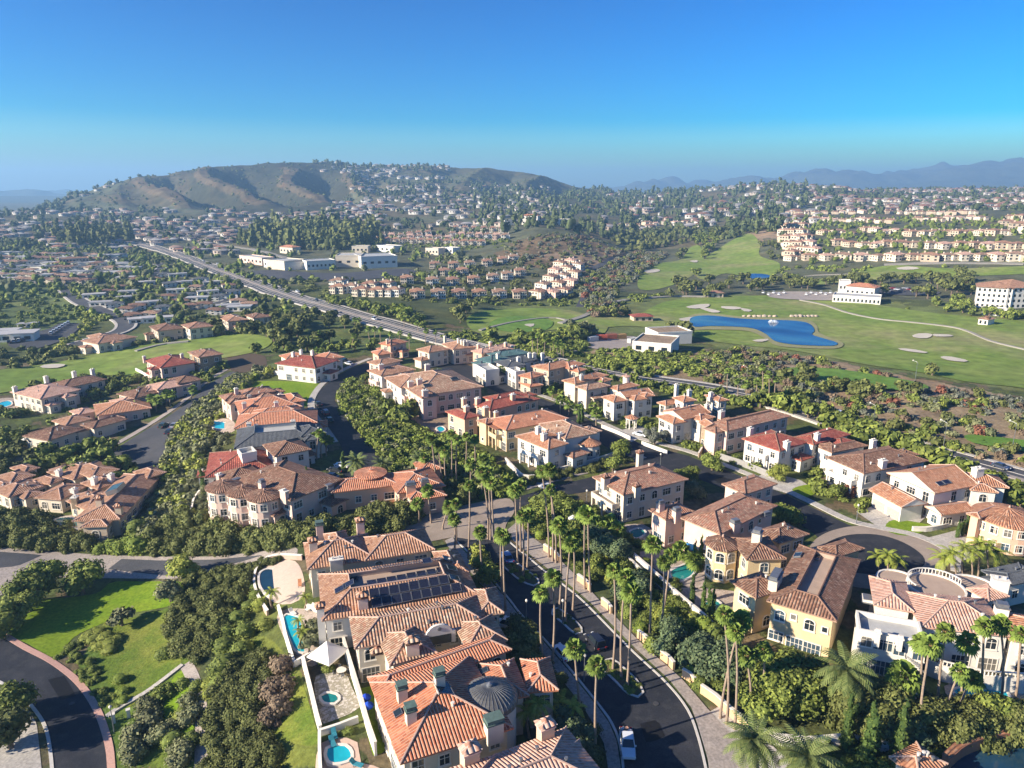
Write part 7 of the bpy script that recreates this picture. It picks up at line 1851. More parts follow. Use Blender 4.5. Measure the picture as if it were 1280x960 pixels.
for i, (x, y, c_) in enumerate(((-.4,-1.9,(.5,.5,.5)),(.35,-1.6,(.12,.12,.13)),(0,-2.2,(.55,.30,.2)),(.45,-2.3,(.6,.6,.58)),(-.45,-1.3,(.2,.2,.22)))):
    b = MB(); b.box(-.28,-.22,0,.28,.22,.45+.1*i%.3); o = b.build('tool_box', plain(f'tool_box_paint_{i}', c_, .6, .1)); M = Matrix.Rotation(pk.rotation_euler[2],4,'Z'); o.location = pk.location+M @ Vector((x,y,.60)); o.rotation_euler = (0,0,pk.rotation_euler[2]+.2*i); tag(o, f'{("grey","black","rust brown","pale","dark grey")[i]} tool box lying in the white pickup bed', 'box')
car(703,820, dv, (.62,.64,.66), 'silver grey car parked at the left kerb below the palms', cname='silver'); car(744,806, street_dir(744,806,720,780), (.02,.022,.03), 'black car driving up the avenue beside the median', 'suv', 'black'); car(634,700, street_dir(634,700,625,685), (.10,.18,.36), 'dark blue car below the paver junction', cname='blue')
car(694,838,dv,(.66,.64,.60),'pale beige car on the drive beside the left pavement',cname='beige') if False else None
for q, c_, nm, lb in (((633,784),(.66,.66,.66),'white','white car half hidden under trees at the left kerb'),((398,507),(.02,.02,.02),'black','black car parked where the curving street bends'),((407,518),(.28,.03,.03),'darkred','dark red car parked on the curving street'),((412,527),(.04,.07,.05),'darkgreen','dark green car behind the red one on the curving street'),
    ((428,584),(.70,.70,.70),'white','white car by the slate house driveway'),((420,590),(.03,.03,.035),'black','black car beside the white one near the slate house'),((414,598),(.10,.10,.11),'charcoal','charcoal car nearest the cypress pair'),((566,606),(.4,.4,.4),'silver','x')):
    if lb != 'x': car(*q, street_dir(428,545,412,530) if q[1] < 560 else 1.2, c_, lb, 'suv' if q[0] % 2 else 'sedan', nm)
for q, c_, nm, lb in (((212,542),(.03,.03,.03),'black','black car on the shaded grey side street'),((204,534),(.05,.08,.06),'darkgreen','green van like car on the grey side street','suv')[:4],((218,534),(.3,.3,.32),'grey','grey car at the right kerb of the side street'),((127,668),(.03,.03,.035),'black','black car beside the tiled pavilion garden'),((684,612),(.6,.6,.62),'silver','silver car on the link road'),((936,604),(.03,.03,.03),'black','black car behind the grey site fence'),((668,487),(.7,.7,.7),'white','white car in front of the white slate roofed villa'),((800,545),(.7,.7,.7),'white','white car in the paved entry of the white villas'),((430,452),(.03,.03,.03),'black','black car outside the lone white and red house'),((436,456),(.6,.6,.6),'silver','silver car outside the lone white and red house')):
    car(*q, street_dir(204,534,233,508) if q[0] < 300 else .9, c_, lb, 'sedan', nm)
HC = [((468,401),(.72,.72,.72),'white','white'),((396,377),(.05,.06,.09),'darkblue','dark blue'),((344,357),(.7,.7,.7),'white','ivory'),((352,360),(.04,.04,.04),'black','black'),((330,352),(.3,.3,.32),'grey','grey'),((372,366),(.5,.5,.5),'silver','silver'),((306,343),(.7,.7,.7),'white','bright white'),((272,331),(.7,.7,.7),'white','pale'),((254,327),(.7,.7,.7),'white','cream'),((420,392),(.04,.04,.05),'black','charcoal'),((1050,521),(.6,.6,.6),'silver','light silver'),((1250,588),(.03,.04,.07),'darkblue','navy')]
for i, (q, c_, nm, cn) in enumerate(HC): r_ = car(*q, street_dir(q[0],q[1],q[0]+10,q[1]+3.6), c_, f'{cn} car driving along the coast highway', 'suv' if i % 3 == 0 else 'sedan', nm); r_.location.z += .55; r_['group'] = 'cars on the coast highway'; r_.name = 'driving_car'
# parked cars in the bluff car park and behind the clubhouse
PK = []
for i in range(7): PK.append((64+i*3.6, 419-i*2.2))
for i in range(5): PK.append((12+i*6, 430-i*1.0))
for k, (x, y) in enumerate(PK):
    r_ = car(x, y, .5, ((.74,.74,.74),(.04,.04,.05),(.5,.5,.52))[k % 3 if k > 6 else 0], 'car parked in the bluff car park' if k > 6 else 'white car in the row across the bluff car park', 'suv', ('white','black','silver')[k % 3 if k > 6 else 0]); r_.location.z += .45; r_['group'] = 'cars in the bluff car park'; PALMS.append(r_) if False else None
    r_['label'] = (f'white car in the slanted row across the bluff car park, {ORD[k]} from the left' if k < 7 else f'car on the near side of the bluff car park, {ORD[k-7]} from the left')
for k in range(12):
    r_ = car(1100+k*5.2, 362+(k % 3)*1.6, 1.3, ((.74,.74,.74),(.04,.04,.05),(.4,.42,.46),(.3,.05,.04))[k % 4], f'car parked behind the clubhouse trees, {ORD[k]} from the left', 'sedan', ('white','black','greyblue','darkred')[k % 4]); r_.location.z += .6; r_['group'] = 'cars behind the clubhouse'
CARTM = paint_mat('car_paint_white', (.7,.7,.7))
def golf_cart(px, py, label):
    B = G(px, py); root = empty('golf_cart', B+Vector((0,0,.9)), .6); tag(root, label, 'golf cart', 'golf carts by the clubhouse')
    b = MB(); b.box(-.6,-1.2,.25,.6,1.2,.7); b.box(-.55,-.3,.7,.55,.3,.95); b.build('body', CARTM, root); b = MB(); b.box(-.6,-.9,1.8,.6,.9,1.88); b.build('cart_roof', CARTM, root)
    for x in (-.55,.55):
        for y in (-.85,.85):
            b = MB(); b.box(x-.03,y-.03,.7,x+.03,y+.03,1.8); b.build('post', METAL, root); w = MB(); w.tube([(x*.95,y,.2),(x*1.15,y,.2)], .22, 10); w.build('wheel', TYRE, root)
for k in range(11): golf_cart(954+k*6.5 if k < 5 else 1008+(k-5)*6, 368+(k%2)*2, f'golf cart parked in the line left of the clubhouse, {ORD[k]} from the left')
# ---- street lamps and poles
def lamp_post(px, py, h, label, arm=0.0, rz=0.0):
    B = G(px, py); root = empty('street_lamp', B, rz); tag(root, label, 'street lamp')
    b = MB(); b.tube([(0,0,-.3),(0,0,h*.5),(0,0,h)], [.11,.08,.06], 8); 
    if arm: b.tube([(0,0,h),(arm*.6,0,h+.35),(arm,0,h+.4)], .05, 6)
    b.build('post', METAL, root); b = MB(); b.lathe((arm,0,h+(.3 if arm else 0)), [(0,0),(.2,.05),(.26,.3),(.1,.5),(0,.55)], 10); b.build('lamp_head', TRIM, root)
for q, lb in (((143,915),'lamp post beside the corner gate at the lower left'),((658,780),'lamp post on the left pavement above the parked cars'),((703,780),'short lamp beside the middle palm median'),((730,852),'lamp post at the left kerb opposite the near median'),((733,636),'lamp post at the top of the palm bank'),((825,588),'lamp post at the end of the link road'),((914,648),'slim lamp beside the yellow tower'),((395,530),'lamp post on the curving street'),((700,520),'lamp post on the upper street near the orange roofs'),((1070,655),'lamp post at the mouth of the turning circle')): lamp_post(*q, 4.5, lb)
for q, lb in (((932,488),'tall pole beside the highway left of the palm row'),((1090,541),'tall lamp pole on the right stretch of highway'),((1178,565),'tall lamp pole further right along the highway'),((1143,480),'thin flag pole in the golf scrub'),((1264,566),'tall pole at the far right of the highway')): lamp_post(*q, 9, lb, 1.8, 2.2)
# corner gate + stair + fountain
def fountain():
    B = G(966,405); root = empty('fountain', B+Vector((0,0,.9))); tag(root, 'low fountain spray in the blue golf pond', 'fountain')
    b = MB(); b.lathe((0,0,0), [(1.4,-1),(1.4,.1),(1.1,.15),(0,.15)], 14); b.build('basin', METAL, root)
    SPR = plain('fountain_spray', (.75,.80,.84), .6, .05); rng = np.random.default_rng(3)
    b = MB()
    for k in range(40):
        a = k*2.399; rr = rng.uniform(1.6, 3.4); hh = rng.uniform(.6, 1.5)
        b.tube([(rr*t*cos(a), rr*t*sin(a), .1+4*hh*t*(1-t)) for t in np.linspace(0, 1, 6)], .09, 4, cap=False)
    b.build('spray', SPR, root)
fountain()
def gate_box(px, py):
    B = G(px, py); root = empty('gate', B, .5); tag(root, 'small pale gate pillars beside the lower left road', 'gate')
    for x in (-1, 1): b = MB(); b.box(x*1.1-.25,-.25,-.3,x*1.1+.25,.25,1.5); b.box(x*1.1-.33,-.33,1.5,x*1.1+.33,.33,1.65); b.build('pillar', TRIM, root)
    b = MB(); 
    for k in range(7): b.box(-.8+k*.25,-.03,0,-.76+k*.25,.03,1.2)
    b.build('gate_leaf', METAL, root)
gate_box(152,900)
# boulders in the planting
for i, q in enumerate(((1072,420,0),)): pass
RK = plain('pink_rock',(.45,.36,.28),.95,.15,1)
for k in range(14):
    V, Q_ = csphere(4, np.random.default_rng(k), .35); B = G(930+k*6.4 if k < 7 else 990+(k-7)*5, 396.5); o = link('boulder', quads_mesh('boulder', V*np.array([1.6,1.2,1.1])*(.8+.08*(k%5)), Q_, RK), None, B+Vector((0,0,.6))); tag(o, 'pale boulder in the rock edge at the back of the pond', 'boulder', 'boulders along the pond edge')
# digger and containers in the works yard
for k, (x, y, c_) in enumerate(((752,425,(.35,.08,.05)),(764,424,(.30,.10,.06)),(776,424,(.4,.25,.1)),(741,427,(.5,.5,.48)),(790,429,(.45,.45,.42)))):
    B = G(x, y); root = empty('shipping_container', B+Vector((0,0,.4)), .2*k); tag(root, f'{("dark red","rust red","ochre","pale grey","grey")[k]} container in the works yard behind the estate', 'container')
    b = MB(); b.box(-3,-1.2,0,3,1.2,2.5)
    for i in range(14): b.box(-2.9+i*.43,-1.26,.1,-2.7+i*.43,-1.2,2.4)
    b.build('body', plain(f'container_paint_{k}', c_, .7, .15), root); b = MB(); b.box(3.0,-1.1,.1,3.06,-.02,2.4); b.box(3.0,.02,.1,3.06,1.1,2.4); b.build('door', METAL, root)

MH = plain('manhole_iron', (.06,.06,.065), .6, .1)
for q, lb in (((598,653),'round manhole cover in the beige plaza'),((700,752),'manhole cover on the avenue beside the far median'),((820,880),'manhole cover on the avenue near the pickup'),((950,612),'manhole cover on the upper street'),((90,880),'manhole cover on the corner road')):
    B = G(*q); b = MB(); b.tube([(0,0,.05),(0,0,.14)], .45, 14); o = b.build('manhole_cover', MH); o.location = B; tag(o, lb, 'manhole cover')
PATCH = plain('fresh_tar_patch', (.012,.012,.014), .7, .2)
for q in ([(800,905),(822,900),(832,922),(808,930)],[(740,822),(752,818),(765,834),(752,839)],[(60,850),(80,845),(95,870),(76,876)],[(900,596),(925,602),(915,608),(892,602)]): drape(q, 'road', PATCH, .085, smooth=False, avoid=False, label='darker tar repair on the street surface')
# ------------------------------------------------------------------ villas, halls and suburbs further off
def villa_parts(seed, tile, wall, chim=True):
    rnd = random.Random(seed); w, d, h = 13.0, 11.0, 6.6
    def hip(mb, x0, y0, x1, y1, z, p=.36, ov=.5):
        x0 -= ov; y0 -= ov; x1 += ov; y1 += ov; lx, ly = x1-x0, y1-y0; s = min(lx, ly)/2; zr = z+p*s; sl = sqrt(1+p*p)
        if lx >= ly: r0, r1 = (x0+s, (y0+y1)/2), (x1-s, (y0+y1)/2)
        else: r0, r1 = ((x0+x1)/2, y0+s), ((x0+x1)/2, y1-s)
        c = [(x0,y0),(x1,y0),(x1,y1),(x0,y1)]
        fs = [(c[0],c[1],r1,r0),(c[1],c[2],r1),(c[2],c[3],r0,r1),(c[3],c[0],r0)] if lx >= ly else [(c[0],c[1],r0),(c[1],c[2],r1,r0),(c[2],c[3],r1),(c[3],c[0],r0,r1)]
        for f in fs:
            a = Vector(f[0]); dd = (Vector(f[1])-a).normalized(); nn = Vector((-dd.y, dd.x))
            mb.face([(q[0], q[1], zr if q in (r0, r1) else z) for q in f], [((Vector(q)-a).dot(dd), abs((Vector(q)-a).dot(nn))*sl) for q in f])
        mb.face([(*q, z-.05) for q in c[::-1]])
    W_ = MB(); R = MB(); W_.box(-w/2,-d/2,-3,w/2,d/2,h); hip(R,-w/2,-d/2,w/2,d/2,h)
    fx = rnd.choice((-1, 1))*w*.24; W_.box(fx-3,-d/2-2.6,-3,fx+3,-d/2+1,h-.6); hip(R,fx-3,-d/2-2.6,fx+3,-d/2+2.5,h-.6)
    W_.box(-fx-2.8,d/2-1,-3,-fx+2.8,d/2+2.6,h-.9); hip(R,-fx-2.8,d/2-2,-fx+2.8,d/2+2.6,h-.9)
    C = MB()
    C.box(-.6,-.5,h,.6,.5,h+3.0)
    wins = []
    for fl in (1.6, 4.7):
        for x in (-w*.42,-w*.28,-w*.1,w*.1,w*.28,w*.42):
            y = -d/2-.04 if abs(x-fx) > 3.3 else -d/2-2.64; wins.append(((x, y, fl), 0))
        for y in (-d*.28, d*.02, d*.3): wins.append(((-w/2-.04, y, fl), -pi/2)); wins.append(((w/2+.04, y, fl), pi/2))
    return (W_.mesh('wall', WALLC[wall]), R.mesh('roof', TILE[tile]), C.mesh('chimney', WALLC[wall]), wins)
b = MB(); b.face([(-.65,0,-.75),(.65,0,-.75),(.65,0,.75),(-.65,0,.75)]); b.face([(.65,.12,-.75),(-.65,.12,-.75),(-.65,.12,.75),(.65,.12,.75)]) ; WSMALL = b.mesh('window', GLASS)
VP = [villa_parts(1,'salmon','cream'), villa_parts(2,'tan','white'), villa_parts(3,'mixed','cream'), villa_parts(4,'pink','pink'), villa_parts(5,'brown','white'), villa_parts(6,'slate','white'), villa_parts(7,'tan','cream'), villa_parts(8,'brown','tan'), villa_parts(9,'salmon','tan'), villa_parts(10,'pink','cream'), villa_parts(11,'mixed','tan'), villa_parts(12,'tan','cream')]
FARH = []
def far_villa(px, py, rz, k, desc, cl, s=1.0, wins=True, chim=True, zs=1.0, pos=None):
    B = G(px, py) if pos is None else Vector(pos); root = empty('house', B, rz); root.scale = (s, s, s*zs); tag(root, desc, 'house', cl)
    W_, R, C, wn = VP[k % 4 + (0 if k < 900 else 4 if k < 1800 else 8)]; link('wall', W_, root); link('roof', R, root)
    if chim:
        for x in (-3.9, 4.3): link('chimney', C, root, (x, 0, 0))
    if wins:
        for i, (q, a) in enumerate(wn):
            if wins == 2 or i % 2 == 0: link('window', WSMALL, root, q, (0, 0, a), (1.25 if wins != 2 else 1,1,1.1))
    pp = [tuple(float(v) for v in project(B.x+s*8*a, B.y+s*8*c, B.z)[:2]) for a, c in ((-1,-1),(1,-1),(1,1),(-1,1))]; AVOID.append(pp)
    FARH.append((root, desc, cl, px)); return root
MID = [(522,372),(548,372),(574,372),(599,372),(624,372),(649,372),(509,354),(541,356),(566,356),(592,354),(616,351),(544,335),(567,335),(587,334),(609,332),(628,329),(642,326),(556,344),(578,343),(634,348),(650,344),
       (425,366),(440,365),(453,369),(474,370),(494,370),(464,362),(484,361),(424,358)]
for i, q in enumerate(MID): far_villa(*q, -.35 if q[0] < 500 else .1, i*5+i//3, 'cream house with terracotta roof in the rows below the brown hill' if q[0] > 500 else 'cream house with terracotta roof at the left end of the rows', 'houses in the rows below the brown hill', 0.82, 2)
for i, q in enumerate([(672,372),(690,372),(705,369),(679,362),(698,360),(713,357),(688,352),(704,350),(718,346),(694,343),(709,340),(722,336),(700,334),(714,331)]): far_villa(*q, .9, i*3, 'terracotta roofed house in the tight block beside the canyon road', 'houses beside the canyon road', 0.85, 2)
# condominium terrace rows
k = 0
for x0, x1, y0, y1, n in ((474,602,303,307,13),(478,560,297,301,8),(566,632,296,299,7),(570,628,288,290,6),(512,535,296,294,3)):
    for i in range(n):
        t = i/(n-1); far_villa(x0+(x1-x0)*t, y0+(y1-y0)*t, .05, i+k, 'pale terrace house in the rows left of the white hall', 'terrace houses left of the white hall', .78, 1, True, 1.15); k += 1
# right hillside rows
def row(x0, x1, y0, y1, n, desc, cl, s, wins=1, rz=0.0, bow=0.0):
    for i in range(n):
        t = i/(n-1) if n > 1 else 0; 
        far_villa(x0+(x1-x0)*t+random.uniform(-1, 1), y0+(y1-y0)*t+random.uniform(-.8, .8), rz+random.uniform(-.5, .5), 1800+random.randrange(4), desc, cl, s*random.uniform(.8, 1.12), wins, random.random() < .7, .8)
TR = 'houses on the terraced hillside right of the golf course'
row(990,1290,325,325,15,'cream house in the lowest row of the terraced hillside',TR,1.04)
row(1048,1096,307,310,4,'cream house in the short second row of the terraced hillside',TR,1.0); row(1108,1290,309,311,11,'cream house in the second row of the terraced hillside',TR,1.0)
row(1030,1062,293,295,3,'cream house at the left end of the third hillside row',TR,1.0); row(1082,1131,290,293,5,'cream house in the middle of the third hillside row',TR,1.0); row(1140,1256,295,294,9,'cream house in the third hillside row at the right',TR,1.0)
row(1019,1112,277,279,9,'pale house in the fourth hillside row',TR,.98,0); row(1146,1226,277,275,7,'pale house at the right of the fourth hillside row',TR,.98,0)
row(985,1100,268,267,11,'pale house in the top hillside row',TR,.98,0); row(1110,1215,267,268,9,'pale house at the right of the top hillside row',TR,.98,0)
for i, q in enumerate([(984,287),(993,286),(1003,286),(980,294),(990,294),(1001,294),(983,302),(994,302),(1006,301),(988,310),(999,310),(1010,309),(994,317),(1006,317),(990,322),(1016,318)]): far_villa(*q, .7, 1800+i*3, 'salmon roofed house at the left end of the terraces', 'houses at the left end of the terraces', 1.1, 1)
row(1258,1290,282,290,3,'pink roofed house at the far right edge of the hillside',TR,1.25); row(1262,1290,274,278,3,'pink roofed house in the upper far right corner of the hillside',TR,1.2)
row(662,780,286,284,1,'x',TR,1) if False else None
row(772,868,284,279,9,'small row house under the wooded ridge beyond the canyon','row houses beyond the canyon',1.0,0)
# modern low houses on the left
def low_parts(seed, roofc):
    rnd = random.Random(seed); W_ = MB(); R = MB(); P = MB()
    for x0, y0, x1, y1, h in ((-9,-4,3,5,3.4),(0,-6,9,3,3.8),(-4,1,5,8,3.0)):
        W_.box(x0,y0,-3,x1,y1,h); o = .7; z = h+.012*x0
        if seed % 2: R.box(x0-o,y0-o,z,x1+o,y1+o,z+.35)
        else:
            ym = (y0+y1)/2; zz = z+1.1; R.face([(x0-o,y0-o,z),(x1+o,y0-o,z),(x1+o,ym,zz),(x0-o,ym,zz)]); R.face([(x1+o,y1+o,z),(x0-o,y1+o,z),(x0-o,ym,zz),(x1+o,ym,zz)])
            R.face([(x0-o,y0-o,z-.2),(x1+o,y0-o,z-.2),(x1+o,y0-o,z),(x0-o,y0-o,z)]); W_.face([(x0,y0,h),(x0,ym,zz-.1),(x0,y1,h)]); W_.face([(x1,y0,h),(x1,y1,h),(x1,ym,zz-.1)])
    wins = [((-6,-4.05,1.7),0),((-2.5,-4.05,1.7),0),((2.5,-6.05,1.8),0),((6.5,-6.05,1.8),0),((-9.05,0,1.6),-pi/2)]
    return (W_.mesh('wall', WALLC['white' if seed % 3 else 'tan']), R.mesh('roof', roofc), None, wins)
LP = [low_parts(1, plain('white_flat_roof',(.42,.41,.40),.85,.08,.3)), low_parts(2, plain('grey_shingle',(.22,.21,.205),.9,.15,.5)), low_parts(3, plain('tan_gravel_roof',(.32,.28,.24),.9,.1,.3)), low_parts(4, plain('brown_shingle',(.22,.16,.13),.9,.15,.5)), low_parts(5, plain('pale_grey_roof',(.33,.33,.33),.9,.1,.3))]
def low_house(px, py, rz, k, desc, cl, s=1.0, wins=True, pos=None):
    if k % 5 in (1, 3, 2) and 'low' in desc: return far_villa(px, py, rz, 900+k, desc, cl, s*.95, 1, False, .62)
    B = G(px, py) if pos is None else Vector(pos); root = empty('house', B, rz); root.scale = (s, s, s); tag(root, desc, 'house', cl); W_, R, _, wn = LP[k % 5]
    link('wall', W_, root); link('roof', R, root)
    if wins:
        for q, a in wn: link('window', WSMALL, root, q, (0, 0, a), (2.0, 1, 1.05))
    AVOID.append([tuple(float(v) for v in project(B.x+s*8*a, B.y+s*7*c, B.z)[:2]) for a, c in ((-1,-1),(1,-1),(1,1),(-1,1))]); FARH.append((root, desc, cl, px))
LL = 'low houses left of the highway'
for i, q in enumerate([(118,372),(135,368),(128,382),(145,384),(150,376),(160,390),(168,398),(178,403),(190,396),(200,402),(172,386),(162,368),(150,362),(186,382),(206,388),(212,374),(226,380),(240,386),(222,366),(236,372),(248,376),(256,384),(260,368),(246,362),(228,356),(212,358),(196,352),(182,356),(170,352),(158,350),(206,346),(222,346),(270,392),(286,386),(298,380),(276,374),(292,368),(286,360),(300,388),(312,384),(266,356),(252,352)]):
    low_house(*q, .35+.2*sin(i*2.1), i*7+i//4, 'low modern house in the white roofed quarter left of the highway', LL, 0.82)
rnd_ = random.Random(4)
for r_ in range(7):
    y = 352-r_*5.4; n = 12+r_
    for i in range(n):
        x = -15+(185 if r_ > 1 else 165)*(i+.5*(r_ % 2))/n
        if r_ < 2 and x > 110 and x < 160: continue
        if 150 < x < 185 and r_ > 4: continue
        low_house(x, y+rnd_.uniform(-.6,.6)+.02*x, .1+rnd_.uniform(-.2,.2), rnd_.randrange(5), 'long low house in the dense flat rows at the left', 'long low houses at the left', .92*(1+.03*r_), r_ < 3)
low_house(20,425,.3,0,'white pavilion beside the bluff car park','pavilion by the bluff car park',1.2); low_house(8,418,.2,0,'smaller white hut above the bluff pavilion','hut above the bluff pavilion',.8)
low_house(36,408,.2,4,'grey roofed hut on the bluff slope','hut on the bluff slope',.6)
# ---- large single buildings
def hall(px0, py0, px1, py1, depth, h, label, wall='white', tile=None, cat='building', nwin=8, name='building', floors=1, flat=True, parapet=True):
    a, b_ = G(px0, py0), G(px1, py1); d = (b_-a); L = Vector((d.x, d.y, 0)).length; c = a+d/2; rz = atan2(d.y, d.x)
    z = min(a.z, b_.z, c.z); root = empty(name, (c.x, c.y, z), rz); tag(root, label, cat)
    W_ = MB(); W_.box(-L/2,0,-6,L/2,depth,h); W_.build('wall', WALLC[wall], root)
    R = MB()
    if flat:
        R.box(-L/2+.5,.5,h+.01,L/2-.5,depth-.5,h+.1); R.build('roof', DECKG if tile is None else tile, root)
        if parapet:
            P = MB(); 
            for q in ((-L/2-.1,-.1,L/2+.1,.4),(-L/2-.1,depth-.4,L/2+.1,depth+.1),(-L/2-.1,.4,-L/2+.4,depth-.4),(L/2-.4,.4,L/2+.1,depth-.4)): P.box(q[0],q[1],h-.3,q[2],q[3],h+.7)
            P.build('parapet', WALLC[wall], root)
    else:
        x0,y0,x1,y1 = -L/2-1,-1,L/2+1,depth+1; s = depth/2+1; zr = h+.3*s
        R.face([(x0,y0,h),(x1,y0,h),(x1-s,y0+s,zr),(x0+s,y0+s,zr)],[(0,0),(L,0),(L-s,s),(s,s)]); R.face([(x1,y1,h),(x0,y1,h),(x0+s,y0+s,zr),(x1-s,y0+s,zr)],[(0,0),(L,0),(L-s,s),(s,s)])
        R.face([(x1,y0,h),(x1,y1,h),(x1-s,y0+s,zr)],[(0,0),(2*s,0),(s,s)]); R.face([(x0,y1,h),(x0,y0,h),(x0+s,y0+s,zr)],[(0,0),(2*s,0),(s,s)]); R.build('roof', TILE[tile or 'salmon'], root)
    for fl in range(floors):
        for i in range(nwin):
            link('window', WSMALL, root, (-L/2+L*(i+.5)/nwin, -.06, h*(fl+.5)/floors), (0,0,0), (min(2.4, L/nwin*.45/1.3), 1, min(1.4, h/floors*.5/1.5)))
    n = 10; AVOID.append([tuple(float(v) for v in project(root.location.x+x*cos(rz)-y*sin(rz), root.location.y+x*sin(rz)+y*cos(rz), z)[:2]) for x, y in ((-L/2,0),(L/2,0),(L/2,depth),(-L/2,depth))])
    return root, L
hall(634,283,708,282,18,9,'long white institution on the hilltop above the brown slope',nwin=16,floors=2); hall(652,281,672,281,12,13,'taller gabled middle block of the hilltop institution',nwin=4,floors=2,flat=False,tile='red'); hall(700,280,714,282,16,9,'right end block of the hilltop institution',nwin=3,floors=2)
hall(330,334,356,338,22,7,'white shop block at the left end of the shops',wall='white',nwin=6); hall(356,338,382,335,26,8,'long cream shop block beside the car park',wall='cream',nwin=7); hall(384,338,420,336,20,8,'white shop block with tan trim in the middle',wall='white',nwin=7); hall(420,334,452,334,30,11,'big cream store with a blank front wall',wall='cream',nwin=3); hall(452,336,497,334,34,11,'largest white store of the shopping centre',wall='white',nwin=5)
hall(300,328,328,332,14,7,'pink building beside the highway',wall='pink',nwin=6,tile=None); hall(440,316,460,316,16,7,'cream shop behind the big store',wall='cream',nwin=4); hall(470,314,492,316,16,7,'white shop behind the largest store',wall='white',nwin=4); hall(532,318,548,319,14,7,'small cream office among trees',wall='cream',nwin=4); hall(552,316,566,317,12,6,'small white office among trees',wall='white',nwin=3); hall(350,316,366,318,12,8,'red roofed block among eucalyptus trees',wall='cream',nwin=4,flat=False,tile='red')
r_, L_ = hall(1040,378,1100,381,18,5,'white golf clubhouse with a long colonnade and red roof',nwin=12); 
hall(1056,371,1092,373,14,8.5,'upper red roofed block of the golf clubhouse',nwin=6,flat=False,tile='red'); hall(1048,366,1062,366,12,9,'domed left block of the golf clubhouse',nwin=3)
hall(1218,384,1262,386,20,14,'white four storey hotel wing at the right edge',nwin=7,floors=4,flat=False,tile='salmon'); hall(1256,386,1300,384,26,14,'second hotel wing cut by the right edge',nwin=7,floors=4,flat=False,tile='salmon')
hall(1228,394,1258,396,10,4,'low white pool house below the hotel',nwin=4); hall(1222,406,1234,407,8,4,'small white garden house below the hotel',nwin=2,flat=False,tile='salmon')
hall(790,440,838,444,22,5,'white flat building with a planted brown roof behind the estate',nwin=3,tile=DIRTM); hall(806,425,822,431,20,6.5,'raised white corner of the planted roof building',nwin=0,tile=DIRTM)
hall(792,402,816,402,8,3.4,'little snack hut with a dark red roof beside the fairway',wall='tan',nwin=3,flat=False,tile='darkred')
hall(884,372,904,372,8,3.6,'brown roofed shelter among golf trees',wall='tan',nwin=3,flat=False,tile='mixed')
hall(75,333,112,331,14,7,'unfinished orange timber framed building at the left',wall='peach',nwin=9,floors=2,tile=plain('timber_frame',(.42,.22,.10),.9,.2,1))
label_clusters([t for t in FARH], 'houses')
for root, desc, cl, px in FARH: root['group'] = cl

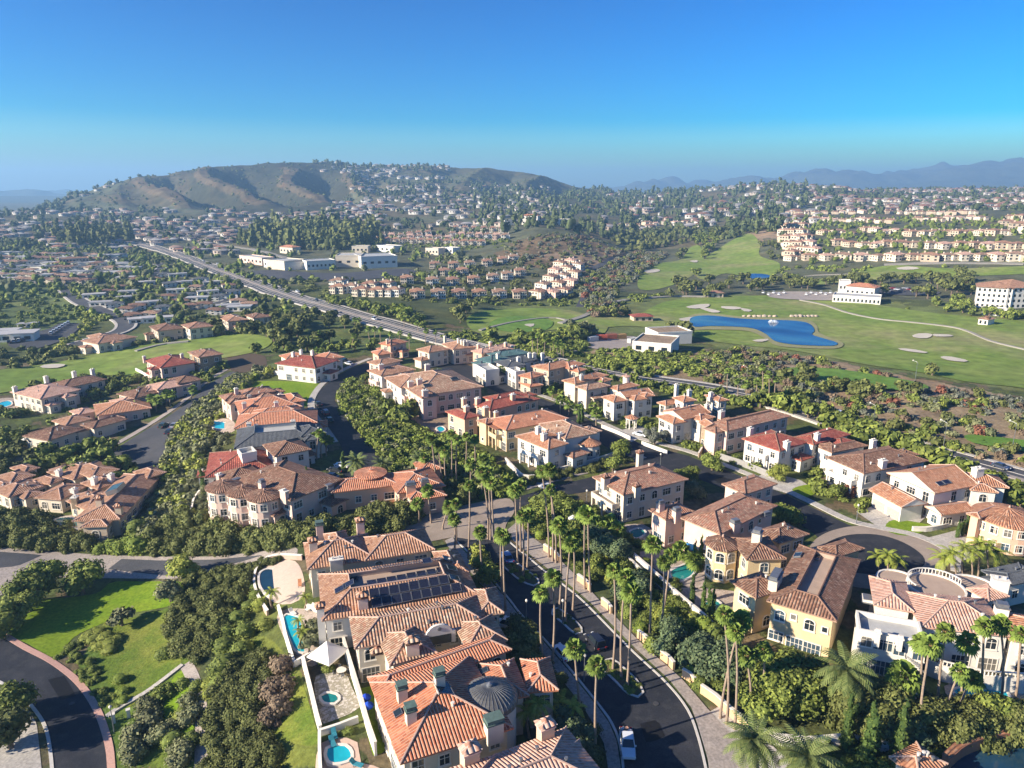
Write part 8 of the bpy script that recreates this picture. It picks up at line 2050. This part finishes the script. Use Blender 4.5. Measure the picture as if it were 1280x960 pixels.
# ---- individual trees on golf course and in the suburbs
def many_trees(poly, n, r, h, leaf, desc, cl, T=T_TREEM, seed=1):
    rng = np.random.default_rng(seed); P = scatter(poly, 0.02, True, r*1.3, 4000, rng)
    P = P[rng.permutation(len(P))[:n]]
    for p in P:
        px, py, _ = project(*p); s = rng.uniform(.75, 1.25)
        tree(float(px), float(py), r*s, h*s, desc, leaf, T=T, cl=cl, pos=p)
GT = [([(560,385),(600,380),(605,395),(590,405),(560,408)],6,5,8,'dark','large tree left of the near fairway','near fairway left'),
 ([(590,420),(640,424),(720,420),(740,430),(700,436),(620,430)],12,4.5,7,'mid','tree in the strip between fairway and teal roofs','teal roof strip'),
 ([(715,408),(740,400),(760,405),(745,420),(720,420)],5,6,9,'olive','tall broad tree beside the near green','near green'),
 ([(820,412),(856,404),(862,416),(850,424)],5,5,8,'dark','tree at the left end of the pond','pond left'),
 ([(720,395),(790,392),(796,398),(760,402),(720,400)],8,5,7,'dark','tree left of the little snack hut','snack hut'),
 ([(820,375),(850,352),(890,350),(935,352),(1000,350),(1020,362),(960,372),(880,374)],26,5.5,9,'dark','tree in the grove between pond and canyon','canyon grove'),
 ([(870,300),(890,296),(900,306),(885,330),(872,345),(862,350),(872,318)],18,5.5,9,'mid','tree in the line between the canyon fairways','canyon line'),
 ([(845,322),(862,314),(868,330),(850,336)],6,5,8,'dark','tree on the left canyon fairway','left canyon'),
 ([(940,300),(968,305),(985,325),(960,332),(945,318)],10,4.5,7,'dark','tree on the bank under the terraced villas','terrace bank'),
 ([(1060,355),(1090,350),(1160,352),(1210,345),(1215,372),(1160,374),(1115,366),(1100,372)],26,6,10,'dark','tree in the grove around the clubhouse car park','clubhouse grove'),
 ([(1010,350),(1050,348),(1060,358),(1020,362)],7,5,8,'dark','tree left of the clubhouse','clubhouse left'),
 ([(1200,396),(1240,390),(1290,395),(1290,418),(1230,412)],12,4.5,6,'mid','tree in the garden below the hotel','hotel garden'),
 ([(1160,384),(1200,376),(1225,385),(1215,396),(1180,392)],8,4,6,'mid','tree between clubhouse and hotel','club hotel gap'),
 ([(1110,440),(1180,455),(1280,470),(1290,480),(1160,470),(1060,448),(1000,440)],14,4,5.5,'dark','tree along the near edge of the broad fairway','fairway near edge'),
 ([(980,480),(1040,470),(1110,478),(1160,495),(1100,500),(1000,490)],10,4.2,5.5,'dark','tree in the scrub beside the tee strip','tee strip'),
 ([(340,405),(400,392),(450,408),(460,425),(400,440),(340,440),(320,425)],26,5,8,'dark','broad tree left of the highway at the estate entry','estate entry'),
 ([(230,412),(330,400),(345,425),(310,436),(250,440)],20,5,7,'dark','spreading dark tree on the fairway edge','fairway edge grove'),
 ([(300,440),(420,430),(480,436),(470,448),(400,444),(330,448)],12,3.6,5.5,'mid','garden tree behind the lone white and red house','lone house back'),
 ([(110,440),(180,436),(230,430),(240,440),(180,448),(120,452)],8,4,6,'dark','tree on the left fairway','left fairway'),
 ([(480,388),(500,388),(515,396),(500,400)],5,4.5,6,'bright','rounded bright green tree in the row above the highway','bright row'),
 ([(410,378),(460,384),(520,398),(560,412),(540,416),(470,396),(410,384)],24,4,6,'mid','tree in the planted strip above the highway','highway strip')]
for i, g in enumerate(GT): many_trees(*g, seed=i+3)
label_clusters(TREES, 'plants')
# ---- woods, garden trees and distant houses that read as one mass
def far_mass(poly, dens, r, leaf, name, label, T=T_FAR, maxn=6000, rmin=0, avoid=True, sz=(.8,1.3)):
    P = scatter(poly, dens, avoid, rmin, maxn); P[:, 2] -= .5; return merged(T, P, r*RNG.uniform(.6, 1.35, len(P)), leaf, name, label, RNG.uniform(*sz, len(P))) if len(P) else None
def ring_scatter(d0, d1, dens, keep, maxn=12000, p0=-60, p1=1340):
    """even spread over an arc of ground, filtered by a test on its photo position"""
    n = int((d1*d1-d0*d0)*(azi(p1)-azi(p0))/2*dens); th = RNG.uniform(azi(p0), azi(p1), n); D = np.sqrt(RNG.uniform(d0*d0, d1*d1, n))
    X, Y_ = D*np.sin(th), D*np.cos(th); Z = terr(X, Y_); px, py, _ = project(X, Y_, Z); m = keep(px, py, X, Y_) & ~blocked(px, py)
    return np.column_stack([X, Y_, Z])[m][:maxn]
HILLBARE = [[(95,255),(150,228),(250,203),(300,200),(350,200),(395,205),(440,225),(440,250),(400,262),(330,268),(280,262),(240,268),(180,262),(120,262)],[(560,205),(600,207),(680,212),(735,236),(745,240),(700,240),(640,236),(560,226)],[(600,332),(640,303),(690,288),(760,300),(795,318),(760,338),(700,338)]]
FAIRS = [g[0] for g in GOLF]
def notin(px, py, polys):
    m = np.ones(np.shape(px), bool)
    for q in polys: m &= ~in_poly(px, py, q)
    return m
clump = lambda X, Y_, s, t, sd=3: fbm(X/s, Y_/s, 3, sd) > t
k1 = lambda px, py, X, Y_: notin(px, py, HILLBARE+FAIRS) & (px < 590) & clump(X, Y_, 45, -.08)
def put(P, r, leaf, lb, T=T_FAR, sz=(.8,1.3)):
    P[:, 2] -= .5; return merged(T, P, r*RNG.uniform(.6, 1.35, len(P)), leaf, 'woodland', lb, RNG.uniform(*sz, len(P)))
LEFTQ = [(-60,300),(160,300),(330,350),(420,385),(400,400),(300,392),(200,408),(100,395),(60,345),(-60,350)]
far_mass(LEFTQ, .009, 3.0, 'mid', 'garden_trees', 'green garden trees between the low houses on the left', T_TREEM[:2]+T_FAR, 1500)
far_mass(LEFTQ, .006, 3.4, 'dark', 'garden_trees', 'dark garden trees between the low houses on the left', T_TREEM[2:4]+T_FAR, 1500)
put(ring_scatter(620, 1100, .0026, k1, 3500), 4.0, 'mid', 'green tree cover of the town this side of the hill')
put(ring_scatter(620, 1100, .0017, k1, 2500), 4.4, 'olive', 'olive tree cover of the town this side of the hill')
put(ring_scatter(1050, 2000, .0017, k1, 5000), 6.0, 'far', 'tree cover spread over the foot of the big hill')
put(ring_scatter(1900, 2750, .0010, lambda px, py, X, Y_: notin(px, py, HILLBARE) & (px < 760), 3500), 7.0, 'far', 'distant trees on the upper slopes of the big hill')
put(ring_scatter(1750, 2500, .0010, lambda px, py, X, Y_: (px < 760) & ~notin(px, py, HILLBARE[:2]), 1500), 4.5, 'dark', 'dark scrub dots on the bare spurs', sz=(.5,.8))
k2 = lambda px, py, X, Y_: notin(px, py, HILLBARE+FAIRS) & (px > 590) & clump(X, Y_, 70, -.1, 5) & ~((px > 980) & (py > 262) & (py < 330))
put(ring_scatter(950, 2700, .0014, lambda px, py, X, Y_: k2(px, py, X, Y_) & (py < 300) & (px < 1010), 8000), 7.5, 'far', 'dark woods filling the valley between the hills', T_FAR+T_TALLF)
put(ring_scatter(1300, 3100, .0009, lambda px, py, X, Y_: (px > 1000) & (py < 268), 4500), 7.0, 'far', 'distant trees among the houses of the right hand plateau')
put(ring_scatter(690, 1300, .0035, lambda px, py, X, Y_: (px > 975) & (py < 332) & (py > 262) & notin(px, py, FAIRS), 1800), 4.0, 'mid', 'garden trees among the terraced hillside houses')
far_mass([(310,296),(350,286),(420,284),(470,290),(480,306),(440,314),(350,312),(300,308)], .012, 8.0, 'dark', 'woodland', 'tall grey green eucalyptus wood behind the shops', T_TALLF, 600, rmin=5)
far_mass([(60,290),(110,285),(165,292),(170,305),(110,312),(70,306)], .008, 7.0, 'dark', 'woodland', 'dark clump of old trees at the left', T_TALLF, 260, rmin=6)
far_mass([(300,350),(330,352),(420,376),(400,352),(440,352),(510,348),(516,362),(420,350),(380,352),(330,344)], .012, 4.5, 'dark', 'woodland', 'trees between highway and shops', T_TREEM, 400, rmin=3)
far_mass([(540,345),(516,336),(500,348),(500,376),(660,378),(728,372),(728,330),(700,330),(650,322),(560,322)], .007, 4.2, 'dark', 'woodland', 'dark trees between the terracotta rows', T_TREEM, 700, rmin=3)
far_mass([(500,378),(560,380),(660,384),(735,384),(730,376),(660,376),(560,376)], .012, 4.0, 'mid', 'woodland', 'green belt below the terracotta rows', T_TREEM, 300, rmin=3)
far_mass([(730,384),(790,372),(850,362),(820,372),(780,388),(745,394)], .012, 4.2, 'mid', 'woodland', 'brush between canyon and pond fairway', T_TREEM, 250, rmin=3)
far_mass([(930,330),(990,335),(1100,332),(1290,330),(1290,336),(1130,338),(1060,346),(990,350),(950,345)], .010, 4.2, 'mid', 'woodland', 'planted bank under the terraced hillside', T_TREEM, 600, rmin=3)
far_mass([(480,300),(640,296),(632,310),(560,314),(480,312)], .008, 4.0, 'mid', 'woodland', 'trees below the pale terrace rows', T_TREEM, 250, rmin=3)
far_mass([(760,300),(800,290),(870,288),(960,284),(940,298),(880,300),(820,312),(790,316)], .008, 5.5, 'dark', 'woodland', 'dark woods on the far side of the canyon', T_FAR, 600, rmin=4)
far_mass([(1095,388),(1130,384),(1180,396),(1230,402),(1200,408),(1120,400)], .010, 2.4, 'bright', 'shrubbery', 'bright planted bank below the clubhouse', T_SHRUBL, 400, rmin=2)
# distant houses: one mass, colour per house
def fh_template(flat):
    b = [(-6,-5,-2),(6,-5,-2),(6,5,-2),(-6,5,-2),(-6,-5,5),(6,-5,5),(6,5,5),(-6,5,5),(-6.6,-5.6,5),(6.6,-5.6,5),(6.6,5.6,5),(-6.6,5.6,5)]
    zt_ = 5.6 if flat else 7.2; i_ = 1 if flat else 5.2
    b += [(-6+i_*.6,-5+i_*.93,zt_),(6-i_*.6,-5+i_*.93,zt_),(6-i_*.6,5-i_*.93,zt_),(-6+i_*.6,5-i_*.93,zt_)]
    Q = [(0,1,5,4),(1,2,6,5),(2,3,7,6),(3,0,4,7),(8,9,13,12),(9,10,14,13),(10,11,15,14),(11,8,12,15),(12,13,14,15)]
    wn = []
    for x in (-3.5, 0, 3.5):
        k = len(b); b += [(x-.8,-5.06,2),(x+.8,-5.06,2),(x+.8,-5.06,3.8),(x-.8,-5.06,3.8)]; wn.append((k,k+1,k+2,k+3))
    return np.array(b, float), np.array(Q+wn)
FT = [fh_template(False), fh_template(True)]
t = NT('distant_house_paint', .85, .15); a_ = t.node('ShaderNodeAttribute', attribute_name='tint').outputs['Fac']
rp = t.n.new('ShaderNodeValToRGB'); t.l.new(a_, rp.inputs[0]); rp.color_ramp.interpolation = 'CONSTANT'
PALH = [(.02,.02,.025),(.50,.48,.44),(.40,.35,.29),(.40,.33,.28),(.30,.16,.11),(.26,.13,.09),(.32,.22,.17),(.19,.17,.16),(.28,.27,.26),(.38,.36,.34)]
while len(rp.color_ramp.elements) < 10: rp.color_ramp.elements.new(.5)
for i, c_ in enumerate(PALH): rp.color_ramp.elements[i].position = i/10; rp.color_ramp.elements[i].color = (*c_, 1)
t.base(rp.outputs[0]); DHM = t.m
def far_houses(P, label, roofs, s=1.0, flat=.3, rz=0.0):
    Vs = []; Qs = []; Ts = []; k = 0
    D = np.hypot(P[:, 0], P[:, 1]); D2 = np.round(D/34)*34+RNG.normal(0, 2, len(D))+8*np.sin(P[:, 0]/60); P = P*(D2/D)[:, None]; P[:, 2] = terr(P[:, 0], P[:, 1])
    for p in P:
        f = 1 if RNG.random() < flat else 0; V, Q = FT[f]; a = rz+RNG.uniform(-.22, .22); c, s_ = cos(a), sin(a); sx = s*RNG.uniform(.8, 1.4)
        W = V*np.array([sx, s*RNG.uniform(.8, 1.1), s*RNG.uniform(.7, 1.1)]); Vs.append(np.column_stack([W[:,0]*c-W[:,1]*s_, W[:,0]*s_+W[:,1]*c, W[:,2]])+p); Qs.append(Q+k); k += len(V)
        wl = RNG.choice([1,1,2,3]); rf = RNG.choice(roofs); Ts.append(np.array([wl]*4+[rf]*5+[0]*3)/10+.05)
    tag(link('distant_houses', quads_mesh('distant_houses', np.vstack(Vs), np.vstack(Qs), DHM, tint=np.concatenate(Ts))), label, None, None, 'stuff')
def strings(P, s=14): return P
far_houses(ring_scatter(700, 1500, .0026, lambda px, py, X, Y_: (px < 480) & (py < 318) & notin(px, py, HILLBARE) & clump(X, Y_, 90, -.15, 8) & ~in_poly(px, py, [(300,285),(480,285),(480,340),(300,340)]) & ((py < 312) | (px > 185)), 1900), 'roofs of the town spread at the foot of the big hill', [4,6,6,7,8,9], .9, .4)
far_houses(ring_scatter(1450, 2300, .0014, lambda px, py, X, Y_: (px < 520) & notin(px, py, HILLBARE) & clump(X, Y_, 110, -.02, 8), 1500), 'houses on the lower slopes of the big hill', [4,6,6,8,9], 1.0, .4)
far_houses(ring_scatter(1050, 2500, .0013, lambda px, py, X, Y_: (px > 440) & (px < 690) & (py < 285) & (py > 232) & clump(X, Y_, 80, -.03, 12), 1500), 'white hillside houses in long rows on the right shoulder of the hill', [6,7,8,9], 1.1, .6)
far_houses(ring_scatter(2250, 2750, .0010, lambda px, py, X, Y_: (px > 370) & (px < 560) & (py < 225) & clump(X, Y_, 90, -.02, 13), 260), 'houses along the crest of the big hill', [8,9,9], 1.2, .6)
far_houses(ring_scatter(1150, 2500, .0008, lambda px, py, X, Y_: (px > 690) & (px < 1030) & (py < 290) & notin(px, py, FAIRS+HILLBARE) & clump(X, Y_, 90, .04, 14), 700), 'houses on the wooded far ridge', [4,8,9], 1.2, .4)
far_houses(ring_scatter(1350, 3050, .0019, lambda px, py, X, Y_: (px > 1015) & (py < 264) & clump(X, Y_, 120, -.08, 15), 3800), 'pale houses spread over the right hand plateau', [4,5,6,6,3,9], 1.1, .15)
for o in COL.objects:
    if o.parent is None and 'label' in o.keys():
        n = len(o['label'].split())
        if n > 16: print('LONG', n, o.name, o['label'])
        if n < 4: print('SHORT', o.name, o['label'])
